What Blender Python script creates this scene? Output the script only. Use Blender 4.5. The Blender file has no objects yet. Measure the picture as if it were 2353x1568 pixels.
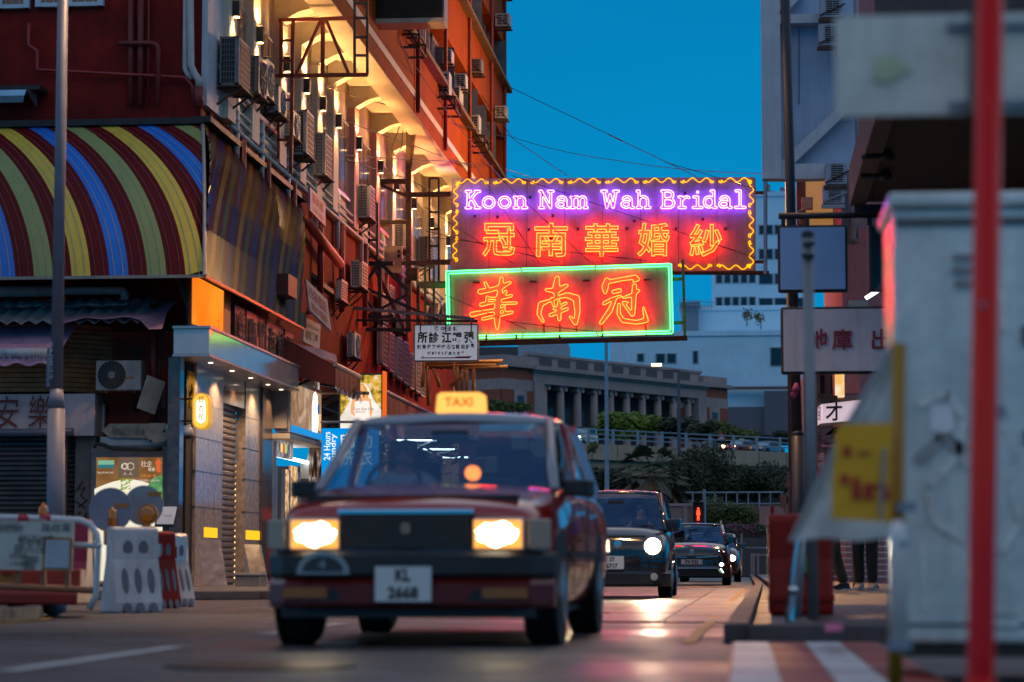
import bpy, math, random
import numpy as np
from mathutils import Vector, Matrix
random.seed(7)
S = bpy.context.scene
COL = S.collection
V = Vector

# ------------------------------------------------------------------ camera
FPX = 85/36*2353                      # focal length in pixels of a 2353 px wide frame
CAM = V((0, 0, 0.47))
PITCH, YAW = math.radians(5.306), math.radians(5.47)
cd = bpy.data.cameras.new('camera'); cam = bpy.data.objects.new('camera', cd); COL.objects.link(cam)
cam.location = CAM; cam.rotation_euler = (math.pi/2+PITCH, 0, YAW)
cd.lens = 85; cd.sensor_width = 36; cd.clip_start = .1; cd.clip_end = 3000
cd.dof.use_dof = True; cd.dof.focus_distance = 62; cd.dof.aperture_fstop = 2.0
S.camera = cam
_f = V((-math.sin(YAW)*math.cos(PITCH), math.cos(YAW)*math.cos(PITCH), math.sin(PITCH)))
_r = V((math.cos(YAW), math.sin(YAW), 0)); _u = _r.cross(_f)
def ray(px, py): return _f*FPX + _r*(px-1176.5) + _u*(784-py)
def atY(px, py, Y): d = ray(px, py); return CAM + d*(Y/d.y)
def atX(px, py, X): d = ray(px, py); return CAM + d*(X/d.x)
def atZ(px, py, Z): d = ray(px, py); return CAM + d*((Z-CAM.z)/d.z)

# ------------------------------------------------------------------ world: dusk sky
W = bpy.data.worlds.new('World'); S.world = W; W.use_nodes = True
nt = W.node_tree; nt.nodes.clear()
out = nt.nodes.new('ShaderNodeOutputWorld'); bg = nt.nodes.new('ShaderNodeBackground')
tc = nt.nodes.new('ShaderNodeTexCoord'); sx = nt.nodes.new('ShaderNodeSeparateXYZ'); rp = nt.nodes.new('ShaderNodeValToRGB')
nz = nt.nodes.new('ShaderNodeTexNoise'); nz.inputs['Scale'].default_value = 2.2; nz.inputs['Detail'].default_value = 3
mp = nt.nodes.new('ShaderNodeMapping'); mp.inputs['Scale'].default_value = (1, 1, 4)
mx = nt.nodes.new('ShaderNodeMix'); mx.data_type = 'RGBA'; mx.blend_type = 'MULTIPLY'; mx.inputs[0].default_value = .45
cr = nt.nodes.new('ShaderNodeValToRGB'); cr.color_ramp.elements[0].position = .35; cr.color_ramp.elements[1].position = .65
cr.color_ramp.elements[0].color = (.62, .72, .8, 1); cr.color_ramp.elements[1].color = (1, 1, 1, 1)
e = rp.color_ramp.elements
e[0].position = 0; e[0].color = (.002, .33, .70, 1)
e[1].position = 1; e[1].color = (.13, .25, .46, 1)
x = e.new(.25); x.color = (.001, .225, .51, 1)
x = e.new(.42); x.color = (.62, .59, .60, 1); x = e.new(.66); x.color = (.36, .41, .56, 1)  # pale band above the view, added to light upright surfaces neutrally
L = nt.links.new
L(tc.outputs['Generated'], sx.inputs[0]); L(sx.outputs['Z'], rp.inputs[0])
L(tc.outputs['Generated'], mp.inputs[0]); L(mp.outputs[0], nz.inputs[0]); L(nz.outputs[0], cr.inputs[0])
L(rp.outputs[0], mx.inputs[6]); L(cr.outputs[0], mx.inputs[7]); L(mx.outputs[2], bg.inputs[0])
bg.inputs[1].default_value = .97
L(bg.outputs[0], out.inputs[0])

# ------------------------------------------------------------------ exposure, render settings
S.view_settings.view_transform = 'Standard'; S.view_settings.look = 'None'
S.view_settings.exposure = 0.0; S.view_settings.gamma = 1; S.view_settings.use_curve_mapping = False
c = S.cycles
c.use_denoising = True
try: c.denoiser = 'OPENIMAGEDENOISE'
except Exception: pass
c.use_light_tree = True; c.sample_clamp_indirect = 4; c.sample_clamp_direct = 0
c.max_bounces = 6; c.diffuse_bounces = 3; c.glossy_bounces = 3; c.transmission_bounces = 3; c.transparent_max_bounces = 10
c.caustics_reflective = False; c.caustics_refractive = False

# ------------------------------------------------------------------ materials
_m = {}
def M(name, col, rough=.6, metal=0., var=.25, scale=3., bump=.15, bscale=40., emit=None, es=0., streak=0., streakcol=(.05, .035, .025), spec=.5, coat=0.):
    """principled material with noise in its colour, optional vertical grime streaks and fine relief"""
    if name in _m: return _m[name]
    m = bpy.data.materials.new(name); m.use_nodes = True; t = m.node_tree; N = t.nodes; K = t.links.new
    b = N['Principled BSDF']
    b.inputs['Roughness'].default_value = rough; b.inputs['Metallic'].default_value = metal
    b.inputs['Specular IOR Level'].default_value = spec; b.inputs['Coat Weight'].default_value = coat
    tcn = N.new('ShaderNodeTexCoord'); src = tcn.outputs['Object']
    c4 = (*col, 1)
    if var > 0:
        n = N.new('ShaderNodeTexNoise'); n.inputs['Scale'].default_value = scale; n.inputs['Detail'].default_value = 6; n.inputs['Roughness'].default_value = .65
        K(src, n.inputs['Vector'])
        r = N.new('ShaderNodeMapRange'); r.inputs[1].default_value = .3; r.inputs[2].default_value = .7
        r.inputs[3].default_value = 1-var; r.inputs[4].default_value = 1+var*.6
        K(n.outputs[0], r.inputs[0])
        mul = N.new('ShaderNodeVectorMath'); mul.operation = 'SCALE'; mul.inputs[0].default_value = col
        K(r.outputs[0], mul.inputs['Scale']); cout = mul.outputs[0]
        if streak > 0:
            mp = N.new('ShaderNodeMapping'); mp.inputs['Scale'].default_value = (5, 5, .35); K(src, mp.inputs[0])
            n2 = N.new('ShaderNodeTexNoise'); n2.inputs['Scale'].default_value = 1.6; n2.inputs['Detail'].default_value = 8; n2.inputs['Roughness'].default_value = .7; K(mp.outputs[0], n2.inputs['Vector'])
            r2 = N.new('ShaderNodeMapRange'); r2.inputs[1].default_value = .5; r2.inputs[2].default_value = .72; r2.inputs[3].default_value = 0; r2.inputs[4].default_value = streak; K(n2.outputs[0], r2.inputs[0])
            mm = N.new('ShaderNodeMix'); mm.data_type = 'RGBA'; K(r2.outputs[0], mm.inputs[0]); K(cout, mm.inputs[6]); mm.inputs[7].default_value = (*streakcol, 1); cout = mm.outputs[2]
        K(cout, b.inputs['Base Color'])
        rr = N.new('ShaderNodeMapRange'); rr.inputs[3].default_value = max(0, rough-.12); rr.inputs[4].default_value = min(1, rough+.12); K(n.outputs[0], rr.inputs[0]); K(rr.outputs[0], b.inputs['Roughness'])
    else: b.inputs['Base Color'].default_value = c4
    if bump > 0:
        nb = N.new('ShaderNodeTexNoise'); nb.inputs['Scale'].default_value = bscale; nb.inputs['Detail'].default_value = 4; K(src, nb.inputs['Vector'])
        bm = N.new('ShaderNodeBump'); bm.inputs['Strength'].default_value = bump; bm.inputs['Distance'].default_value = .02; K(nb.outputs[0], bm.inputs['Height']); K(bm.outputs[0], b.inputs['Normal'])
    if emit:
        b.inputs['Emission Color'].default_value = (*emit, 1); b.inputs['Emission Strength'].default_value = es
    _m[name] = m; return m
def E(name, col, s):
    if name in _m: return _m[name]
    m = bpy.data.materials.new(name); m.use_nodes = True; t = m.node_tree; t.nodes.clear()
    o = t.nodes.new('ShaderNodeOutputMaterial'); e = t.nodes.new('ShaderNodeEmission'); e.inputs[0].default_value = (*col, 1); e.inputs[1].default_value = s
    t.links.new(e.outputs[0], o.inputs[0]); _m[name] = m; return m
def EV(name, stops, s, scale=3., axis=None, dist=0.):
    """lit translucent print: emission whose colour comes from a noise (or an axis) through a ramp"""
    if name in _m: return _m[name]
    m = bpy.data.materials.new(name); m.use_nodes = True; t = m.node_tree; N = t.nodes; K = t.links.new; N.clear()
    o = N.new('ShaderNodeOutputMaterial'); e = N.new('ShaderNodeEmission'); e.inputs[1].default_value = s
    tcn = N.new('ShaderNodeTexCoord'); r = N.new('ShaderNodeValToRGB')
    el = r.color_ramp.elements
    el[0].position, el[0].color = stops[0][0], (*stops[0][1], 1); el[1].position, el[1].color = stops[-1][0], (*stops[-1][1], 1)
    for p, c in stops[1:-1]: q = el.new(p); q.color = (*c, 1)
    n = N.new('ShaderNodeTexNoise'); n.inputs['Scale'].default_value = scale; n.inputs['Detail'].default_value = 5; n.inputs['Distortion'].default_value = dist
    K(tcn.outputs['Object'], n.inputs['Vector']); K(n.outputs[0], r.inputs[0])
    K(r.outputs[0], e.inputs[0]); K(e.outputs[0], o.inputs[0]); _m[name] = m; return m
def GLASS(name, tint, gl=.5, rough=.03, refl=(1, 1, 1)):
    """thin pane: see-through tinted with a mirror share"""
    if name in _m: return _m[name]
    m = bpy.data.materials.new(name); m.use_nodes = True; t = m.node_tree; N = t.nodes; K = t.links.new; N.clear()
    o = N.new('ShaderNodeOutputMaterial'); a = N.new('ShaderNodeBsdfTransparent'); a.inputs[0].default_value = (*tint, 1)
    g = N.new('ShaderNodeBsdfGlossy'); g.inputs['Roughness'].default_value = rough; g.inputs[0].default_value = (*refl, 1)
    mxs = N.new('ShaderNodeMixShader'); lw = N.new('ShaderNodeLayerWeight'); lw.inputs[0].default_value = gl
    mr = N.new('ShaderNodeMapRange'); mr.inputs[3].default_value = .05; mr.inputs[4].default_value = 1; K(lw.outputs['Fresnel'], mr.inputs[0]); ge = N.new('ShaderNodeNewGeometry'); fb = N.new('ShaderNodeMath'); fb.operation = 'SUBTRACT'; fb.inputs[0].default_value = 1; K(ge.outputs['Backfacing'], fb.inputs[1]); fm = N.new('ShaderNodeMath'); fm.operation = 'MULTIPLY'; K(fb.outputs[0], fm.inputs[0]); K(mr.outputs[0], fm.inputs[1]); K(fm.outputs[0], mxs.inputs[0]); K(a.outputs[0], mxs.inputs[1]); K(g.outputs[0], mxs.inputs[2]); K(mxs.outputs[0], o.inputs[0])
    _m[name] = m; return m

# ------------------------------------------------------------------ mesh builder
class MB:
    def __init__(s): s.v = []; s.f = []; s.p = []
    def add(s, vs, fs):
        o = len(s.v); s.p.append((o, len(s.f))); s.v += [tuple(p) for p in vs]; s.f += [tuple(i+o for i in f) for f in fs]; return s
    def box(s, x0, x1, y0, y1, z0, z1):
        return s.add([(x0,y0,z0),(x1,y0,z0),(x1,y1,z0),(x0,y1,z0),(x0,y0,z1),(x1,y0,z1),(x1,y1,z1),(x0,y1,z1)],
            [(0,3,2,1),(4,5,6,7),(0,1,5,4),(1,2,6,5),(2,3,7,6),(3,0,4,7)])
    def obox(s, c, a, b, d):
        """box from centre and three half-axis vectors"""
        c, a, b, d = V(c), V(a), V(b), V(d)
        return s.add([c-a-b-d, c+a-b-d, c+a+b-d, c-a+b-d, c-a-b+d, c+a-b+d, c+a+b+d, c-a+b+d],
            [(0,3,2,1),(4,5,6,7),(0,1,5,4),(1,2,6,5),(2,3,7,6),(3,0,4,7)])
    def prism(s, pts, e):
        n = len(pts); e = V(e); pts = [V(p) for p in pts]
        return s.add(pts+[p+e for p in pts], [tuple(range(n))[::-1], tuple(range(n, 2*n))]+[(i, (i+1) % n, n+(i+1) % n, n+i) for i in range(n)])
    def bar(s, p, q, w=.05, h=None):
        p, q = V(p), V(q); d = q-p; l = d.length
        if l < 1e-6: return s
        d /= l; up = V((0,0,1)) if abs(d.z) < .95 else V((0,1,0)); a = d.cross(up).normalized(); b = a.cross(d)
        return s.obox((p+q)/2, a*w/2, b*(h or w)/2, d*l/2)
    def tube(s, pts, r, n=6, closed=False, caps=True):
        pts = [V(p) for p in pts]; k = len(pts)
        if k < 2: return s
        rs = r if isinstance(r, (list, tuple)) else [r]*k
        o = len(s.v); pn = None; s.p.append((o, len(s.f)))
        for i, p in enumerate(pts):
            t = (pts[(i+1) % k]-pts[i-1]) if closed else (pts[min(i+1, k-1)]-pts[max(i-1, 0)])
            if t.length < 1e-9: t = V((0,0,1))
            t.normalize()
            if pn is None: pn = t.orthogonal().normalized()
            pn = pn-t*pn.dot(t)
            if pn.length < 1e-6: pn = t.orthogonal()
            pn.normalize(); b = t.cross(pn)
            for j in range(n):
                a = 2*math.pi*j/n; s.v.append(tuple(p+(pn*math.cos(a)+b*math.sin(a))*rs[i]))
        for i in range(k if closed else k-1):
            i2 = (i+1) % k
            for j in range(n): s.f.append((o+i*n+j, o+i*n+(j+1) % n, o+i2*n+(j+1) % n, o+i2*n+j))
        if not closed and caps:
            s.f.append(tuple(o+j for j in range(n))[::-1]); s.f.append(tuple(o+(k-1)*n+j for j in range(n)))
        return s
    def grid(s, rows, flip=False):
        o = len(s.v); m = len(rows[0])
        for r in rows: s.v += [tuple(p) for p in r]
        for i in range(len(rows)-1):
            for j in range(m-1):
                f = (o+i*m+j, o+i*m+j+1, o+(i+1)*m+j+1, o+(i+1)*m+j); s.f.append(f[::-1] if flip else f)
        return s
    def lathe(s, prof, c=(0,0,0), axis=(0,0,1), n=16, caps=True):
        c = V(c); ax = V(axis).normalized(); a = ax.orthogonal().normalized(); b = ax.cross(a); o = len(s.v)
        for r, h in prof:
            for j in range(n):
                t = 2*math.pi*j/n; s.v.append(tuple(c+ax*h+(a*math.cos(t)+b*math.sin(t))*r))
        for i in range(len(prof)-1):
            for j in range(n): s.f.append((o+i*n+j, o+i*n+(j+1) % n, o+(i+1)*n+(j+1) % n, o+(i+1)*n+j))
        if caps:
            s.f.append(tuple(o+j for j in range(n))[::-1]); s.f.append(tuple(o+(len(prof)-1)*n+j for j in range(n)))
        return s
    def cyl(s, c, axis, r, h, n=16): return s.lathe([(r, -h/2), (r, h/2)], c, axis, n)
    def shell(s, rows, th):
        """two-sided sheet of thickness th (vector) from a grid"""
        s.grid(rows); t = V(th); s.grid([[V(p)+t for p in r] for r in rows], True)
        def edge(a): 
            o = len(s.v); b = [V(p)+t for p in a]; s.v += [tuple(p) for p in a]+[tuple(p) for p in b]; n = len(a)
            for i in range(n-1): s.f.append((o+i, o+n+i, o+n+i+1, o+i+1))
        edge(rows[0]); edge(rows[-1]); edge([r[0] for r in rows]); edge([r[-1] for r in rows]); return s

WL = {}                                                # object name -> its world position (no rotations above it)
ROT = {}
def wloc(o): return WL.get(o.name, V((0,0,0)))
def link(o, parent, loc):
    COL.objects.link(o)
    if parent:
        o.parent = parent; o.location = loc-wloc(parent)
    else: o.location = loc
    WL[o.name] = V(loc)
def tag(o, label=None, cat=None, group=None, kind=None):
    if label: o['label'] = label
    if cat: o['category'] = cat
    if group: o['group'] = group
    if kind: o['kind'] = kind
    return o
def thing(name, label, cat, loc=(0,0,0), group=None):
    o = bpy.data.objects.new(name, None); o.empty_display_size = .2; link(o, None, V(loc)); return tag(o, label, cat, group)
def mesh(name, mb, mat, smooth=False, off=(0,0,0)):
    off = V(off); me = bpy.data.meshes.new(name)
    me.from_pydata([(p[0]-off.x, p[1]-off.y, p[2]-off.z) for p in mb.v], [], mb.f)
    for m in (mat if isinstance(mat, (list, tuple)) else [mat]): me.materials.append(m)
    if smooth: me.polygons.foreach_set('use_smooth', [True]*len(me.polygons))
    me.update(); return me
SPLIT = {'beam', 'brace', 'rung', 'bracket', 'bar', 'rail', 'post', 'ladder', 'strut', 'upright', 'side_frame', 'arm', 'hook', 'wiper', 'stiffener', 'mount', 'rust_run', 'tie', 'bolt', 'rib', 'pole', 'intake_trim', 'grille_trim', 'slat', 'air_slot', 'bottom_rail', 'bottom_tray', 'corner_bolt', 'lug', 'reflector_band', 'canopy_edge', 'side_window', 'glazing_bar', 'louvre', 'pillar'}
def part(name, mb, mat, parent=None, smooth=False, label=None, local=False, kind=None, bevel=0):
    """ONE mesh object; vertices are in world metres unless local; separate bars become separate objects"""
    if name in SPLIT and 1 < len(mb.p) < 40:
        st = mb.p+[(len(mb.v), len(mb.f))]; o = None
        for (v0, f0), (v1, f1) in zip(st, st[1:]):
            q = MB(); q.v = mb.v[v0:v1]; q.f = [tuple(i-v0 for i in f) for f in mb.f[f0:f1]]; q.p = [(0, 0)]; o = part(name, q, mat, parent, smooth, label, local, kind, bevel)
        return o
    base = wloc(parent) if parent else V((0,0,0))
    me = mesh(name, mb, mat, smooth, (0,0,0) if local else base)
    o = bpy.data.objects.new(name, me); link(o, parent, base)
    if bevel:
        b = o.modifiers.new('bevel', 'BEVEL'); b.width = bevel; b.segments = 2; b.limit_method = 'ANGLE'
    return tag(o, label, kind=kind)
def solo(name, mb, mat, label, cat, loc, group=None, smooth=False, kind=None, bevel=0):
    """a thing that is one mesh, origin at loc"""
    loc = V(loc); o = bpy.data.objects.new(name, mesh(name, mb, mat, smooth, loc)); link(o, None, loc)
    if bevel:
        b = o.modifiers.new('bevel', 'BEVEL'); b.width = bevel; b.segments = 2; b.limit_method = 'ANGLE'
    return tag(o, label, cat, group, kind)
def struct(name, mb, mat, smooth=False):
    o = part(name, mb, mat, None, smooth); o['kind'] = 'structure'; return o
def rep(o, offset, name=None, mat=None):
    """copy of a part (mesh shared) moved by offset"""
    c = o.copy(); COL.objects.link(c); c.location = o.location+V(offset); WL[c.name] = wloc(o)+V(offset); return c
def copy_tree(root, loc, label=None, rz=None):
    r = root.copy(); COL.objects.link(r); r.location = loc; WL[r.name] = V(loc)
    if label: r['label'] = label
    if rz is not None: r.rotation_euler.z = rz
    for ch in root.children:
        c = ch.copy(); COL.objects.link(c); c.parent = r
        for g in ch.children:
            d = g.copy(); COL.objects.link(d); d.parent = c
    return r

# ------------------------------------------------------------------ lettering
_tc = bpy.data.curves.new('lettering', 'FONT'); _to = bpy.data.objects.new('lettering', _tc)
def glyphs(s, bevel=0., res=3, ext=0., bold=0.):
    _tc.body = s; _tc.size = 1; _tc.resolution_u = res; _tc.extrude = ext; _tc.offset = bold
    _tc.bevel_depth = bevel; _tc.bevel_resolution = 0 if bevel else 0; _tc.fill_mode = 'NONE' if bevel else ('FRONT' if not ext else 'BOTH')
    me = _to.to_mesh(); vs = [v.co.copy() for v in me.vertices]; fs = [tuple(p.vertices) for p in me.polygons]; _to.to_mesh_clear()
    return vs, fs
def text(name, s, o, xd, yd, mat, parent, w=None, h=None, bevel=0., ext=0., lift=.004, res=3, bold=0., flat=False):
    """lettering fitted to a w x h field whose lower left corner is o; xd, yd unit vectors along and up"""
    if bevel and h: bevel_l = bevel/h
    else: bevel_l = bevel
    vs, fs = glyphs(s, bevel_l, res, ext, bold)
    if not vs: return None
    o, xd, yd = V(o), V(xd).normalized(), V(yd).normalized(); n = xd.cross(yd)
    x0 = min(v.x for v in vs); x1 = max(v.x for v in vs); y0 = min(v.y for v in vs); y1 = max(v.y for v in vs)
    sy = h/(y1-y0) if h else None; sx = w/(x1-x0) if w else None
    if sx is None: sx = sy
    if sy is None: sy = sx
    mb = MB(); mb.add([o+xd*((v.x-x0)*sx)+yd*((v.y-y0)*sy)+n*(lift+v.z*min(sx, sy)) for v in vs], fs)
    return part(name, mb, mat, parent)

def contour(strokes, step=.02, grow=0.):
    """closed outlines of the union of round brush strokes [(x,y,r),...] (marching squares on a distance field)"""
    P = [(a, b) for st in strokes for a, b in zip(st, st[1:])]
    xs = [p[0] for st in strokes for p in st]; ys = [p[1] for st in strokes for p in st]; R = max(p[2] for st in strokes for p in st)+grow+step*2
    gx = np.arange(min(xs)-R, max(xs)+R, step); gy = np.arange(min(ys)-R, max(ys)+R, step)
    X, Y = np.meshgrid(gx, gy); D = np.full(X.shape, 1e9)
    for (ax, ay, ar), (bx, by, br) in P:
        dx, dy = bx-ax, by-ay; l2 = dx*dx+dy*dy+1e-12
        t = np.clip(((X-ax)*dx+(Y-ay)*dy)/l2, 0, 1)
        D = np.minimum(D, np.hypot(X-ax-t*dx, Y-ay-t*dy)-(ar+t*(br-ar))-grow)
    segs = {}
    H, Wd = D.shape
    def ip(i0, j0, i1, j1):
        a, b = D[i0, j0], D[i1, j1]; t = a/(a-b) if a != b else .5
        return (gx[j0]+(gx[j1]-gx[j0])*t, gy[i0]+(gy[i1]-gy[i0])*t)
    pos = {}
    I = D < 0
    cells = np.argwhere((I[:-1, :-1].astype(int)+I[1:, :-1]+I[:-1, 1:]+I[1:, 1:]) % 4 != 0)
    nb = {}
    for i, j in cells:
        i, j = int(i), int(j)
        a, b, c_, d = I[i, j], I[i, j+1], I[i+1, j+1], I[i+1, j]
        E_ = []
        if a != b: E_.append(('h', i, j)); pos[('h', i, j)] = ip(i, j, i, j+1)
        if b != c_: E_.append(('v', i, j+1)); pos[('v', i, j+1)] = ip(i, j+1, i+1, j+1)
        if d != c_: E_.append(('h', i+1, j)); pos[('h', i+1, j)] = ip(i+1, j, i+1, j+1)
        if a != d: E_.append(('v', i, j)); pos[('v', i, j)] = ip(i, j, i+1, j)
        prs = [(0, 1)] if len(E_) == 2 else [(0, 1), (2, 3)]
        for p, q in prs:
            nb.setdefault(E_[p], []).append(E_[q]); nb.setdefault(E_[q], []).append(E_[p])
    loops = []; seen = set()
    for k in nb:
        if k in seen: continue
        lp = [k]; seen.add(k); cur = k
        while True:
            nx = [q for q in nb[cur] if q not in seen]
            if not nx: break
            cur = nx[0]; seen.add(cur); lp.append(cur)
        if len(lp) > 8: 
            pts = [pos[q] for q in lp]
            # smooth and thin out
            n = len(pts); pts = [((pts[i-1][0]+2*pts[i][0]+pts[(i+1) % n][0])/4, (pts[i-1][1]+2*pts[i][1]+pts[(i+1) % n][1])/4) for i in range(n)]
            loops.append(pts[::2])
    return loops
def frame2(corner0, corner1, up):
    """local plane helper: returns (origin, xdir, updir, width)"""
    a, b = V(corner0), V(corner1); xd = (b-a); w = xd.length; xd.normalize(); ud = V(up); ud = (ud-xd*ud.dot(xd)).normalized(); return a, xd, ud, w
def light(kind, name, loc, col, energy, parent=None, rot=None, size=.1, spot=None, blend=.6):
    l = bpy.data.lights.new(name, kind); l.color = col; l.energy = energy
    if kind == 'AREA': l.size = size
    else: l.shadow_soft_size = size
    if kind == 'SPOT': l.spot_size = math.radians(spot or 120); l.spot_blend = blend
    o = bpy.data.objects.new(name, l); COL.objects.link(o)
    if parent: o.parent = parent; o.location = V(loc)-wloc(parent)
    else: o.location = loc
    if rot is not None: o.rotation_euler = V(rot).to_track_quat('-Z', 'Y').to_euler()
    return o
WHITE = (1, 1, 1)
# ------------------------------------------------------------------ shared materials
red_paint = M('red_paint', (.22, .010, .007), .75, var=.7, scale=.7, bump=.5, bscale=9, streak=.8, streakcol=(.05, .012, .01), spec=.2)
orange_paint = M('orange_paint', (.36, .062, .003), .85, spec=.15, var=.3, scale=.8, bump=.2, bscale=20, streak=.5, streakcol=(.14, .03, .01))
cream = M('cream_paint', (.66, .58, .46), .7, var=.16, scale=2, bump=.3, bscale=26, streak=.25, streakcol=(.3, .22, .14))
pink = M('pink_paint', (.60, .29, .28), .7, var=.2, scale=2, bump=.25, bscale=26, streak=.3, streakcol=(.25, .1, .09))
white_paint = M('white_paint', (.62, .62, .63), .6, var=.15, scale=3, bump=.1, streak=.3, streakcol=(.25, .2, .17))
rust = M('rusty_steel', (.10, .055, .035), .75, .3, var=.6, scale=6, bump=.4, bscale=60)
redsteel = M('red_oxide_steel', (.26, .045, .02), .6, .1, var=.5, scale=6, bump=.3)
darksteel = M('dark_steel', (.035, .03, .032), .6, .3, var=.4, scale=6, bump=.2)
greysteel = M('grey_steel', (.22, .21, .21), .5, .5, var=.3, scale=5, bump=.1, streak=.3)
galv = M('galvanised_steel', (.33, .34, .38), .45, .6, var=.25, scale=4, bump=.1)
lampgrey = M('lamp_post_grey', (.10, .10, .13), .5, .2, var=.2, scale=2, bump=.08, streak=.2)
black = M('black_plastic', (.012, .012, .013), .45, var=.3, bump=.05)
rubber = M('rubber', (.012, .012, .012), .8, var=.3, bump=.2)
acwhite = M('ac_casing', (.50, .46, .42), .5, var=.2, scale=4, bump=.05, streak=.5, streakcol=(.16, .10, .06))
acgrey = M('ac_casing_grey', (.20, .19, .19), .55, var=.3, scale=4, bump=.05, streak=.5, streakcol=(.06, .05, .04))
acdark = M('ac_inside', (.012, .011, .010), .7, var=.3, bump=0)
fins = M('condenser_fins', (.085, .05, .035), .7, 0., var=.3, scale=20, bump=.2)
alu = M('aluminium_frame', (.45, .44, .43), .35, .7, var=.12, bump=.03)
tint = GLASS('tinted_window', (.08, .09, .10), .55, .05)
darkglass = M('dark_glass', (.012, .014, .018), .06, var=0, bump=.02, bscale=2)
pipewhite = M('white_pipe', (.50, .48, .46), .5, var=.2, scale=3, bump=.05, streak=.3)
cable = M('black_cable', (.012, .010, .010), .6, var=0, bump=0)
conc = M('concrete', (.26, .24, .22), .85, var=.3, scale=1.5, bump=.4, bscale=30, streak=.35)
darkwall = M('dark_brown_wall', (.11, .055, .04), .85, var=.5, scale=2, bump=.3, streak=.4)  # plain dark brown wall colour with streaks
WARM = (1, .56, .20)

# ------------------------------------------------------------------ ground
def asphalt():
    m = bpy.data.materials.new('wet_asphalt'); m.use_nodes = True; t = m.node_tree; N = t.nodes; K = t.links.new; b = N['Principled BSDF']
    tcn = N.new('ShaderNodeTexCoord'); n = N.new('ShaderNodeTexNoise'); n.inputs['Scale'].default_value = .5; n.inputs['Detail'].default_value = 8; n.inputs['Roughness'].default_value = .7
    K(tcn.outputs['Object'], n.inputs['Vector'])
    r = N.new('ShaderNodeValToRGB'); e = r.color_ramp.elements; e[0].position = .3; e[0].color = (.045, .042, .046, 1); e[1].position = .7; e[1].color = (.125, .112, .112, 1)
    K(n.outputs[0], r.inputs[0])
    n3 = N.new('ShaderNodeTexNoise'); n3.inputs['Scale'].default_value = 160; n3.inputs['Detail'].default_value = 2; K(tcn.outputs['Object'], n3.inputs['Vector'])
    mm = N.new('ShaderNodeMix'); mm.data_type = 'RGBA'; mm.blend_type = 'OVERLAY'; mm.inputs[0].default_value = .5; K(r.outputs[0], mm.inputs[6]); K(n3.outputs[0], mm.inputs[7]); K(mm.outputs[2], b.inputs['Base Color'])
    r2 = N.new('ShaderNodeMapRange'); r2.inputs[1].default_value = .35; r2.inputs[2].default_value = .65; r2.inputs[3].default_value = .28; r2.inputs[4].default_value = .66; K(n.outputs[0], r2.inputs[0]); K(r2.outputs[0], b.inputs['Roughness'])
    vo = N.new('ShaderNodeTexVoronoi'); vo.feature = 'DISTANCE_TO_EDGE'; vo.inputs['Scale'].default_value = .28; wn = N.new('ShaderNodeVectorMath'); wn.operation = 'MULTIPLY_ADD'; wn.inputs[1].default_value = (.9, .9, 0); K(n.outputs['Color'], wn.inputs[0]); K(tcn.outputs['Object'], wn.inputs[2]); K(wn.outputs[0], vo.inputs['Vector'])
    vr = N.new('ShaderNodeMapRange'); vr.inputs[1].default_value = 0; vr.inputs[2].default_value = .012; vr.inputs[3].default_value = .35; vr.inputs[4].default_value = 1; K(vo.outputs['Distance'], vr.inputs[0])
    np_ = N.new('ShaderNodeTexNoise'); np_.inputs['Scale'].default_value = .16; np_.inputs['Detail'].default_value = 3; K(tcn.outputs['Object'], np_.inputs['Vector']); pr = N.new('ShaderNodeMapRange'); pr.inputs[1].default_value = .5; pr.inputs[2].default_value = .53; pr.inputs[3].default_value = 1; pr.inputs[4].default_value = .62; K(np_.outputs[0], pr.inputs[0])
    cm = N.new('ShaderNodeMath'); cm.operation = 'MULTIPLY'; K(vr.outputs[0], cm.inputs[0]); K(pr.outputs[0], cm.inputs[1]); sc = N.new('ShaderNodeVectorMath'); sc.operation = 'SCALE'; K(mm.outputs[2], sc.inputs[0]); K(cm.outputs[0], sc.inputs['Scale']); K(sc.outputs[0], b.inputs['Base Color'])
    bm = N.new('ShaderNodeBump'); bm.inputs['Strength'].default_value = .35; bm.inputs['Distance'].default_value = .006; K(n3.outputs[0], bm.inputs['Height']); K(bm.outputs[0], b.inputs['Normal'])
    return m
ASPH = asphalt()
paving = M('paving', (.11, .095, .095), .5, var=.3, scale=1.5, bump=.35, bscale=50)
kerbm = M('kerb_stone', (.10, .075, .07), .6, var=.35, scale=4, bump=.3)
struct('ground', MB().box(-400, 400, -40, 900, -.5, -.02), M('far_ground', (.06, .055, .05), .9))
struct('road', MB().add([(-40, -8, 0), (30, -8, 0), (30, 160, 0), (-40, 160, 0)], [(0, 1, 2, 3)]), ASPH)
def kerb_run(name, pts, mat, w=.15, h=.12, step=1.0):
    """kerb stones laid one by one along a polyline; the pavement lies left of it"""
    root = None; objs = []
    segs = []
    for a, b in zip(pts, pts[1:]):
        a, b = V(a), V(b); n = max(1, round((b-a).length/step))
        for i in range(n): segs.append((a+(b-a)*(i/n), a+(b-a)*((i+1)/n)))
    return segs
def pavement(name, poly, kerbline, mat=paving):
    mb = MB(); mb.prism([(x, y, -.015) for x, y in poly], (0, 0, .13)); p = struct(name, mb, mat)
    for a, b in kerb_run(name, [(x, y, .0) for x, y in kerbline], kerbm):
        d = (b-a).normalized(); nrm = V((-d.y, d.x, 0)); l = (b-a).length-.008
        q = MB(); hh = .118+random.uniform(-.003, .003)
        q.obox((a+b)/2+nrm*.075+V((0, 0, hh/2+.001)), d*l/2, nrm*.075, V((0, 0, hh/2))); part('kerb_stone', q, kerbm, p, bevel=.012)
    return p
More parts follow.
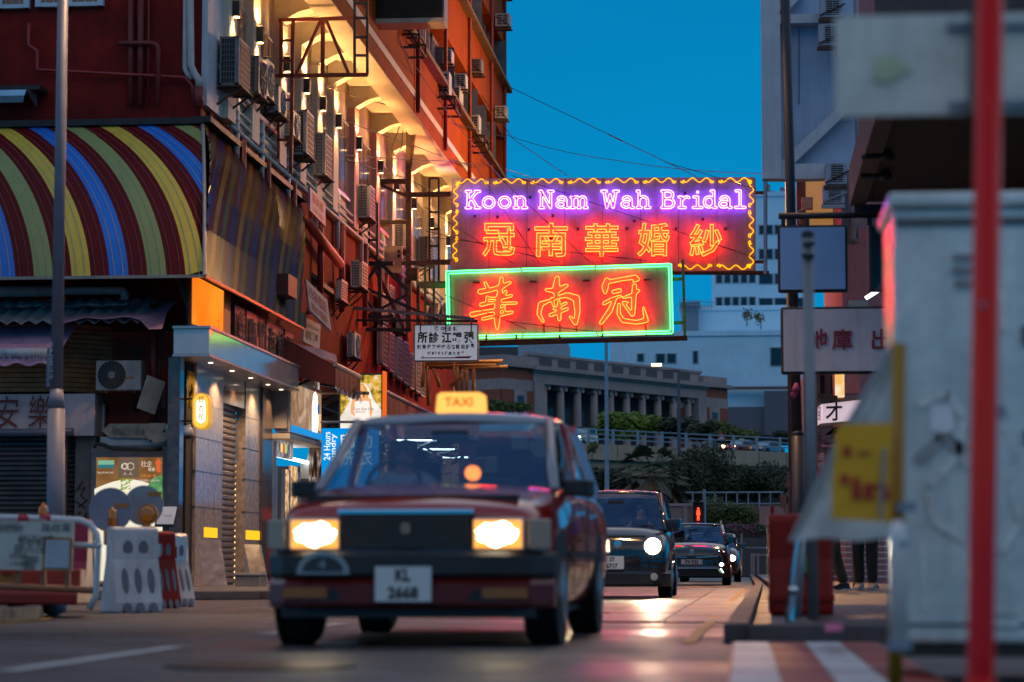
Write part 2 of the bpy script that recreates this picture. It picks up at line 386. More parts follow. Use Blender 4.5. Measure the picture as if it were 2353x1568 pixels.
# far left pavement in front of the shops, near left pavement beyond the side street, right-hand pavement
pavement('pavement', [(-30, 33.1), (-7.9, 33.1), (-6.9, 33.6), (-6.45, 34.6), (-6.4, 120), (-30, 120)], [(-6.25, 120), (-6.25, 34.6), (-6.75, 33.4), (-7.9, 32.95), (-30, 32.95)])
pavement('pavement', [(-30, 4), (-6.35, 4), (-6.35, 20.5), (-6.8, 22), (-8, 23), (-30, 23)], [(-30, 23.15), (-8, 23.15), (-6.65, 22.1), (-6.2, 20.5), (-6.2, 4)])
rp_ = pavement('pavement', [(.16, 15.0), (14, 14.8), (14, 150), (.5, 150), (.5, 48)], [(14, 14.65), (0.02, 14.85), (.35, 48), (.35, 150)])
# right pavement: brick-red paviours near the corner, laid one by one
pb = M('paviour', (.11, .055, .055), .45, var=.35, scale=3, bump=.3)
me0 = None
for iy in range(13):
    for ix in range(11):
        w, l = .22, .11
        x = .42+ix*(w+.008)+(iy % 2)*.11; y = 15.15+iy*.36
        mb = MB().box(x, x+w, y, y+.34, .11, .122+random.uniform(0, .003)); part('paviour', mb, pb, rp_)
# concrete gutter slabs beside the right kerb: pieces
gut = M('gutter_slab', (.13, .125, .11), .42, var=.5, scale=1.2, bump=.8, bscale=9)
road_o = bpy.data.objects['road']
for i in range(24):
    y = 20+i*1.25
    for j in range(2):
        x0 = -.06-.62*(j+1)+.005*i; zz = .004+random.uniform(0, .004)
        part('gutter_slab', MB().box(x0+.008, x0+.612, y+.01, y+1.235, .002, .006+zz), gut, road_o)
# markings
linem = M('road_marking_white', (.55, .55, .52), .55, var=.5, scale=5, bump=.2)
liney = M('road_marking_yellow', (.50, .26, .03), .55, var=.5, scale=5, bump=.2)
for y0, y1 in [(6.0, 8.2), (10.55, 13.9), (16.4, 19.6), (22.2, 25.4), (28.2, 31.4), (34.2, 37.4), (40.2, 43.4), (46.2, 49.4), (52.2, 55.4)]:
    part('lane_line', MB().add([(-3.33, y0, .005), (-3.21, y0, .005), (-3.21, y1, .005), (-3.33, y1, .005)], [(0, 1, 2, 3)]), linem, road_o)
for pts in [[(-6.05, 4), (-6.05, 20.4), (-6.5, 22.2)], [(-6.9, 33.1), (-6.15, 34.8), (-6.15, 60)]]:
    mb = MB()
    for a, b in zip(pts, pts[1:]):
        mb.add([(a[0], a[1], .005), (a[0]+.1, a[1], .005), (b[0]+.1, b[1], .005), (b[0], b[1], .005)], [(0, 1, 2, 3)])
    part('kerbside_line', mb, liney, road_o)
part('kerbside_line', MB().add([(-.38, 14.6, .009), (-.30, 14.6, .009), (.02, 48, .018), (-.06, 48, .018)], [(0, 1, 2, 3)]), liney, road_o)
mb = MB()
for i in range(9):
    y = 50.2+i*.55; x = -1.8
    mb.add([(x+.0+i*.22, y, .02), (x+.14+i*.22, y, .02), (x+.9+i*.1, y+.9, .02), (x+.7+i*.1, y+.9, .02)], [(0, 1, 2, 3)])
part('yellow_box_hatching', mb, liney, road_o)
# manhole covers
for k, (px, py, r) in enumerate([(600, 1533, .45), (1335, 1408, .3), (1160, 1478, .35)]):
    p = atZ(px, py, 0); mb = MB().lathe([(r, 0), (r, .008), (r-.02, .010), (0.01, .010)], (p.x, p.y, 0), (0, 0, 1), 24, False); part('manhole_cover', mb, M('cast_iron', (.035, .03, .03), .4, .6, var=.4), road_o)
# red and white ramp plate at lower right
t = thing('ramp_plate', 'flat red and white striped ramp plate lying on the road below the pavement corner', 'ramp', (.3, 12, 0))
part('plate', MB().box(-.08, .78, 9.0, 14.45, .001, .02), M('plate_base', (.30, .10, .05), .5, var=.35), t)
wm, rm = M('plate_white', (.62, .60, .58), .5, var=.25, scale=4), M('plate_red', (.34, .035, .02), .5, var=.3, scale=4)
for i in range(4):
    x0 = -.06+i*.205
    for j in range(4):
        y0 = 9.1+j*1.33
        part('painted_block', MB().box(x0, x0+.196, y0, y0+1.25, .02, .026), (wm if i % 2 == 0 else rm), t)
# ================================================================== LEFT TENEMENT
XW, XO = -9.2, -7.84
TEN = thing('tenement_building', 'long red and orange corner tenement with lit cream soffit and many window units', 'building', (-9.2, 40.4, 0))
part('side_wall', MB().box(-22, -9.25, 40.4, 40.9, 4.6, 24), red_paint, TEN)
part('lower_side_wall', MB().box(-22, -9.25, 40.41, 40.9, 0, 4.6), darkwall, TEN)
part('lower_street_wall', MB().box(-9.8, XW, 40.9, 76.5, 4.3, 8.35), M('red_orange_paint', (.25, .020, .003), .85, spec=.15, var=.4, scale=1, bump=.3, bscale=16, streak=.55, streakcol=(.07, .015, .01)), TEN)
part('upper_street_wall', MB().box(-9.8, XW, 40.42, 78.2, 8.353, 11.75), cream, TEN)
part('corner_pier', MB().box(-9.24, XW+.06, 40.36, 41.6, 8.36, 11.74), M('corner_white', (.52, .55, .58), .65, var=.15, scale=2, bump=.2, streak=.3), TEN)
part('soffit', MB().box(XW, XO+.02, 42.2, 79.4, 11.72, 11.9), cream, TEN)
part('soffit_edge', MB().box(-8.36, XO-.006, 42.3, 79.3, 11.33, 11.716), cream, TEN)
# haunched beams under the soffit, piers and windows bay by bay
piers = [41.9, 44.05, 46.75, 48.95, 50.9, 52.95, 55.85, 59.25, 62.05, 65.4, 69.2, 73.15, 77.2]
for i, y in enumerate(piers):
    mb = MB().prism([(XW, y-.2, 11.72), (-8.36, y-.2, 11.72), (-8.36, y-.2, 11.5), (-8.7, y-.2, 11.42), (XW, y-.2, 11.15)], (0, .4, 0))
    part('soffit_beam', mb, cream, TEN)
    pm = pink if i in (6, 7) else cream
    part('pier', MB().box(XW, XW+.17, y-.33, y+.33, 8.36, 11.2), pm, TEN)
winback = M('room_behind_window', (.16, .12, .08), .8, var=.3, bump=0)
for i in range(len(piers)-1):
    a, b = piers[i]+.45, piers[i+1]-.45
    if b-a < .5: continue
    f = part('window', MB().box(XW-.02, XW+.05, a, b, 9.0, 10.75).box(XW, XW+.09, a-.05, b+.05, 8.93, 9.0), alu, TEN)
    n = max(1, round((b-a)/.62))
    for k in range(n):
        y0 = a+(b-a)*k/n+.04; y1 = a+(b-a)*(k+1)/n-.04
        part('pane', MB().box(XW+.055, XW+.062, y0, y1, 9.06, 10.7), M('curtained_glass', (.22, .16, .10), .15, var=.5, scale=2.5, bump=.05), f)
# wall-washing sconces on the piers, lighting up and down
for i, (y, z) in enumerate(zip(piers, [10.4]*20)):
    t = thing('wall_sconce', 'black up and down wall lamp on the lit pier, %s from the corner' % ['nearest', 'second', 'third', 'fourth', 'fifth', 'sixth', 'seventh', 'eighth', 'ninth', 'tenth', 'eleventh', 'twelfth', 'thirteenth'][i], 'wall lamp', (XW+.17, y, z), 'up and down lamps on the tenement piers')
    part('housing', MB().box(XW+.172, XW+.30, y-.075, y+.075, z-.15, z+.15), black, t)
    lm = E('lamp_lens', (1, .62, .25), 14)
    part('lens', MB().box(XW+.19, XW+.28, y-.05, y+.05, z+.151, z+.158), lm, t); part('lens', MB().box(XW+.19, XW+.28, y-.05, y+.05, z-.158, z-.151), lm, t)
    light('SPOT', 'lamp_light', (XW+.30, y, z+.19), (1, .50, .16), 140, t, (.3, 0, 1), .03, 168, .5)
    light('SPOT', 'lamp_light', (XW+.235, y, z-.19), WARM, 90, t, (.05, 0, -1), .03, 120, .9)
# upper orange facade: spandrels, window bands, sills
for k, z in enumerate([11.345, 14.62, 17.75, 20.9]):
    part('spandrel', MB().box(-8.3, XO, 42.2, 79.4, z, z+1.62), orange_paint, TEN)
    part('sill_ledge', MB().box(XO, XO+.24, 42.2, 79.5, z+1.60, z+1.72), M('sill_dirty', (.17, .10, .05), .8, var=.4, scale=3, streak=.4), TEN)
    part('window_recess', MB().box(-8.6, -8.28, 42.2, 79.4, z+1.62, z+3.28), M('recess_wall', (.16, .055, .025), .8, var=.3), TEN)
    y = 45.0+.4*k; j = 0
    while y < 78.5:
        wl = random.choice([1.3, 1.6, 1.9])
        if y+wl > 79.2: break
        f = part('window', MB().box(-8.28, -8.12, y, y+.06, z+1.7, z+3.2).box(-8.28, -8.12, y+wl-.06, y+wl, z+1.7, z+3.2).box(-8.28, -8.14, y, y+wl, z+3.1, z+3.2).box(-8.28, -8.14, y, y+wl, z+1.7, z+1.78).box(-8.26, -8.15, y+wl/2-.03, y+wl/2+.03, z+1.75, z+3.15), alu, TEN)
        part('pane', MB().box(-8.22, -8.2, y+.06, y+wl-.06, z+1.76, z+3.1), (darkglass if random.random() < .75 else M('drawn_curtain', (.30, .22, .14), .6, var=.4, scale=6)), f)
        if random.random() < .45:   # an open casement leaf standing out
            part('casement', MB().obox((-7.98, y+wl-.1, z+2.45), (.28, .05, 0), (-.01, .025, 0), (0, 0, .62)), M('casement_leaf', (.10, .09, .085), .3, .3, var=.3), TEN)
        y += wl+random.choice([.35, .6, .9]); j += 1
part('end_wall', MB().box(-9.8, -7.86, 79.4, 79.9, 11.34, 24), orange_paint, TEN)
part('end_wall_low', MB().box(-9.8, -9.22, 76.5, 78.2, 0, 8.35), M('pale_end', (.45, .36, .28), .7), TEN)
# vertical painted downpipes on the upper facade
for y in (57.2, 62.6, 68.3, 74.4, 78.6):
    part('downpipe', MB().tube([(XO+.08, y, 11.36), (XO+.08, y, 23.8)], .055, 8), M('red_pipe', (.24, .03, .02), .6, var=.3), TEN, True)
# side wall windows at the very top of the picture
fr = M('pale_window_frame', (.50, .60, .68), .5, var=.1)
for (xa, xb, pb_, n) in [(-60, 64, 24, 2), (91, 234, 19, 2)]:
    A = atY(xa, pb_, 40.4); B = atY(xb, pb_-1, 40.4); z0 = A.z
    f = part('window', MB().box(A.x, B.x, 40.30, 40.41, z0, z0+.07).box(A.x, B.x, 40.3, 40.41, z0+1.3, z0+1.37), fr, TEN)
    for k in range(n+1):
        x = A.x+(B.x-A.x)*k/n; part('frame', MB().box(x-.05, x+.05, 40.29, 40.4, z0+.0, z0+1.37), fr, f)
    part('pane', MB().box(A.x, B.x, 40.36, 40.38, z0+.05, z0+1.3), M('dim_lit_glass', (.05, .04, .03), .2, emit=(1, .62, .28), es=.035, var=.5, scale=1.2), f)
    mb = MB()
    for k in range(9):
        x = A.x+(B.x-A.x)*k/8; mb.bar((x, 40.34, z0+.06), (x-.28, 40.34, z0+1.3), .02)
    part('grille', mb, galv, f)
# pipes on the side wall
rp2 = M('painted_red_pipe', (.20, .022, .016), .55, var=.35, scale=3)
def pipe(pxs, Y, r, mat, name='pipe', parent=TEN):
    pts = [atY(x, y, Y) for x, y in pxs]; part(name, MB().tube(pts, r, 8), mat, parent, True)
for x, r in ((301, .055), (324, .06), (342, .02)): pipe([(x, -20), (x-1, 243)], 40.32, r, rp2)
pipe([(272, 100), (345, 99), (358, 102), (364, 110), (363, 243)], 40.24, .045, rp2, 'elbow_pipe')
pipe([(67, 54), (65, 102), (70, 107), (84, 116), (86, 122), (85, 160), (90, 161), (420, 178), (427, 180), (442, 198), (444, 242)], 40.27, .028, M('bright_red_conduit', (.34, .03, .03), .5, var=.3), 'conduit')
pipe([(427, -20), (425, 158), (432, 172), (441, 182)], 40.28, .045, pipewhite, 'white_downpipe')
pipe([(437, -20), (439, 150), (447, 170), (456, 182), (457, 200)], 40.2, .06, pipewhite, 'white_downpipe')
pipe([(457, 200), (457, 246)], 40.2, .085, rp2, 'red_downpipe')
# white pipe runs sloping away along the street wall
def wpipe(pts, r, mat, name='pipe'): part(name, MB().tube(pts, r, 7), mat, TEN, True)
wpipe([(XW+.1, 41.2, 9.2), (XW+.1, 44.2, 8.95), (XW+.12, 47.6, 8.95)], .06, pipewhite)
for z, r in ((8.25, .05), (8.45, .04), (8.62, .035)):
    wpipe([(XW+.12, 42+.3*random.random(), z+.05), (XW+.12, 58, z), (XW+.12, 75.5, z-.05)], r, pipewhite)
for y in (42.6, 44.9, 47.6, 50.8, 53.6, 57, 60.4, 64):
    wpipe([(XW+.1, y, 8.9), (XW+.1, y, 7.6)], .06, pipewhite); wpipe([(XW+.16, y+.3, 8.2), (XW+.16, y+.3, 6.2)], .07, rp2, 'red_downpipe')
wpipe([(XW+.2, 49.2, 7.6), (XW+.3, 52.8, 7.15)], .11, M('orange_red_pipe', (.42, .05, .02), .5, var=.25), 'orange_pipe')
# small floodlight box at the far left of the wall
t = thing('wall_floodlight', 'long dark box with pale blue reflector fixed high on the red side wall', 'floodlight', atY(40, 230, 40.3))
A, B = atY(-60, 247, 40.0), atY(80, 198, 40.0)
part('housing', MB().box(A.x, B.x+.12, 39.9, 40.38, B.z-.08, B.z), darksteel, t)
mb = MB().grid([[(A.x, 39.85, B.z-.09), (B.x-.1, 39.85, B.z-.09)], [(A.x, 39.8, B.z-.2), (B.x-.12, 39.8, B.z-.2)], [(A.x, 39.9, B.z-.3), (B.x-.17, 39.9, B.z-.3)]]); part('reflector', mb, M('blue_reflector', (.30, .55, .75), .25, .3, var=.2), t)
part('end_plate', MB().prism([(B.x-.1, 39.82, B.z-.08), (B.x-.1, 40.36, B.z-.08), (B.x-.1, 40.36, B.z-.3)], (.04, 0, 0)), galv, t)

# ------------------------------------------------------------------ striped barrel awning round the corner
AW = thing('striped_awning', 'big curved corner awning of red, yellow, green and blue striped sheets', 'awning', (-9.2, 40.35, 5.2))
ZT, ZB, YT, YB, SH = 8.03, 5.2, 40.3, 38.6, 2.0
def prof(o):      # o in 0..1 -> (outward 0..1, drop 0..1): a shallow arc
    a0, a1 = math.radians(30), math.radians(85); a = a0+(a1-a0)*o
    return (math.sin(a)-math.sin(a0))/(math.sin(a1)-math.sin(a0)), (math.cos(a0)-math.cos(a))/(math.cos(a0)-math.cos(a1))
acol = {'red': M('awning_red', (.12, .001, .004), .5, var=.2, scale=1, bump=.05, spec=.2), 'yellow': M('awning_yellow', (.74, .52, .05), .42, var=.15, scale=1, bump=.05, streak=.15),
        'green': M('awning_green', (.28, .34, .10), .42, var=.15, scale=1, bump=.05, streak=.15), 'blue': M('awning_blue', (.0, .17, .68), .42, var=.15, scale=1, bump=.05)}
rib = M('awning_rib', (.42, .38, .33), .4, .3, var=.2)
P_ = .6345; W2 = P_*.5
seq = ['yellow', 'green', 'blue']
xr = -9.2+.36     # right edge (top) of the rightmost yellow stripe
def astrip(x0, x1, col, k):
    rows = []; n = 16
    def col_pts(xt):
        om = 1.0
        # clip on the hip: xt + SH*out <= -9.2 + .45*out
        lim = (-9.2-xt)/(SH-.45)
        if lim <= 0: return None
        pts = []
        for i in range(n+1):
            o = i/n; a, d = prof(o)
            if a > lim:
                # end exactly on the hip
                lo, hi = 0., 1.
                for _ in range(30):
                    mid = (lo+hi)/2
                    if prof(mid)[0] > lim: hi = mid
                    else: lo = mid
                om = lo; break
        for i in range(n+1):
            a, d = prof(om*i/n); pts.append((xt+SH*a, YT-(YT-YB)*a, ZT-(ZT-ZB)*d))
        return pts
    ca, cb = col_pts(min(x0, -9.203)), col_pts(min(x1, -9.203))
    if ca is None: return
    if cb is None: cb = [ca[0]]*len(ca)
    p = part('stripe_sheet', MB().shell([ca, cb], (0, .012, .01)), acol[col], AW)
    for fr_ in ((.27, .73)):
        xt = x0+(x1-x0)*fr_
        if xt > -9.23: continue
        c = col_pts(xt)
        if c: part('rib', MB().tube([(q[0], q[1]-.008, q[2]-.006) for q in c], .006, 5), rib if col != 'red' else M('rib_dark', (.20, .05, .05), .5), p)
x = xr; k = 0
while x > -19:
    astrip(x-W2, x, seq[k % 3], k); astrip(x-P_, x-W2, 'red', k); x -= P_; k += 1
for (a, b) in (((-9.2, YT-.02, ZT+.03), (-8.75, YB-.02, ZB-.03)),):
    pts = []
    for i in range(15):
        o, d = prof(i/14); pts.append((-9.2+.45*o+.005, YT-(YT-YB)*o-.015, ZT-(ZT-ZB)*d))
    part('hip_cover', MB().tube(pts, .03, 6), rib, AW)
part('rim_rail', MB().bar((-19, YB-.01, ZB-.02), (-8.76, YB-.01, ZB-.02), .05, .05), M('rim_rail', (.30, .24, .20), .4, .4), AW)
part('top_flashing', MB().box(-19, -9.15, 40.18, 40.395, ZT-.02, ZT+.09), darksteel, AW)
# street side: narrow corrugated strips running away from us
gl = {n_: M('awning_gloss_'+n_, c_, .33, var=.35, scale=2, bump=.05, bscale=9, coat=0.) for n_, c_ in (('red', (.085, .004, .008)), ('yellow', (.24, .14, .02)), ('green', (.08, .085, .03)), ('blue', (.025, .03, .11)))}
SY = 3.4; k = 0; y = 40.35
def clipa(yt, a):     # outward share limited by the hip at the near end and by the end frame at the far end
    return max(a, (yt-49.3)/(SY-2.2) if yt > 49.3 else 0)
while y < 51.0:
    cname = ['yellow', 'red', 'green', 'red', 'blue', 'red'][k % 6]; w = .317; rows = []
    lim = max(.02, min(1., (y-40.3+.02)/(SY-1.7)))
    for f in (0, .2, .3, .4, .6, .7, .8, 1.0):
        bulge = .045 if f in (.3, .7) else 0; r = []; yt = y+w*f; lm = max(.02, min(1., (yt-40.3)/(SY-1.7))); st = max(0, min(.98, (yt-49.3)/(SY-2.2)))
        for i in range(13):
            # o values between the two clips
            u = st+(lm-st)*i/12
            lo, hi = 0., 1.
            for _ in range(22):
                mid = (lo+hi)/2
                if prof(mid)[0] < u: lo = mid
                else: hi = mid
            a, d = prof(lo); r.append((-9.2+.45*a+.10*math.sin(math.pi*a)+bulge*.8+.006, yt-SY*a, ZT-(ZT-ZB)*d+bulge*.3))
        rows.append(r)
    part('ribbed_strip', MB().shell(rows, (-.012, 0, 0)), gl[cname], AW); y += w; k += 1
part('street_top_flashing', MB().bar((-9.17, 40.2, ZT+.06), (-9.17, 49.4, ZT+.04), .28, .10), M('dark_flashing', (.025, .02, .02), .6, .1), AW)
part('street_rim_rail', MB().bar((-8.74, 38.6, ZB-.02), (-8.74, 47.5, ZB-.02), .05, .05), M('brass_rail', (.30, .16, .05), .4, .5), AW)
mb = MB()
for i in range(11):
    a, d = prof(i/10)
part('dark_box', MB().box(-8.80, -8.5, 44.6, 45.5, 5.55, 5.95), M('maroon_box', (.05, .01, .012), .6), AW)
# ================================================================== AIR CONDITIONERS
acgreen = None
def ac_split(pxL, pxR, pyT, pyB, label, Xin=-9.08, length=.85, cas=None, bracket=True, nv=5, nh=8, fan=True, group='outdoor air conditioner units on the tenement street wall'):
    """outdoor unit: end grille faces the camera, fan side faces the street"""
    cas = cas or acwhite
    p = atX(pxL, (pyT+pyB)/2, Xin); Y = p.y
    x1 = atY(pxR, (pyT+pyB)/2, Y).x; z1 = atY(pxL, pyT, Y).z; z0 = atY(pxL, pyB, Y).z; x0 = Xin
    t = thing('air_conditioner', label, 'air conditioner', (x0, Y, z0), group)
    part('casing', MB().box(x0, x1, Y+.03, Y+length, z0, z1), cas, t, bevel=.012)
    part('inside', MB().box(x0+.03, x1-.06, Y+.012, Y+.034, z0+.04, z1-.04), acdark, t)
    mb = MB(); mb.box(x0, x0+.03, Y, Y+.03, z0, z1).box(x1-.08, x1, Y, Y+.03, z0, z1).box(x0, x1, Y, Y+.03, z0, z0+.04).box(x0, x1, Y, Y+.03, z1-.04, z1)
    part('end_frame', mb, cas, t)
    mb = MB()
    for i in range(1, nv): xx = x0+.03+(x1-.11-x0)*i/nv; mb.box(xx-.005, xx+.005, Y-.004, Y+.012, z0+.03, z1-.03)
    for i in range(1, nh): zz = z0+.04+(z1-z0-.08)*i/nh; mb.box(x0+.02, x1-.07, Y-.006, Y+.01, zz-.005, zz+.005)
    part('wire_grille', mb, cas, t)
    cz = (z0+z1)/2
    if fan:
        r = min(length*.42, (z1-z0)*.44); cy = Y+.04+length*.5
        part('fan_opening', MB().cyl((x1+.003, cy, cz), (1, 0, 0), r, .012, 20), acdark, t)
        mb = MB()
        for q in (1., .75, .5, .25): mb.tube([(x1+.014, cy+r*q*math.cos(a), cz+r*q*math.sin(a)) for a in [i*math.pi/9 for i in range(18)]], .006, 4, True)
        for i in range(8): a = i*math.pi/4; mb.bar((x1+.014, cy, cz), (x1+.014, cy+r*math.cos(a), cz+r*math.sin(a)), .012)
        part('fan_guard', mb, cas, t)
    else:
        part('fin_panel', MB().box(x1, x1+.006, Y+.08, Y+length-.05, z0+.06, z1-.05), fins, t)
        mb = MB()
        for i in range(1, 8): zz = z0+(z1-z0)*i/8; mb.box(x1+.006, x1+.012, Y+.08, Y+length-.05, zz-.006, zz+.006)
        part('fin_bar', mb, cas, t)
    if bracket:
        for yy in (Y+.1, Y+length-.1):
            mb = MB().bar((-9.2, yy, z0-.03), (x1+.04, yy, z0-.03), .04).bar((-9.2, yy, z0-.36), (x1-.02, yy, z0-.05), .035); part('bracket', mb, rust, t)
        part('drip_tray', MB().box(x0-.02, x1+.05, Y-.03, Y+length+.05, z0-.03, z0-.004), rust, t)
    return t
ac_split(505, 549, 84, 196, 'dark grey double outdoor unit with open wire end, nearest on the lit wall', cas=acgrey, length=1.0, fan=False)
ac_split(567, 594, 128, 216, 'grey outdoor unit with a round fan right behind the nearest dark one', cas=acgrey, length=.8, nv=4)
ac_split(592, 613, 132, 222, 'pale outdoor unit with blue badge squeezed behind the two dark ones', length=.75, nv=4)
ac_split(613, 640, 195, 259, 'small cream outdoor unit with a white wire end, in the green flare', nv=4, nh=7)
ac_split(648, 672, 250, 312, 'small cream outdoor unit above the tinsel awning, left of the tall pair', nv=4, nh=8)
ac_split(672, 705, 252, 355, 'tall cream outdoor unit with fin side, left one of the tall pair', nv=4, nh=14, fan=False)
ac_split(723, 748, 305, 403, 'tall cream outdoor unit with fin side, right one of the tall pair', nv=5, nh=12, fan=False)
ac_split(819, 850, 424, 500, 'cream outdoor unit hung beside the pink pier above the steel mast arm', nv=6, nh=11, fan=False)
ac_split(904, 932, 502, 575, 'cream outdoor unit directly behind the tall steel mast', nv=6, nh=12, fan=False)
ac_split(962, 988, 543, 602, 'cream outdoor unit just left of the neon sign, under the ladder frame', nv=6, nh=10, fan=False)
# lower wall, below the paint line
low = 'outdoor air conditioner units on the tenement lower wall'
ac_split(806, 832, 598, 660, 'outdoor unit in the shade of the steel trusses, on the orange wall', nv=5, nh=9, group=low, fan=False)
ac_split(772, 785, 640, 690, 'narrow pink lit outdoor unit beside the tilted red lettered board', nv=3, nh=7, group=low, fan=False)
ac_split(798, 815, 762, 820, 'outdoor unit above the near red awning with a pinkish front', nv=3, nh=8, group=low)
zz = 0
for i, (a, b, t0, b0) in enumerate([(868, 880, 672, 742), (886, 896, 652, 720), (910, 922, 686, 762), (866, 880, 745, 838), (886, 896, 762, 852), (902, 914, 772, 868), (918, 929, 782, 880), (932, 942, 808, 892), (948, 957, 820, 900), (960, 968, 832, 910)]):
    ac_split(a, b, t0, b0, 'pink lit upright unit, %s, above the long red awning' % ['first of the upper row', 'second of the upper row', 'last of the upper row', 'nearest of the lower row', 'second of the lower row', 'third of the lower row', 'fourth of the lower row', 'fifth of the lower row', 'sixth of the lower row', 'farthest of the lower row'][i], Xin=-9.1, nv=3, nh=8, fan=False, length=.9, cas=M('ac_pink_lit', (.52, .38, .33), .5, var=.25, streak=.4, streakcol=(.2, .1, .07)), bracket=i < 3, group='upright units in a row above the long red awning')  # pink of the neon light is put into the casing colour
# window units on the orange facade
def ac_win(pxL, pxR, pyT, pyB, label, Xin=-7.9, length=.6, cas=None, cage=False):
    cas = cas or acwhite
    p = atX(pxL, (pyT+pyB)/2, Xin); Y = p.y; x0 = Xin
    x1 = atY(pxR, (pyT+pyB)/2, Y).x; z1 = atY(pxL, pyT, Y).z; z0 = atY(pxL, pyB, Y).z
    t = thing('window_unit', label, 'air conditioner', (x0, Y, z0), 'window air conditioners on the orange facade')
    part('casing', MB().box(x0, x1, Y+.02, Y+length, z0, z1), cas, t, bevel=.012)
    w = x1-x0
    for k in range(2):
        a = x0+w*(.16+.38*k); b = a+w*.3; part('vent', MB().box(a, b, Y+.012, Y+.022, z0+.12*(z1-z0), z1-.12*(z1-z0)), acdark, t)
        mb = MB()
        for i in range(1, 6): q = z0+(z1-z0)*(.12+.76*i/6); mb.box(a, b, Y+.004, Y+.014, q-.008, q+.008)
        part('louvre', mb, cas, t)
    part('rail', MB().bar((x0-.1, Y+.1, z0-.04), (x1+.05, Y+.1, z0-.04), .05).bar((x0-.1, Y+.5, z0-.04), (x1+.05, Y+.5, z0-.04), .05).bar((x0+.02, Y-.0, z1-.1), (x1, Y-.0, z0+.02), .025), rust, t)
    if cage:
        mb = MB(); zc0, zc1 = z0-.45, z0+.2
        c = [(x0-.2, Y-.35), (x1+.2, Y-.35), (x1+.2, Y+length+.2), (x0-.2, Y+length+.2)]
        for q in (zc0, zc0+.3): 
            for a, b in zip(c, c[1:]+c[:1]): mb.bar((*a, q), (*b, q), .05)
        for a in c: mb.bar((*a, zc0), (*a, zc0+.3), .05)
        mb.bar((c[0][0], c[0][1], zc0), (c[0][0], c[0][1], zc1+.4), .05).bar((c[0][0], c[0][1], zc1+.4), (c[1][0], c[1][1], zc0), .05)
        part('steel_cage', mb, rust, t)
    return t
zx = lambda x: 919+x*.2931
zy = lambda y: y*.2931
ac_win(zx(290), zx(385), zy(560), zy(740), 'pink tinged window unit with square holes in a caged rack, biggest of the cluster', cage=True)
ac_win(zx(430), zx(515), zy(575), zy(690), 'window unit right of the biggest caged one, with a dark green cloth behind')
ac_win(zx(540), zx(640), zy(460), zy(570), 'grey fronted window unit standing above the cluster, beside a red pipe', cas=acgrey)
ac_win(zx(535), zx(620), zy(900), zy(1045), 'window unit with square holes in the lowest rusty cage', cage=True)
ac_win(zx(742), zx(835), zy(830), zy(925), 'brownish window unit at the sky edge, the lower of the three there', Xin=-7.8)
ac_win(zx(745), zx(860), zy(105), zy(205), 'pale window unit jutting against the sky, highest on the orange facade', Xin=-7.8)
ac_win(zx(335), zx(405), zy(388), zy(490), 'lilac lit window unit with two dark vents above the wire rack')
ac_win(zx(425), zx(468), zy(670), zy(830), 'thin pink window unit seen edge on below the cluster', length=.9)
ac_win(zx(10), zx(100), zy(172), zy(250), 'window unit in a big dark cage right under the dotted sign box', cage=True)
# dotted sign box seen from below at the top of the picture
A, B = atY(860, 48, 51), atY(1018, 46, 51)
t = thing('dark_sign_box', 'dark brown sign box with a dotted underside sticking out high over the street', 'sign', (A.x, 51, A.z))
part('box', MB().box(A.x, B.x, 50.9, 51.5, A.z, A.z+2.2), M('brown_sign', (.075, .042, .022), .95, spec=.1, var=.3, streak=.3), t)
part('lower_trim', MB().box(A.x-.02, B.x+.03, 50.86, 51.54, A.z-.09, A.z+.01), M('cream_trim', (.45, .38, .28), .6), t)
part('end_panel', MB().box(B.x, B.x+.04, 50.9, 51.5, A.z, A.z+2.2), M('lilac_panel', (.28, .24, .30), .6), t)
mb = MB()
for i in range(26):
    for j in range(7):
        x = A.x+.05+i*(B.x-A.x-.1)/25; mb.box(x-.017, x+.017, 50.89, 50.902, A.z+.05+j*.062, A.z+.084+j*.062)
part('bulb_sockets', mb, black, t, kind='stuff')
# empty red A-frame bracket
t = thing('sign_bracket', 'red rusty empty sign frame with an A shaped brace above the nearest units', 'sign frame', atY(640, 175, 46))
mb = MB(); q = lambda x, y: atY(x, y, 46)
part('beam', MB().bar(q(640, 47), q(812, 42), .07).bar(q(630, 175), q(845, 172), .07), redsteel, t)
part('upright', MB().bar(q(646, 47), q(646, 175), .07), redsteel, t); part('upright', MB().bar(q(674, 47), q(668, 400), .07), redsteel, t)
part('brace', MB().bar(q(738, 45), q(681, 172), .06).bar(q(749, 45), q(802, 172), .06).bar(q(742, 45), q(742, 172), .08), redsteel, t)
part('ladder', MB().bar(q(815, -10), q(815, 172), .05).bar(q(844, -10), q(844, 172), .05).bar(q(815, 8), q(844, 8), .05).bar(q(815, 42), q(844, 42), .05).bar(q(815, 86), q(844, 86), .05).bar(q(815, 128), q(844, 128), .05), darksteel, t)
part('rung', MB().bar(q(646, 94), q(674, 93), .05).bar(q(646, 140), q(674, 140), .05).bar(q(650, 230), q(668, 230), .05).bar(q(636, 322), q(668, 322), .05).bar(q(640, 365), q(640, 200), .05), redsteel, t)
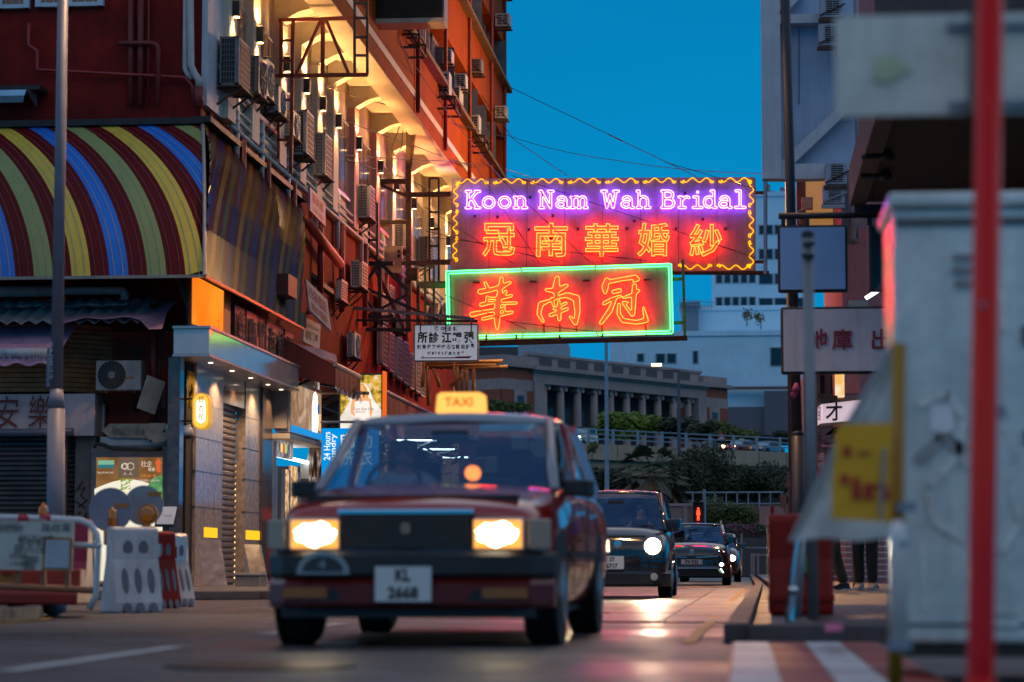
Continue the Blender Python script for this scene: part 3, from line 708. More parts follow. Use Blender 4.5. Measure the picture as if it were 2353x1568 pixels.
# ================================================================== SIDE-STREET FRONT under the striped awning (faces us, Y about 39-40.4)
f = lambda x, y, Y=39.9: atY(x, y, Y)
def rect(x0, x1, y0, y1, Y, d, mat, parent, name='panel', **k):
    """box seen in the picture as x0..x1, y0..y1 (pixels of the 2353 frame) on a plane of constant Y, depth d behind it"""
    a, b = atY(x0, y1, Y), atY(x1, y0, Y); return part(name, MB().box(a.x, b.x, Y, Y+d, a.z, b.z), mat, parent, **k)
SH_ = thing('corner_shop', 'dark shop front under the striped awning with shutters and a white fascia', 'shop front', (-11, 40, 0))
rect(-120, 218, 905, 1003, 39.6, .6, M('fascia_white', (.48, .40, .41), .6, var=.2, streak=.2), SH_, 'fascia')
a, b = atY(122, 1003, 39.58), atY(222, 907, 39.58)
part('fascia_return', MB().prism([(a.x, 39.57, a.z+.02), (a.x, 39.57, b.z), (b.x, 40.1, b.z-.13), (b.x, 40.1, a.z+.1)], (0, .05, 0)), M('fascia_bright', (.55, .50, .47), .6, var=.15), SH_)
# lettering on fascia: worn dark red characters
A = atY(-10, 985, 39.56); text('fascia_lettering', '安 樂', A, (1, 0, 0), (0, 0, 1), M('worn_red_letter', (.12, .02, .02), .7), SH_, w=.98, h=.55, lift=.012)
# slatted timber wall above: boards one by one
wood = M('timber_board', (.34, .14, .05), .7, var=.45, scale=4, bump=.3)
for i in range(14):
    z0, z1 = f(0, 905).z+.03+i*.083, f(0, 905).z+.03+i*.083+.07
    part('board', MB().box(-14, -11.35, 39.9+.01*(i % 2), 39.95, z0, z1), wood, SH_)
    part('board', MB().prism([(-11.35, 39.91, z0), (-11.35, 39.91, z1), (-10.72, 40.3, z1-.02), (-10.72, 40.3, z0-.02)], (0, .04, 0)), wood, SH_)
# shutters
def shutter(x0, x1, y0, y1, Y, mat, parent, n=26, lab=None):
    a, b = atY(x0, y1, Y), atY(x1, y0, Y); h = (b.z-a.z)/n; s = part('shutter', MB().box(a.x, b.x, Y+.04, Y+.07, a.z, b.z), mat, parent, label=lab)
    for i in range(n):
        z = a.z+h*i; part('slat', MB().prism([(a.x, Y+.04, z), (a.x, Y+.005, z+h*.3), (a.x, Y+.005, z+h*.7), (a.x, Y+.04, z+h*.96)], (b.x-a.x, 0, 0)), mat, s)
shm = M('shutter_metal', (.07, .068, .075), .5, .4, var=.4, scale=3, streak=.3)
shutter(-60, 133, 1003, 1345, 39.7, shm, SH_, 30); shutter(152, 172, 1008, 1345, 39.9, shm, SH_, 30)
for x in (134, 146): rect(x, x+9, 1003, 1345, 39.65, .12, M('pillar_brown', (.10, .07, .065), .7, var=.3, streak=.4), SH_, 'pillar')
rect(168, 220, 1000, 1345, 39.75, .2, M('grey_pillar', (.12, .105, .10), .75, var=.3, streak=.5), SH_, 'pillar')
# scrawled graffiti strokes on the pillar
mb = MB()
for st in ([(172, 1130), (190, 1105), (180, 1125), (195, 1120), (185, 1140), (200, 1150), (180, 1165)], [(174, 1190), (184, 1175), (182, 1205)], [(188, 1200), (198, 1178), (196, 1208)], [(170, 1150), (198, 1168)]):
    mb.tube([atY(x, y, 39.74) for x, y in st], .012, 4)
part('graffiti', mb, black, SH_)
part('roller_tube', MB().tube([f(-60, 996, 39.45), f(168, 993, 39.45)], .07, 10), M('blue_roller', (.08, .10, .16), .4), SH_, True)
# grey pipe under the awning
part('pipe', MB().tube([f(-60, 671), f(120, 669)], .10, 10), pipewhite, SH_, True)
part('pipe', MB().tube([f(118, 669), f(275, 668), f(284, 670), f(287, 676), f(287, 690)], .07, 10), pipewhite, SH_, True)
part('conduit_arc', MB().tube([f(255, 780), f(285, 790), f(310, 815), f(322, 850), f(322, 880), f(312, 900)], .02, 6), cable, SH_)
part('red_post', MB().tube([f(353, 700), f(353, 990)], .075, 10), rp2, SH_, True); part('thin_pipe', MB().tube([f(370, 690), f(366, 1000)], .02, 6), darksteel, SH_)
part('rusty_panel', MB().box(f(218, 700).x, f(400, 700).x, 40.30, 40.38, f(0, 1000).z, f(0, 760).z), M('rusty_red_wall', (.42, .045, .018), .8, var=.5, scale=1.5, bump=.3, streak=.4), SH_)
for x in (437, 452): part('strut', MB().bar(f(x-5, 630, 39.2), f(x-2, 770, 39.4), .06), rust, SH_)
part('strut', MB().bar(f(410, 640, 39.3), f(455, 770, 39.3), .07), rust, SH_)
# corrugated sheet roof with rubbish and hanging tarpaulins
t = thing('corrugated_roof', 'grey rusting corrugated sheet roof strewn with litter above the left shop', 'roof', f(60, 730, 39.2))
rows = []
for i in range(60):
    x = -13.6+i*.062; z = .035*math.sin(i*1.57); rows.append([(x, 39.0, f(0, 742, 39).z+z), (x, 40.3, f(0, 692, 40.3).z+z)])
part('sheet', MB().shell(rows, (0, 0, .006)), M('corrugated_grey', (.42, .42, .46), .55, .2, var=.5, scale=3, streak=.3), t)
mb = MB()
for i in range(46):
    x = -12.6+random.random()*2.3; mb.obox((x, 39.4+random.random()*.7, f(0, 712, 39.6).z+.05+random.random()*.03), (.06*random.random()+.02, .02, .01), (-.01, .05, .02), (0, .01, .015))
part('litter', mb, M('litter', (.25, .26, .28), .7, var=.6), t, kind='stuff')
t = thing('tarpaulin', 'purple tarpaulin stretched as a lean-to, scalloped lower edge and torn corner', 'tarpaulin', f(270, 740, 39.2))
rows = []
for i in range(13):
    u = i/12; xa = 150+u*(406-150); xb = 122+u*(362-122); sag = 40*math.sin(u*math.pi)*.25
    rows.append([atY(xa, 712-u*17+3*math.sin(i*2), 40.2), atY((xa+xb)/2, 722-u*4, 39.6), atY(xb+(10 if i == 12 else 0), 744-u*6-sag+(18 if i >= 11 else 0)+3*math.sin(i*1.3), 38.9)])
part('sheet', MB().shell(rows, (0, .01, .01)), M('purple_tarp', (.50, .26, .36), .6, var=.35, scale=3, bump=.2, streak=.3), t, True)
rows = [[atY(x, 757-i*1.5, 39.8), atY(x-26, 778, 39.3)] for i, x in enumerate((100, 120, 140, 160, 180))]
part('pale_flap', MB().shell(rows, (0, .01, .01)), M('pale_flap', (.42, .52, .56), .6, var=.45, scale=7), t)
t = thing('folding_awning', 'dull purple cloth awning over the shutter with a white roller and a wavy lettered valance', 'awning', f(60, 800, 38.9))
part('cloth', MB().shell([[f(-60, 752, 39.8), f(-60, 806, 38.8)], [f(60, 750, 39.8), f(60, 806, 38.8)], [f(178, 745, 39.8), f(140, 806, 38.8)]], (0, .01, .01)), M('dull_purple', (.45, .26, .40), .7, var=.3, scale=4), t)
part('roller', MB().tube([f(-60, 812, 38.75), f(141, 811, 38.75)], .085, 10), M('pale_roller', (.40, .46, .50), .5, var=.3, streak=.4), t, True)
rows = []
for i in range(20):
    x = -60+i*9.8; rows.append([f(x, 818, 38.75), f(x, 838+4*math.sin(i*1.1), 38.7)])
part('valance', MB().shell(rows, (0, .01, 0)), M('dull_purple', (.45, .26, .40)), t)
text('valance_lettering', '23  2390', f(0, 832, 38.66), (1, 0, 0), (0, 0, 1), M('faded_letter', (.35, .3, .36), .7), t, w=.75, h=.10)
# air conditioner facing us
t = thing('air_conditioner', 'grey outdoor unit with a round black fan facing us on the red corner wall', 'air conditioner', f(220, 900))
a, b = f(219, 898, 39.5), f(325, 828, 39.5)
part('casing', MB().box(a.x, b.x, 39.5, 39.85, a.z, b.z), M('ac_dusty', (.34, .31, .29), .6, var=.25, streak=.4), t, bevel=.02)
cx, cz = f(257, 862, 39.5).x, f(257, 862, 39.5).z; r = .235
part('fan_opening', MB().cyl((cx, 39.497, cz), (0, 1, 0), r, .012, 28), acdark, t); part('fan_hub', MB().cyl((cx, 39.485, cz), (0, 1, 0), .062, .03, 16), acgrey, t)
mb = MB()
for q in (1, .8, .6, .4): mb.tube([(cx+r*q*math.cos(i*math.pi/14), 39.486, cz+r*q*math.sin(i*math.pi/14)) for i in range(28)], .004, 4, True)
for i in range(20): an = i*math.pi/10; mb.bar((cx+.06*math.cos(an), 39.486, cz+.06*math.sin(an)), (cx+r*math.cos(an), 39.486, cz+r*math.sin(an)), .005)
part('fan_guard', mb, M('guard_grey', (.10, .10, .10), .5), t)
part('rating_label', MB().box(b.x-.28, b.x-.12, 39.495, 39.5, a.z+.2, a.z+.23), M('orange_label', (.4, .14, .03), .6), t)
for x in (244, 308): part('bracket', MB().bar(f(x, 900, 39.45), f(x, 900, 40.3), .04).bar(f(x, 902, 39.5), f(x+5, 945, 40.3), .04), rust, t)
t = thing('sign_lamp', 'angled white lamp panel on a bent arm fixed to the red corner wall', 'lamp', f(345, 890))
part('panel', MB().obox(f(347, 908, 39.5), (.10, -.05, .27), (.12, .12, -.05), (.01, -.02, -.003)), M('lamp_panel', (.6, .55, .45), .5, var=.3), t)
part('arm', MB().bar(f(355, 878, 39.6), f(376, 880, 40.2), .05).bar(f(376, 880, 40.1), f(376, 938, 40.2), .05).bar(f(366, 880, 40.0), f(374, 938, 40.2), .04), galv, t)
# arrow board and round plate
t = thing('arrow_board', 'dirty cream arrow shaped board with faint lettering pointing left above the poster', 'sign', f(330, 990))
part('board', MB().prism([f(x, y, 39.7) for x, y in ((234, 991), (252, 974), (340, 974), (352, 1000), (345, 1008), (252, 1006))], (0, .03, 0)), M('dirty_cream', (.34, .29, .23), .7, var=.4, scale=6), t)
text('lettering', '往前行 50 米', f(256, 999, 39.68), (1, 0, 0), (0, 0, 1), M('faint_letter', (.16, .11, .09), .7), t, w=.6, h=.11)
t = thing('round_plate', 'dirty cream rounded plate bolted beside the arrow board', 'sign', f(362, 997, 39.5))
part('plate', MB().prism([f(362+28*math.cos(i*math.pi/12)*(1.05), 992+26*max(-.75, min(1, math.sin(i*math.pi/12))), 39.5) for i in range(24)], (0, .03, 0)), M('dirty_cream', (.34, .29, .23)), t)
part('bolt', MB().cyl(f(377, 990, 39.49), (0, 1, 0), .02, .03, 8), black, t); part('bolt', MB().cyl(f(346, 1014, 39.49), (0, 1, 0), .02, .03, 8), black, t)
rect(230, 392, 1003, 1024, 39.75, .1, M('white_board', (.42, .42, .44), .6, var=.2), SH_, 'header_board')
part('hose', MB().tube([f(216, 1030, 39.4), f(222, 1020, 39.4), f(236, 1022, 39.4), f(260, 1032, 39.4), f(340, 1034, 39.4), f(372, 1032, 39.4)], .035, 8), cable, SH_, True)
# poster lightbox
t = thing('menu_lightbox', 'lit restaurant poster box showing a white bowl, brown top and green leaves', 'poster', f(296, 1345, 39.6))
rect(205, 392, 1024, 1345, 39.62, .25, M('poster_frame', (.15, .14, .14), .5, .2, var=.3), t, 'case')
def flat(pts, Y, mat, parent, name, d=.004): return part(name, MB().prism([atY(x, y, Y) for x, y in pts], (0, d, 0)), mat, parent)
rect(217, 373, 1051, 1340, 39.60, .03, EV('poster_brown', [(.35, (.28, .12, .04)), (.65, (.55, .28, .10))], .55, 2), t, 'print')
flat([(217+i*6.5, 1124-22*math.sin(i/24*math.pi)) for i in range(25)]+[(373, 1335), (217, 1335)], 39.592, EV('poster_bowl', [(.3, (.95, .85, .62)), (.7, (1, .95, .8))], .95, 2), t, 'bowl')
flat([(336, 1122), (352, 1098), (373, 1092), (373, 1180), (350, 1175), (342, 1150)], 39.585, EV('poster_leaf', [(.3, (.05, .25, .10)), (.7, (.3, .7, .25))], .6, 9), t, 'leaf')
flat([(222, 1140), (240, 1124), (262, 1128), (262, 1185), (222, 1190)], 39.585, EV('poster_leaf', [], .6), t, 'leaf')
rect(225, 262, 1058, 1076, 39.588, .01, E('mint_label', (.35, .75, .5), .6), t, 'label'); rect(225, 262, 1068, 1076, 39.585, .01, E('teal_label', (.05, .30, .35), .6), t, 'label')
rect(271, 319, 1051, 1098, 39.588, .01, E('taupe_label', (.30, .20, .14), .5), t, 'label')
mb = MB()
for cx_, r_ in ((288, 7), (300, 8), (285, 6)): mb.tube([atY(cx_+r_*math.cos(a*.5), 1072+r_*math.sin(a*.5), 39.585) for a in range(13)], .006, 4)
part('line_drawing', mb, E('print_white', (1, .85, .7), .8), t)
pw = E('print_white', (1, .85, .7), .8)
text('lettering', '社企', f(324, 1073, 39.585), (1, 0, 0), (0, 0, 1), pw, t, w=.19, h=.10); text('lettering', '餐廳', f(340, 1083, 39.585), (1, 0, 0), (0, 0, 1), pw, t, w=.12, h=.06)
text('lettering', '人 人', f(283, 1092, 39.585), (1, 0, 0), (0, 0, 1), pw, t, w=.16, h=.05)
text('lettering', '平安大廈一樓', f(324, 1097, 39.585), (1, 0, 0), (0, 0, 1), E('print_orange', (1, .28, .04), .9), t, w=.25, h=.045)
text('lettering', '訂座電話: 2709 3631', f(319, 1107, 39.585), (1, 0, 0), (0, 0, 1), pw, t, w=.36, h=.035)
text('lettering', 'Enjoy life every meal', f(224, 1090, 39.585), (1, 0, 0), (0, 0, 1), pw, t, w=.27, h=.05)
text('lettering', '懿', f(276, 1128, 39.58), (1, 0, 0), (0, 0, 1), E('print_lime', (.28, .42, .02), .8), t, w=.21, h=.21, bold=.03)
flat([(355, 1065), (364, 1053), (373, 1065), (369, 1065), (369, 1085), (359, 1085), (359, 1065)], 39.583, E('print_arrow', (1, .18, .05), .7), t, 'arrow')
# grey wall strip right of the box, meter boxes and drain
rect(392, 418, 830, 1348, 39.2, .3, M('grey_pilaster', (.10, .085, .08), .6, var=.4, streak=.5), SH_, 'pilaster')
part('drain_pipe', MB().tube([f(385, 985, 39.1), f(402, 978, 39.1), f(407, 990, 39.1), f(407, 1340, 39.1)], .06, 8), pipewhite, SH_, True)
t = thing('dome_camera', 'white pipe-mounted surveillance camera beside the dark doorway', 'camera', f(432, 990, 38.6))
part('bracket', MB().tube([f(421, 985, 38.7), f(436, 980, 38.7), f(437, 990, 38.7)], .035, 8), white_paint, t, True); part('housing', MB().lathe([(.07, 0), (.085, .06), (.06, .12)], f(433, 1000, 38.7), (0, 0, 1), 12), white_paint, t, True)
part('dome', MB().lathe([(.01, -.07), (.05, -.05), (.065, 0)], f(433, 1000, 38.7), (0, 0, 1), 12), darkglass, t, True)
t = thing('menu_stand', 'black post with a slanted white menu board by the shop corner', 'menu stand', f(383, 1340, 36))
part('board', MB().obox(f(383, 1185, 36), (.13, 0, 0), (.02, .03, .13), (0, .01, -.004)), M('menu_white', (.5, .5, .52), .5, emit=(.7, .75, .9), es=.12), t)
part('frame', MB().obox(f(383, 1187, 36.05), (.155, 0, 0), (.022, .035, .155), (0, .012, -.005)), black, t)
part('post', MB().bar(f(383, 1195, 36.05), f(383, 1345, 36.05), .1), black, t)
text('lettering', '午市套餐', f(377, 1188, 35.94), (1, 0, 0), (.0, .25, .96), black, t, w=.12, h=.03)

# ================================================================== SHOP WITH THE WHITE CANOPY (street side)
SP = thing('canopy_shop', 'shop with a white box canopy, polished stone pillars and a half shut roller door', 'shop front', (-9.15, 38.4, 0))
canm = M('canopy_white', (.52, .50, .48), .10, .35, var=.08, bump=.02, streak=.15)
part('canopy', MB().box(-9.19, -8.6, 38.35, 46.25, 3.88, 4.30), canm, SP, bevel=.01)
part('canopy_edge', MB().box(-9.2, -8.575, 38.32, 46.28, 4.3, 4.34).box(-9.2, -8.585, 38.335, 46.27, 3.845, 3.88), alu, SP)
for y in (39.6, 41.3, 42.9, 44.5, 45.8):
    part('downlight', MB().cyl((-8.85, y, 3.842), (0, 0, 1), .04, .01, 12), E('downlight', (1, .8, .55), 4), SP)
    light('SPOT', 'downlight_lamp', (-8.85, y, 3.80), (1, .66, .34), 90, SP, (0, 0, -1), .05, 130)
stone = M('polished_stone', (.12, .08, .065), .10, .2, var=.5, scale=6, bump=.04, bscale=6, streak=.7, streakcol=(.10, .05, .02), spec=.7)
stone2 = M('polished_stone_pale', (.44, .34, .28), .2, 0, var=.4, scale=9, bump=.03, bscale=5, streak=.5, streakcol=(.07, .035, .02), spec=.45)
def spanel(xa, xb, z0, z1, mat, X=-9.15, d=.2, name='pillar', parent=SP, **k):
    ya, yb = atX(xa, 1200, X).y, atX(xb, 1200, X).y; return part(name, MB().box(X-d, X, ya, yb, z0, z1), mat, parent, **k)
spanel(410, 419, .12, 3.86, stone, d=.2)
Z0 = .12
part('doorway', MB().box(-9.25, -9.2, 39.38, 40.3, Z0, 3.86), M('doorway_dark', (.015, .012, .010), .8, var=.4), SP)  # flush black panel paints the dark of an open doorway
spanel(448, 510, Z0, 3.86, stone2, d=.12)
# glowing panel on the doorway face, standing in for a yellow lit passage
part('passage_glow_panel', MB().box(-9.198, -9.19, 39.5, 40.2, 3.1, 3.7), EV('warm_inside', [(.45, (.02, .01, .0)), (.62, (.7, .3, .03))], .5, 5), SP)
# shutter set back, then pillars
ya, yb = atX(510, 1200, -9.15).y, atX(560, 1200, -9.15).y
s = part('roller_door', MB().box(-9.36, -9.33, ya, yb, Z0, 3.35), shm, SP)
for i in range(30):
    z = Z0+.02+i*.108; part('slat', MB().prism([(-9.33, ya, z), (-9.295, ya, z+.03), (-9.295, ya, z+.075), (-9.33, ya, z+.104)], (0, yb-ya, 0)), M('door_slat', (.26, .19, .15), .4, .3, var=.35, scale=3, streak=.3), s)
part('lintel', MB().box(-9.36, -9.16, ya, yb, 3.35, 3.86), stone, SP)
spanel(562, 600, Z0, 3.86, stone2, d=.17); spanel(602, 624, Z0, 3.86, stone, X=-9.1, d=.5)
for z in (1.45, 2.05, 2.62, 3.2):   # cladding joints
    for (xa, xb) in ((448, 510), (562, 600)): spanel(xa-.3, xb+.3, z, z+.012, black, X=-9.147, d=.05, name='joint')
t = thing('oval_lightbox', 'glowing yellow oval lightbox with upright characters projecting beside the doorway', 'sign', f(461, 945, 38.3))
ov = lambda rx, ry, Y: [atY(461.5+rx*(math.cos(a)), 945+(ry-rx)*(1 if math.sin(a) > 0 else -1)*(1 if abs(math.sin(a)) > .01 else 0)+rx*math.sin(a), Y) for a in [(i+.5)*2*math.pi/32 for i in range(32)]]
part('rim', MB().prism(ov(20, 42, 38.2), (0, .22, 0)), M('yellow_rim', (.6, .35, .05), .4, emit=(1, .5, .03), es=.55), t)
part('face', MB().prism(ov(16.5, 38.5, 38.19), (0, .02, 0)), E('oval_yellow', (1, .50, .06), 1.35), t)
part('tube_panel', MB().prism(ov(10.5, 28, 38.182), (0, .02, 0)), E('oval_white', (1, .93, .75), 1.6), t)
for i, ch in enumerate('銀杏館'): text('character', ch, f(455, 929+i*20-3, 38.176), (1, 0, 0), (0, 0, 1), M('oval_ink', (.05, .02, .005), .8), t, w=.095, h=.11)
part('arm', MB().bar(f(448, 917, 38.4), f(420, 917, 39.0), .03).bar(f(448, 968, 38.4), f(420, 968, 39.0), .03), darksteel, t)
part('light', MB().box(0, .001, 0, .001, 0, .001), black, t) if False else None
# orange back-lit slats above the canopy and the dead tube sign beside them
t = thing('orange_sign_panel', 'glowing orange fascia of five upright panels under the striped awning corner', 'sign', (-9.0, 39.4, 4.3))
og = EV('orange_glow', [(.3, (1, .14, .004)), (.7, (1, .30, .02))], 1.15, .7)
ys = [atX(448+i*16.6, 700, -9.0).y for i in range(6)]
for i in range(5): part('panel', MB().box(-9.06, -9.0, ys[i]+.022, ys[i+1]-.022, 4.45, 5.24), og if i < 4 else M('amber_unlit', (.35, .15, .02), .5, var=.2), t)
part('frame', MB().box(-9.1, -9.055, ys[0]-.05, ys[5]+.03, 4.38, 5.3), darksteel, t)
t = thing('dead_neon_sign', 'dark maroon street fascia carrying unlit broken tube characters', 'sign', (-8.98, 43, 4.3))
mar = M('maroon_board', (.022, .002, .003), .45, var=.4, scale=2)
y0, y1 = ys[5]+.1, atX(672, 800, -8.95).y
for i in range(6):
    a = y0+(y1-y0)*i/6; part('board', MB().box(-9.1, -8.95+.02*(i % 2), a+.01, a+(y1-y0)/6-.01, 4.36, 5.08), mar, t)
for i, ch in enumerate('囍臨門海鮮酒家'[:6]):
    text('tube_character', ch, (-8.915, y0+(y1-y0)*(i+.15)/6, 4.42), (0, 1, 0), (0, 0, 1), M('dead_tube', (.20, .06, .03), .35, var=.3), t, w=.62*(y1-y0)/6*1.1, h=.56, bevel=.011)
mb = MB()
for i in range(70):
    y = y0+random.random()*(y1-y0); z = 4.36; l = .12+random.random()*.3; mb.bar((-8.9, y, z+.05), (-8.88+random.random()*.05, y+random.uniform(-.06, .06), z-l), .035, .01)
part('tinsel', mb, M('red_tinsel', (.12, .01, .012), .25, .4, var=.5), t, kind='stuff')
# grey duct box and lit picture box further on
t = thing('grey_sign_end', 'blank grey end of a long sign box beyond the canopy', 'sign', (-9.1, 46.4, 2.9))
X1 = atY(664, 900, 46.6).x+.03; a, b = atY(624, 985, 46.6), atY(664, 880, 46.6); part('box', MB().box(a.x, X1-.31, 46.59, 47.3, a.z, b.z).box(X1-.31, b.x-.02, 46.55, 46.6, a.z, b.z), M('taupe_box', (.30, .25, .23), .7, var=.15), t)
t = thing('picture_lightbox', 'long lit picture box with a brown print and a white figure at its far end', 'sign', (-8.45, 47, 3))
X1 = atY(664, 900, 46.6).x+.03
ya, yb = 46.62, atX(738, 940, X1).y
za, zb = atX(665, 993, X1).z, atX(665, 868, X1).z
part('box', MB().box(X1-.3, X1, ya, yb, za, zb), alu, t)
part('print', MB().box(X1, X1+.012, ya+.05, yb-.05, za+.1, zb-.08), EV('print_brown', [(.3, (.30, .14, .07)), (.55, (.55, .33, .2)), (.7, (.8, .6, .45))], .75, 1.6, dist=1.), t)
part('white_figure', MB().prism([(X1+.016, ya+(yb-ya)*u, za+(zb-za)*v) for u, v in ((.66, .12), (.66, .62), (.70, .86), (.76, .93), (.84, .86), (.86, .60), (.90, .5), (.84, .12))], (.004, 0, 0)), E('print_bright', (1, .96, .9), 1.9), t)
part('blue_band', MB().box(X1+.014, X1+.02, ya+.02, yb-.02, za+.02, za+.15), E('print_blue', (.02, .30, .75), 1.0), t)
part('blue_mark', MB().cyl((X1+.022, ya+(yb-ya)*.87, zb-.42), (1, 0, 0), .12, .006, 16), E('print_navy', (.05, .15, .5), .8), t)
part('skin_strip', MB().box(X1+.014, X1+.02, yb-.45, yb-.1, za+.2, zb-.5), E('print_skin', (.9, .5, .25), 1.0), t)
# leaning marble planks
for k, (xa, xb, xt, w_) in enumerate([(470, 515, 455, 46), (580, 610, 561, 34)]):
    Yb = 37.6 if k == 0 else 41.0
    t = solo('stone_slab', MB().prism([atY(xt, 1240+k*10, Yb+.6), atY(xt+w_, 1242+k*10, Yb+.6), atY(xb+2, 1346, Yb), atY(xa, 1347, Yb)], (.03, .05, 0)), M('slab_marble', (.27, .20, .17), .25, var=.4, scale=5, bump=.05), ['wide veined stone slab leaning against the pillar by the dark doorway', 'narrow veined stone slab leaning against the farther pillar'][k], 'stone slab', atY(xa, 1347, Yb))
t = thing('shop_step', 'pale low step block in front of the roller door', 'step', f(560, 1335, 40.5)); a, b = atY(540, 1347, 40.4), atY(596, 1322, 40.4); part('block', MB().box(a.x, b.x, 40.4, 41, .11, b.z), conc, t)
part('tread', MB().box(a.x-.02, b.x+.02, 40.36, 41.02, b.z, b.z+.04), M('tread_pale', (.4, .38, .36), .5), t)
t = thing('red_umbrella', 'folded red umbrella propped by the far slab', 'umbrella', atY(619, 1345, 41))
part('canopy', MB().lathe([(.01, 0), (.05, .1), (.06, .5), (.03, .72), (.05, .75)], atY(619, 1335, 41), (0, .05, 1), 8), M('umbrella_red', (.2, .01, .012), .6), t, True); part('handle', MB().tube([atY(619, 1256, 41), atY(620, 1246, 41), atY(624, 1246, 41)], .02, 6), M('umbrella_red', (.2, .01, .012)), t)
# next shops: laundry etc
LS = thing('laundry_shop', 'brightly lit laundry shop front with menu screens and aluminium doors', 'shop front', (-9.2, 47.5, 0))
X = -9.2
def band(xa, xb, z0, z1, mat, name, d=.1, off=0., parent=LS): return spanel(xa, xb, z0, z1, mat, X+off, d, name, parent)
band(600, 626, .12, 2.95, stone, 'pillar', .4, .02); band(626, 634, .12, 2.9, galv, 'post', .1, .06)
part('ceiling', MB().box(-9.6, X1, 46.6, yb+.3, za-.12, za-.02), M('shop_soffit', (.45, .38, .32), .4, var=.1), LS)
zs0, zs1 = atX(640, 1050, X).z, atX(640, 1003, X).z
part('menu_board', MB().box(X-.05, X+.05, atX(634, 1000, X).y, atX(668, 1000, X).y, zs0, zs1), EV('menu_board', [(.4, (.16, .14, .16)), (.6, (.5, .45, .45)), (.7, (.9, .75, .6))], .75, 4), LS)
for i, c_ in enumerate(((1, .85, .3), (.9, .1, .1), (.5, .8, .2))): part('button', MB().cyl((X+.055, atX(641+i*5, 1030, X).y, (zs0*.55+zs1*.45)), (1, 0, 0), .1, .01, 10), E('btn%d' % i, c_, .9), LS)
part('interior_glow', MB().box(X-1.6, X-1.5, 46, 54, .12, 2.6), EV('interior_warm', [(.35, (.25, .12, .05)), (.6, (1, .65, .32))], 2.2, 2.2), LS)
for xa, xb in ((634, 637), (652, 655), (664, 667), (684, 690)): band(xa, xb, .12, 2.4, alu, 'mullion', .06, .03)
part('pane', MB().box(X-.01, X, atX(637, 1100, X).y, atX(652, 1100, X).y, .3, 2.3), GLASS('clear_pane', (.85, .85, .85), .25), LS)
band(655, 664, .12, 2.4, EV('door_wood_glow', [(.4, (.35, .18, .08)), (.6, (.95, .6, .3))], 1.1, 6), 'door_leaf', .05, .02); band(668, 683, .12, 2.5, EV('door_wood_glow', [], 1.1), 'door_leaf', .05, .02)  # door leaves emit, standing in for the bright shop interior
band(655, 668, .9, 1.05, E('yellow_strip', (1, .55, .02), 1.2), 'yellow_band', .02, .04)
for (xa, xb) in ((470, 500), (566, 598), (637, 652)): spanel(xa, xb, .95+.0, 1.12, E('yellow_strip', (1, .55, .02), 1.2), X=-9.142, d=.02, name='reflector_band')
part('camera_stub', MB().lathe([(.04, 0), (.05, .15)], atX(722, 1100, -9.0), (.2, -.9, -.3), 10), white_paint, LS)
part('tube_light', MB().box(-9.6, -9.5, 49, 53, 2.7, 2.75), E('cool_tube', (.8, .95, 1), 6), LS)
t = thing('bridal_shop', 'taupe stone shop front with raised script lettering behind the taxi', 'shop front', (-9.1, 52, 0))
part('wall', MB().box(-9.3, -9.1, 52.6, 56, .12, 4.6), M('taupe_stone', (.13, .10, .09), .35, var=.35, scale=4), t)
text('script_lettering', 'dal', atY(690, 1082, 52.55), (1, 0, .12), (.18, 0, 1), alu, t, w=.36, h=.36, ext=.03)
part('front', MB().box(-9.6, atY(742, 1000, 52.6).x, 52.58, 52.8, .12, 2.75), M('taupe_stone', (.13, .10, .09)), t)
rect(690, 712, 1065, 1100, 52.5, .05, M('notice', (.40, .40, .40), .6), t, 'notice')
rect(738, 792, 893, 985, 51.5, .3, M('grey_door_panel', (.10, .09, .09), .5, var=.3), t, 'grey_panel'); rect(756, 776, 880, 976, 51.45, .06, M('grey_inset', (.07, .065, .065), .5), t, 'inset')
# laundry hanging sign
t = thing('laundry_sign', 'bright blue hanging laundry sign with white upright lettering', 'sign', atY(800, 1060, 46.2))
a, b = atY(739, 1067, 46.2), atY(870, 984, 46.2)
lb = E('laundry_blue', (.0, .30, .80), 1.0); lw = E('laundry_white', (.85, .95, 1), 1.0)
part('board', MB().box(a.x, b.x, 46.2, 46.26, a.z-.75, b.z), lb, t)
text('lettering', '24 Hours', atY(759, 1058, 46.19), (0, 0, 1), (-1, 0, 0), lw, t, w=.55, h=.13, bold=.02); text('lettering', 'Laundry', atY(775, 1072, 46.19), (0, 0, 1), (-1, 0, 0), lw, t, w=.63, h=.14, bold=.02)
for i, ch in enumerate('自助洗衣'): text('character', ch, atY(783+(i % 2)*40, 1030+(i//2)*40, 46.19), (1, 0, 0), (0, 0, 1), lw, t, w=.27, h=.3)
for i, ch in enumerate('衣洗自助'): text('back_character', ch, V(atY(860-(i % 2)*55, 1040+(i//2)*38, 46.27)), (-1, 0, 0), (0, 0, 1), lw, t, w=.35, h=.32)
part('rod', MB().tube([atY(737, 970, 46.23), atY(872, 970, 46.23)], .025, 8), galv, t)
part('tie', MB().bar(atY(763, 970, 46.23), atY(765, 984, 46.23), .012).bar(atY(771, 970, 46.23), atY(769, 984, 46.23), .012), cable, t)
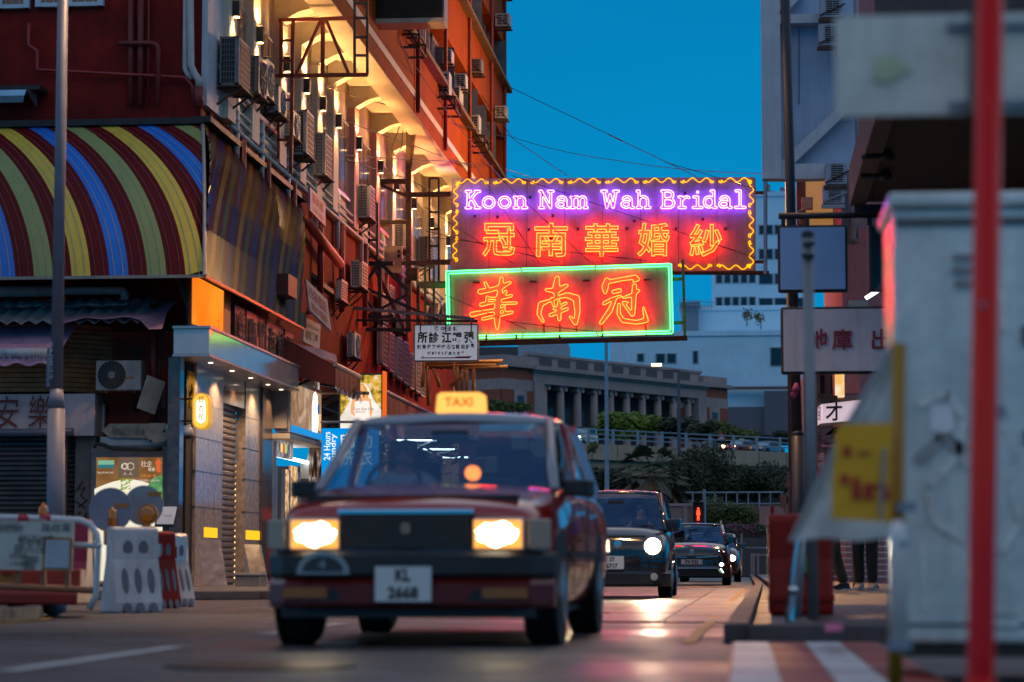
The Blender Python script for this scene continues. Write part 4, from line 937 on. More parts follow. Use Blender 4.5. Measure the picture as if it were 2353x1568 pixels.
# bride poster
t = thing('bride_poster', 'tall glowing poster of a bride in a white veil on autumn leaves', 'poster', atY(828, 975, 49.5))
q = lambda x, y, Y=49.5: atY(x, y, Y)
rect(778, 882, 858, 1000, 49.5, .25, M('poster_case', (.12, .11, .10), .4, .4), t, 'case')
rect(782, 876, 862, 1000, 49.49, .02, EV('autumn', [(.33, (.05, .05, .02)), (.46, (.45, .30, .03)), (.56, (.9, .5, .08)), (.68, (.75, .8, .85))], 1.0, 7), t, 'print')
wv = EV('veil', [(.35, (.75, .66, .55)), (.6, (1, .95, .88))], 1.05, 3)
def pf(pts, Y, mat, name): part(name, MB().prism([q(x, y, Y) for x, y in pts], (0, .006, 0)), mat, t)
pf([(822, 885), (812, 905), (800, 930), (782, 958), (782, 1000), (876, 1000), (876, 942), (858, 918), (846, 890), (836, 880)], 49.482, wv, 'veil')
sk = E('poster_skin', (1, .48, .20), .95); hr = E('poster_hair', (.85, .42, .08), .9)
pf([(822, 889), (819, 900), (821, 915), (826, 905), (834, 906), (840, 918), (847, 912), (843, 893), (835, 882), (827, 883)], 49.476, hr, 'hair')
pf([(825, 888), (824, 897), (828, 904), (833, 906), (836, 898), (835, 888), (830, 885)], 49.470, sk, 'face')
pf([(828, 903), (827, 910), (812, 914), (806, 930), (806, 950), (822, 962), (828, 970), (833, 966), (820, 952), (812, 946), (816, 930), (822, 922), (848, 922), (850, 940), (846, 956), (838, 968), (846, 968), (856, 950), (852, 918), (838, 910), (837, 903)], 49.470, sk, 'shoulders_and_arms')
pf([(815, 924), (822, 921), (829, 929), (838, 920), (846, 924), (847, 940), (852, 968), (858, 1000), (806, 1000), (816, 958), (814, 940)], 49.463, E('gown', (1, .88, .80), 1.05), 'gown')
pf([(828, 898), (833, 898), (831, 900)], 49.463, E('lip', (.7, .05, .05), .8), 'lips')
text('lettering', 'Koon Nam Wah', q(812, 944, 49.455), (1, 0, .0), (0.2, 0, 1), E('poster_ink', (.22, .15, .12), .7), t, w=.42, h=.07); text('lettering', 'BRIDAL', q(817, 949, 49.455), (1, 0, 0), (0, 0, 1), E('poster_ink', (.22, .15, .12), .7), t, w=.2, h=.03)
part('orange_edge', MB().box(q(879, 900).x, q(884, 900).x, 49.48, 49.8, q(0, 1000).z, q(0, 860).z), E('edge_orange', (1, .16, .02), .9), t)
t = thing('poster_pole', 'rusty horizontal pole with two hooks in front of the bride poster', 'pole', q(800, 905, 48.9))
part('pole', MB().tube([q(738, 902, 48.9), q(848, 904, 48.9)], .035, 8), M('ochre_pole', (.35, .22, .13), .5, var=.3), t); part('hook', MB().tube([q(792, 900, 48.85), q(792, 912, 48.85)], .012, 5), black, t); part('hook', MB().tube([q(836, 900, 48.85), q(836, 914, 48.85)], .012, 5), black, t)
# two red awnings with scalloped valances
mar2 = M('maroon_canvas', (.22, .035, .025), .75, var=.25, scale=3, bump=.1)
def red_awning(label, Xw, Xo, xa, xb, Xz, zt, zb, zv, nsc):
    """wall line Xw, outer bar Xo, from picture x xa to xb at the outer bar"""
    ya, yb = atX(xa, 900, Xo).y, atX(xb, 900, Xo).y
    t = thing('red_awning', label, 'awning', (Xo, ya, zb))
    part('canvas', MB().shell([[(Xw, ya+(yb-ya)*u, zt), ((Xw+Xo)/2, ya+(yb-ya)*u, (zt+zb)/2-.03), (Xo, ya+(yb-ya)*u, zb)] for u in [i/8 for i in range(9)]], (0, 0, .012)), mar2, t)
    rows = []; n = nsc*6
    for i in range(n+1): y = ya+(yb-ya)*i/n; rows.append([(Xo, y, zb), (Xo+.012*math.sin(i*.9), y, (zb+zv)/2), (Xo+.02*math.sin(i*.9), y, zv-.10*abs(math.sin(math.pi*i/6)))])
    part('valance', MB().shell(rows, (-.008, 0, 0)), mar2, t)
    mb = MB(); mb.tube([(r[2][0]+.005, r[2][1], r[2][2]-.005) for r in rows], .012, 4); part('trim', mb, M('white_trim', (.6, .55, .5), .6), t)
    part('front_bar', MB().tube([(Xo, ya-.03, zb+.02), (Xo, yb+.03, zb+.02)], .045, 8), M('pink_bar', (.48, .36, .33), .5, var=.2), t)
    part('side', MB().prism([(Xw, ya, zt), (Xo, ya, zb), (Xo, ya, zv), (Xw, ya, zb-.1)], (0, .015, 0)), mar2, t)
    for y in (ya+.4, yb-.4): part('arm', MB().bar((Xw, y, zb-.5), (Xo, y, zb-.02), .05), darksteel, t)
    return t
red_awning('near maroon awning sloping down over the bride poster', -9.1, -7.9, 770, 850, 0, 5.0, 4.35, 3.95, 9)
red_awning('far long maroon awning with a scalloped edge over the lit stalls', -9.1, -7.7, 882, 1010, 0, 4.7, 4.2, 3.75, 14)
t = thing('cloth_shade', 'faded pink folded cloth shade under the stained light signboard', 'awning', atX(740, 800, -8.4))
rows = []
for i in range(9):
    u = i/8; rows.append([atY(672+u*98, 787+u*27+2*math.sin(i), 47.8), atY(676+u*98, 800+u*25+3*math.sin(i*2), 47.4), atY(690+u*84, 805+u*30+2*math.sin(i*1.7), 47.0)])
part('cloth', MB().shell(rows, (0, .01, .01)), M('faded_pink', (.42, .24, .27), .7, var=.3, scale=4, bump=.2), t, True)
part('frame', MB().bar(atY(680, 800, 46.9), atY(755, 848, 46.9), .05).bar(atY(755, 848, 46.9), atY(772, 846, 47.2), .05).bar(atY(700, 812, 46.8), atY(772, 852, 46.8), .03), galv, t)
# stalls beyond: tube lights and hanging goods under the long awning
t = thing('lit_stall', 'crowded stall under the long awning with white tube lights', 'stall', (-8.6, 63, 0))
part('back', MB().box(-9.15, -9.1, 50.5, 72, .12, 4.4), EV('stall_goods', [(.4, (.02, .015, .012)), (.55, (.18, .10, .06)), (.66, (.75, .7, .65))], .7, 2.5), t)
part('roof', MB().box(-9.1, -7.8, 52, 72, 4.10, 4.14), darksteel, t)
for i in range(8):
    y = 52.5+i*2.4; part('tube_light', MB().obox((-8.4+.1*(i % 3), y, 3.7-.12*(i % 2)), (.38, .05, 0), (-.005, .03, 0), (0, 0, .02)), E('cool_tube2', (.8, .95, 1), 9), t)
mb = MB()
for i in range(160):
    y = 51+random.random()*20; x = -9+random.random()*1.1; z = 3.1+random.random()*.9; mb.obox((x, y, z), (random.uniform(.05, .25), .05, random.uniform(-.1, .1)), (-.03, random.uniform(.05, .2), .02), (0, .02, .02))
part('hanging_goods', mb, M('dark_goods', (.06, .05, .05), .3, .3, var=.6), t, kind='stuff')
for i, (ch, x) in enumerate((('吉', 888), ('發', 905))): text('lit_character', ch, atY(x, 935, 54), (1, 0, 0), (0, 0, 1), E('cool_tube2', (.8, .95, 1), 9), t, w=.13, h=.2)
# ================================================================== NEON SIGNS
nv = E('neon_violet', (.25, .055, 1), 30); nr = E('neon_red', (1, .015, .002), 56); ng = E('neon_green', (.05, 1, .17), 8); ny = E('neon_yellow', (1, .35, .002), 2.5)
boardm = M('sign_sheet_metal', (.31, .28, .28), .55, .15, var=.3, scale=1.5, bump=.08, streak=.45, streakcol=(.10, .07, .06))
signfill = M('letter_face', (.75, .42, .25), .6, var=.3, scale=4, streak=.3, streakcol=(.5, .1, .03))
def arcp(cx, cy, rx, ry, a0, a1, n=14): return [(cx+rx*math.cos(math.radians(a0+(a1-a0)*i/n)), cy+ry*math.sin(math.radians(a0+(a1-a0)*i/n))) for i in range(n+1)]
GL = {
 'K': ([[(.12,0),(.12,1)],[(0,0),(.28,0)],[(0,1),(.28,1)],[(.70,1),(.15,.40)],[(.34,.58),(.72,0)],[(.55,1),(.84,1)],[(.56,0),(.86,0)]], .95),
 'o': ([arcp(.40,.33,.33,.31,0,360,24)], .90),
 'n': ([[(.12,0),(.12,.64)],[(0,.64),(.12,.64)],[(.12,.45)]+arcp(.38,.42,.26,.24,150,0,8)+[(.64,0)],[(0,0),(.26,0)],[(.50,0),(.78,0)]], .92),
 'N': ([[(.12,0),(.12,1)],[(.10,1),(.68,0)],[(.68,0),(.68,1)],[(0,1),(.12,1)],[(0,0),(.27,0)],[(.53,1),(.84,1)]], .96),
 'a': ([arcp(.31,.20,.26,.18,0,360,18),arcp(.36,.42,.26,.24,155,0,8)+[(.62,0),(.76,0)]], .90),
 'm': ([[(.10,0),(.10,.64)],[(0,.64),(.10,.64)],[(.10,.45)]+arcp(.31,.46,.19,.2,150,0,6)+[(.50,0)],[(.50,.45)]+arcp(.71,.46,.19,.2,150,0,6)+[(.90,0)],[(0,0),(.2,0)],[(.42,0),(.58,0)],[(.82,0),(1.0,0)]], 1.16),
 'W': ([[(.08,1),(.27,0)],[(.27,0),(.46,.78)],[(.46,.78),(.65,0)],[(.65,0),(.84,1)],[(-.05,1),(.24,1)],[(.68,1),(.98,1)]], 1.06),
 'h': ([[(.12,0),(.12,1)],[(0,1),(.12,1)],[(.12,.45)]+arcp(.38,.42,.26,.24,150,0,8)+[(.64,0)],[(0,0),(.26,0)],[(.50,0),(.78,0)]], .92),
 'B': ([[(.12,0),(.12,1)],[(0,0),(.45,0)]+arcp(.45,.27,.30,.27,-90,90,8)+[(.12,.54)],[(0,1),(.42,1)]+arcp(.42,.77,.26,.23,90,-90,8)], .90),
 'r': ([[(.22,0),(.22,.64)],[(.05,.64),(.22,.64)],[(.05,0),(.45,0)],[(.22,.42),(.36,.58),(.52,.65),(.66,.60)]], .86),
 'i': ([[(.12,.64),(.35,.64),(.35,0)],[(.08,0),(.62,0)],[(.35,.93),(.36,.93)]], .76),
 'd': ([arcp(.33,.33,.28,.31,0,360,20),[(.46,1),(.62,1),(.62,0),(.78,0)]], .92),
 'l': ([[(.10,1),(.35,1),(.35,0)],[(.06,0),(.64,0)]], .78),
}
def plane(px_ll, px_lr, Y):
    a, b = atY(*px_ll, Y), atY(*px_lr, Y); a, xd, ud, w = frame2(a, b, (0, 0, 1)); return a, xd, ud, w, xd.cross(ud)
# ---- upper sign
Y1 = 66
o1, x1d, u1d, w1, n1 = plane((1036.5, 625), (1735.5, 624), Y1)
s1 = w1/2048; H1 = 637*s1
KS = thing('bridal_neon_sign', 'large upper neon sign with violet lettering, red characters and a curly yellow border', 'neon sign', o1)
pt1 = lambda zx_, zy_, l=0.: o1+x1d*((zx_-172)*s1)+u1d*(H1-(zy_-(112-14*(zx_-172)/2048))*s1)+n1*l
mb = MB()
part('board', MB().obox(o1+x1d*w1/2+u1d*H1/2-n1*.09, x1d*w1/2, u1d*H1/2, n1*.09), boardm, KS)
for i in range(9):
    p = pt1(172+i*256, 112, .002); part('seam', MB().bar(p, p-u1d*H1, .016, .006), M('seam_dark', (.10, .09, .09), .6), KS)
# violet slab serif lettering: double outline tubes
lx = [258, 368, 476, 585, 757, 868, 970, 1182, 1308, 1415, 1580, 1690, 1782, 1860, 1962, 2066]
word = 'KoonNamWahBridal'; capz = 112
for ch, xz in zip(word, lx):
    st, adv = GL[ch]; strokes = [[(x*.98, y, .062) for x, y in (s if len(s) > 1 else s+s)] for s in st]
    top = 322-8*(xz-258)/1877
    L_ = thing if False else None
    mb = MB()
    for lp in contour(strokes, .03):
        mb.tube([pt1(xz+14+x*capz, top-6-y*capz, .12) for x, y in lp], .013, 5, True)
    lo = part('letter', mb, nv, KS)
    mb = MB()
    for s in strokes:
        for a, b in zip(s, s[1:]): mb.bar(pt1(xz+14+a[0]*capz, top-6-a[1]*capz, .045), pt1(xz+14+b[0]*capz, top-6-b[1]*capz, .045), .045, .02)
    part('letter_back', mb, M('letter_back_red', (.30, .02, .04), .5, var=.2), lo)
for ch, x0, x1, y0, y1 in [('冠', 388, 610, 420, 650), ('南', 738, 965, 418, 650), ('華', 1080, 1308, 420, 645), ('婚', 1432, 1650, 416, 645), ('紗', 1780, 2000, 420, 645)]:
    o = pt1(x0, y1); t_ = text('character', ch, o, x1d, u1d, nr, KS, w=(x1-x0)*s1, h=(y1-y0)*s1, bevel=.0125, lift=.15, res=2, bold=.012)
    text('character_face', ch, o, x1d, u1d, signfill, t_, w=(x1-x0)*s1, h=(y1-y0)*s1, lift=.05, res=2, bold=.015)
# curly yellow border
def curls(along0, along1, inward, nper, r=.0130):
    """wavy tube with paired spirals, from zoom point to zoom point, amplitude inward"""
    a, b = V((*along0, 0)), V((*along1, 0)); d = b-a; Lz = d.length; d.normalize(); nrm = V((*inward, 0))
    period = Lz/nper
    for k in range(nper):
        s0 = a+d*(period*k+4); pts = []
        m = period-8; A = 14
        for i in range(29):
            u = i/28; pts.append(s0+d*(m*(.12+.76*u))+nrm*(22+A*math.sin(u*math.pi*4+.6)))
        # curl at each end
        c0 = pts[0]; sp = []
        for i in range(16):
            th = i/15*4.6; rr = 15*(1-.55*i/15); sp.append(c0+d*(-10+rr*math.cos(th)*-1+8)+nrm*(rr*math.sin(th)*.9))
        e0 = pts[-1]; sp2 = []
        for i in range(16):
            th = i/15*4.6; rr = 15*(1-.55*i/15); sp2.append(e0+d*(10+rr*math.cos(th)-8)+nrm*(rr*math.sin(th)*.9))
        al = sp[::-1]+pts+sp2
        part('border_curl', MB().tube([pt1(p.x, p.y, .07) for p in al], r, 5), ny, KS)
curls((185, 110), (2212, 97), (0, 1), 8); curls((176, 130), (176, 690), (1, 0), 3); curls((2216, 110), (2216, 725), (-1, 0), 3); curls((1690, 732), (2205, 732), (0, -1), 2)
# frame of the upper sign
mb = MB()
for zy_ in (200, 668): mb.bar(pt1(2220, zy_, -.1), pt1(2300, zy_, -.1), .08)
mb.bar(pt1(2292, 120, -.1), pt1(2292, 740, -.1), .07)
part('side_frame', mb, rust, KS); part('bottom_rail', MB().bar(pt1(1650, 752, .12), pt1(2312, 744, .12), .13, .07).bar(pt1(160, 752, -.15), pt1(2312, 744, -.15), .08), rust, KS)
for (a, b, zz_) in (((0, 215), (172, 212), -.1), ((0, 680), (172, 678), -.1)): part('arm', MB().bar(pt1(*a, zz_), pt1(*b, zz_), .12), rust, KS)
# stains and small mounts
mb = MB()
for zx_, zy_ in [(330, 370), (700, 460), (705, 240), (1030, 455), (1360, 450), (1690, 450), (2020, 450), (485, 375), (860, 365), (1870, 385), (1750, 210), (1410, 400)]: mb.obox(pt1(zx_, zy_, .03), x1d*.035, u1d*.035, n1*.03)
part('mount', mb, M('mount_black', (.03, .02, .02), .6), KS)
part('patch', MB().obox(pt1(998, 408, .01), x1d*.08, u1d*.11, n1*.008), M('patch_tan', (.28, .2, .15), .6), KS)
# ---- lower sign, green border
Y2 = 62
o2, x2d, u2d, w2, n2 = plane((1027, 785), (1549, 769), Y2)
s2 = w2/2195; H2 = 690*s2
LS2 = thing('green_neon_sign', 'lower neon sign with a double green border and three red brush characters', 'neon sign', o2)
pt2 = lambda zx_, zy_, l=0.: o2+x2d*((zx_-12)*s2)+u2d*(H2-(zy_-(66-58*(zx_-12)/2195))*s2)+n2*l
part('board', MB().obox(o2+x2d*w2/2+u2d*H2/2-n2*.12, x2d*w2/2, u2d*H2/2, n2*.12), boardm, LS2)
for i, ins in enumerate((9, 32)):
    for a, b in (((12+ins, 66+ins), (2207-ins, 8+ins)), ((12+ins, 740-ins), (2207-ins, 698-ins))):
        for k in range(3):
            pa = V((*a, 0)).lerp(V((*b, 0)), k/3+.004); pb2 = V((*a, 0)).lerp(V((*b, 0)), (k+1)/3-.004)
            part('border_tube', MB().tube([pt2(pa.x, pa.y, .08), pt2(pb2.x, pb2.y, .08)], .0125, 6), ng, LS2)
    for x in (12+ins, 2207-ins):
        yt = 66-58*(x-12)/2195+ins; part('border_tube', MB().tube([pt2(x, yt, .08), pt2(x, yt+690-2*ins-8, .08)], .0125, 6), ng, LS2)
part('inner_panel_edge', MB().bar(pt2(60, 104, .004), pt2(60, 700, .004), .02, .01), M('seam_dark', (.10, .09, .09)), LS2)
BR = {'華': [[(352,280,26),(460,262,20),(570,228,24),(645,190,13)], [(402,192,15),(432,262,18)], [(562,152,18),(550,240,24),(518,420,30),(510,560,28),(508,640,14)],
             [(420,330,14),(412,395,14)], [(360,405,20),(470,385,14),(560,395,13),(700,392,14)], [(268,500,24),(400,474,18),(570,450,14),(590,470,12)], [(372,545,16),(480,522,14),(655,480,16)], [(430,345,12),(560,345,14),(652,320,15)], [(600,280,16),(570,330,12)], [(590,420,10),(560,450,10)]],
      '南': [[(1100,155,24),(1088,240,34),(1085,335,18)], [(990,266,14),(1090,275,30),(1192,224,16)], [(1015,372,14),(935,405,26),(915,500,20),(955,572,13)], [(1020,375,14),(1110,335,16),(1195,318,26),(1280,350,34),(1288,480,26),(1266,590,20),(1216,528,12)],
             [(1045,350,14),(1060,420,14)], [(1110,370,12),(1108,460,22),(1112,550,18)], [(1060,455,12),(1180,395,14)], [(1025,512,18),(1190,452,16)]],
      '冠': [[(1578,172,22),(1560,240,34),(1558,298,16)], [(1595,190,20),(1720,168,18),(1850,148,22),(1880,170,16),(1830,192,9)], [(1640,290,20),(1700,276,20)], [(1545,400,18),(1620,360,16),(1705,330,12)], [(1650,360,18),(1600,470,24),(1512,588,18)],
             [(1690,412,16),(1682,500,18),(1722,566,22),(1850,585,20),(1945,565,24),(1922,440,10)], [(1732,345,12),(1830,318,18),(1882,276,14)], [(1842,232,22),(1832,350,24),(1822,505,18)], [(1812,510,18),(1760,440,14),(1730,392,14),(1770,395,12)]]}
for ch, st in BR.items():
    mb = MB(); lps = contour(st, 9, grow=-2)
    for lp in lps: mb.tube([pt2(x, y, .15) for x, y in lp], .0125, 5, True)
    lo = part('character', mb, nr, LS2)
    mb = MB()
    for s in st:
        for (ax, ay, ar), (bx, by, br) in zip(s, s[1:]):
            d = V((bx-ax, by-ay, 0)); l = d.length
            if l < 1: continue
            d /= l; nn = V((-d.y, d.x, 0)); q = .82
            pts = [V((ax, ay, 0))+nn*ar*q, V((bx, by, 0))+nn*br*q, V((bx, by, 0))+d*br*q*.8, V((bx, by, 0))-nn*br*q, V((ax, ay, 0))-nn*ar*q, V((ax, ay, 0))-d*ar*q*.8]
            mb.add([pt2(p.x, p.y, .05+.0007*len(mb.f)) for p in pts], [(0, 1, 2, 3, 4, 5)])
    part('character_face', mb, signfill, lo)
mb = MB(); mb2 = MB()
for zx_ in (310, 862, 1378, 1960): mb.obox(pt2(zx_, 188-20*(zx_/2000), .03), x2d*.09, u2d*.02, n2*.025)
for zx_, l in ((280, 190), (955, 110), (1108, 140), (1270, 120), (1515, 150), (1935, 130)): mb2.bar(pt2(zx_, 585, .006), pt2(zx_+3, 585+l, .006), .045, .008)
part('mount', mb, M('mount_black', (.03, .02, .02)), LS2); part('rust_run', mb2, M('rust_stain', (.16, .05, .02), .8, var=.5), LS2)
part('bottom_tray', MB().bar(pt2(-10, 800, .15), pt2(2330, 735, .15), .10, .10).bar(pt2(-10, 772, -.35), pt2(2330, 722, -.35), .09, .12), rust, LS2)
for zx_ in (400, 690, 1108, 1520, 1940): part('tray_strut', MB().bar(pt2(zx_, 700, .08), pt2(zx_, 760, .16), .05), rust, LS2)
part('side_frame', MB().bar(pt2(2310, -30, -.1), pt2(2310, 740, -.1), .07).bar(pt2(2207, 160, -.1), pt2(2310, 158, -.1), .08).bar(pt2(2207, 582, -.1), pt2(2310, 580, -.1), .08), M('green_rust', (.13, .15, .09), .7, var=.5), LS2)
part('arm', MB().bar(pt2(-250, 210, -.1), pt2(12, 208, -.1), .12), M('green_rust', (.13, .15, .09)), LS2)
# ================================================================== white clinic sign
Y3 = 57
CS = thing('clinic_sign', 'small white hanging clinic sign with black characters and a dark red arrow', 'sign', atY(953, 830, Y3))
c0 = lambda zx_, zy_, l=0.: atY(942.4+zx_*.0732+ (0), 735.3+zy_*.0732, Y3)+V((0, -l, 0))
a, b = c0(150, 1275), c0(2110, 165)
part('panel', MB().box(a.x, b.x, Y3, Y3+.10, a.z, b.z), M('clinic_white_glow', (.8, .8, .8), .5, var=.12, streak=.25, emit=(.7, .82, .95), es=.24), CS)  # faint emission added to brighten the panel face
part('frame', MB().box(a.x-.03, a.x, Y3-.02, Y3+.12, a.z-.03, b.z+.03).box(b.x, b.x+.03, Y3-.02, Y3+.12, a.z-.03, b.z+.03).box(a.x, b.x, Y3-.02, Y3+.12, b.z, b.z+.03).box(a.x, b.x, Y3-.02, Y3+.12, a.z-.03, a.z), greysteel, CS)
ink = M('sign_ink', (.02, .012, .012), .6, var=.2)
def crow(chars, xs, ya, yb, wz, bold=.03):
    for ch, x in zip(chars, xs): text('character', ch, c0(x, yb, .004), (1, 0, 0), (0, 0, 1), ink, CS, w=wz*.0732*Y3/FPX, h=(yb-ya)*.0732*Y3/FPX, bold=bold)
crow('醫中法新', (755, 965, 1155, 1350), 205, 355, 140); crow('所診江錫張', (230, 585, 985, 1310, 1700), 375, 735, 320, .035)
crow('刺骨尿糖喘哮石結腎胆肝', (215, 385, 535, 685, 840, 990, 1155, 1300, 1440, 1600, 1740), 780, 920, 120); crow('號', (545,), 995, 1105, 105); crow('17', (690, 775), 1005, 1090, 55); crow('字', (865,), 995, 1105, 80); crow('3', (985,), 1005, 1090, 60); crow('樓廈大安平', (1085, 1205, 1335, 1470, 1605), 995, 1105, 100); crow('專治', (1905, 1905), 745, 870, 100)
crow('', (), 0, 0, 1)
part('arrow', MB().prism([c0(x, y, .004) for x, y in ((320, 1210), (420, 1140), (425, 1180), (1400, 1175), (1460, 1150), (1945, 1140), (1850, 1210))], (0, .003, 0)), M('arrow_red', (.22, .008, .02), .5), CS)
for zx_ in (335, 1130, 1930): part('chain', MB().tube([c0(zx_, -60, -.03), c0(zx_+5, 60, .02), c0(zx_, 165, .02)], .022, 6), rust, CS); part('rust_run', MB().bar(c0(zx_-8, 165, .006), c0(zx_-12, 400, .006), .03, .006), M('rust_stain', (.16, .05, .02)), CS)
part('hanging_rod', MB().bar(c0(-2340, 0, -.05), c0(2110, 35, -.05), .055), darksteel, CS)
# ================================================================== steel masts, brackets and trusses on the tenement
def steel(name, label, segs, Y, mat, w=.06, loc=None, cat='sign frame'):
    t = thing(name, label, cat, atY(*segs[0][0], Y), 'rusty steel sign frames')
    for sgm in segs:
        a, b = sgm[0], sgm[1]; ww = sgm[2] if len(sgm) > 2 else w; part('bar', MB().bar(atY(*a, Y), atY(*b, Y), ww), mat, t)
    return t
steel('steel_mast', 'tall dark steel mast with level arms in front of the lit soffit', [((939, 156), (939, 760), .13), ((962, 198), (943, 384), .09), ((790, 420), (939, 417), .12), ((862, 420), (928, 448), .07), ((927, 448), (1036, 447), .11), ((761, 512), (942, 511), .09), ((923, 605), (1036, 604), .1), ((936, 631), (961, 631), .3), ((961, 656), (961, 755), .08)], 60, rust)
steel('ladder_frame', 'narrow ladder-like steel frame left of the upper neon sign', [((987, 410), (987, 650)), ((1008, 410), (1008, 650)), ((987, 410), (1008, 410)), ((987, 448), (1008, 448)), ((987, 488), (1008, 488)), ((987, 527), (1008, 527)), ((987, 566), (1008, 566)), ((987, 606), (1008, 606))], 65, darksteel, .055)
steel('ladder_frame', 'narrow ladder-like steel frame beside the beige panel', [((848, 468), (848, 596)), ((867, 468), (867, 596)), ((848, 468), (867, 468)), ((848, 510), (867, 510)), ((848, 552), (867, 552)), ((848, 590), (867, 590))], 58, darksteel, .05)
steel('ladder_frame', 'greenish ladder-like steel frame left of the lower neon sign', [((977, 612), (977, 746)), ((997, 612), (997, 746)), ((977, 612), (997, 612)), ((977, 650), (997, 650)), ((977, 700), (997, 700)), ((957, 652), (1027, 651), .1)], 62.5, M('green_rust', (.13, .15, .09)), .06)
steel('steel_truss', 'cross-braced dark truss above the clinic sign rod', [((778, 606), (905, 606), .1), ((779, 512), (938, 668), .09), ((776, 730), (871, 609), .08), ((778, 609), (871, 728), .08), ((873, 607), (873, 728), .09), ((877, 609), (939, 671), .08), ((939, 676), (787, 757), .06), ((770, 729), (905, 729), .08), ((787, 757), (946, 759), .08)], 58.5, darksteel, .08)
steel('steel_strut', 'maroon slanting strut crossing the truss', [((860, 612), (928, 755), .1)], 59.4, M('maroon_steel', (.13, .03, .035), .6, var=.3))
steel('steel_strut', 'long pale grey stay rising from the clinic sign rod to the left', [((677, 696), (1091, 733), .07)], 56.6, greysteel)
steel('steel_strut', 'dark stay slanting down to the clinic sign rod from the upper left', [((769, 632), (1007, 736), .07)], 57.2, darksteel)
steel('steel_strut', 'ochre rusty pole leaning behind the ladder frame', [((818, 531), (877, 672), .08), ((796, 538), (897, 515), .07)], 60.5, M('ochre_rust', (.28, .13, .04), .7, var=.4))
steel('steel_strut', 'black strut beside the tilted red lettered board', [((667, 630), (712, 720), .07), ((655, 718), (731, 716), .1)], 50.5, darksteel)
t = thing('beige_panel', 'plain beige square panel hung on the trusses beside the mast', 'panel', atY(872, 627, 60.6)); a, b = atY(872, 627, 60.6), atY(924, 565, 60.6)
part('panel', MB().box(a.x, b.x, 60.6, 60.66, a.z, b.z), M('beige_panel', (.50, .36, .24), .6, var=.25, scale=1.5, streak=.4, streakcol=(.3, .14, .05)), t)
part('corner_bolt', MB().box(b.x-.12, b.x-.05, 60.58, 60.6, b.z-.3, b.z-.22).box(b.x-.12, b.x-.05, 60.58, 60.6, a.z+.5, a.z+.58), darksteel, t)
def leanboard(name, label, corners, X, mat, lines, ink_, d=.05):
    """board seen edge-on-ish on the street wall: corners px (tl, tr, br, bl) at wall distances"""
    P4 = [atX(*c_, X+dx) for c_, dx in corners]; P4[2] = P4[1]+P4[3]-P4[0]; t = thing(name, label, 'sign', P4[3]); nrm = (P4[1]-P4[0]).cross(P4[3]-P4[0]).normalized()
    if nrm.dot(CAM-P4[0]) < 0: nrm = -nrm
    part('board', MB().prism(P4, -nrm*d), mat, t); xd = (P4[2]-P4[3]); ud = (P4[0]-P4[3])
    for s, u0, v0, du, dv in lines:
        o = P4[3]+xd*u0+ud*v0; vs, fs = glyphs(s, 0, 2, 0, .015); x0 = min(v.x for v in vs); x1_ = max(v.x for v in vs); y0 = min(v.y for v in vs); y1_ = max(v.y for v in vs)
        part('lettering', MB().add([o+xd*((v.x-x0)/(x1_-x0)*du)+ud*((v.y-y0)/(y1_-y0)*dv)+nrm*.006 for v in vs], fs), ink_, t)
    return t
redink = M('faded_red_ink', (.36, .02, .025), .6, var=.3)
leanboard('tilted_signboard', 'tilted pink board with faded red characters hanging off the wall', [((703, 641), .1), ((752, 690), .5), ((767, 757), .7), ((712, 712), .3)], -9.0, M('pinkish_board', (.48, .32, .30), .6, var=.25, streak=.3), [('西裝禮服', .06, .45, .85, .4), ('婚紗攝影', .1, .08, .8, .28)], redink)
leanboard('restaurant_signboard', 'stained light signboard with green lettering and pale gold characters', [((700, 728), .1), ((737, 747), .3), ((731, 796), .3), ((697, 785), .1)], -8.95, M('stained_white', (.55, .50, .40), .5, var=.2, streak=.4, streakcol=(.3, .2, .1)), [('GALO RESTAURANT', .12, .66, .8, .14), ('咖啡餐廳', .1, .15, .75, .4)], M('dull_green_ink', (.05, .11, .06), .6))
leanboard('pink_wall_board', 'small pink board with columns of red characters below the pale pipes', [((713, 430), .05), ((748, 468), .15), ((748, 510), .15), ((713, 484), .05)], -8.95, M('pink_board', (.62, .34, .38), .6, var=.15, streak=.2), [('慧美娜', .1, .45, .75, .42), ('2780 0000', .15, .12, .7, .16)], redink)
t = thing('upright_plates', 'row of cream upright plates with faint gold characters under the shade', 'sign', atY(712, 885, 48.2))
for x0, x1_, y0, y1_ in ((700, 711, 821, 885), (713, 723, 826, 888)):
    a, b = atY(x0, y1_, 48.2), atY(x1_, y0, 48.2); part('plate', MB().box(a.x, b.x, 48.2, 48.24, a.z, b.z), M('cream_plate', (.5, .42, .33), .5, var=.2), t)
for i, ch in enumerate('如意'): text('character', ch, atY(714, 858+i*20, 48.19), (1, 0, 0), (0, 0, 1), M('gold_ink', (.35, .2, .06), .5), t, w=.07, h=.1)
t = thing('sign_floodlight', 'small bright floodlight on a clamp above the picture box', 'floodlight', atY(755, 880, 47.6))
part('lamp', MB().obox(atY(757, 885, 47.6), (.16, 0, -.03), (0, .1, 0), (.01, 0, .04)), darksteel, t); part('lens', MB().obox(atY(757, 888.5, 47.6), (.14, 0, -.03), (0, .09, 0), (0, 0, .008)), E('flood_white', (1, .85, 1), 7), t)
part('bracket', MB().bar(atY(738, 858, 47.7), atY(758, 884, 47.7), .05).bar(atY(735, 872, 47.7), atY(745, 884, 47.7), .06).bar(atY(700, 840, 47.7), atY(740, 860, 47.7), .06).bar(atY(690, 860, 47.7), atY(730, 864, 47.7), .05), galv, t)
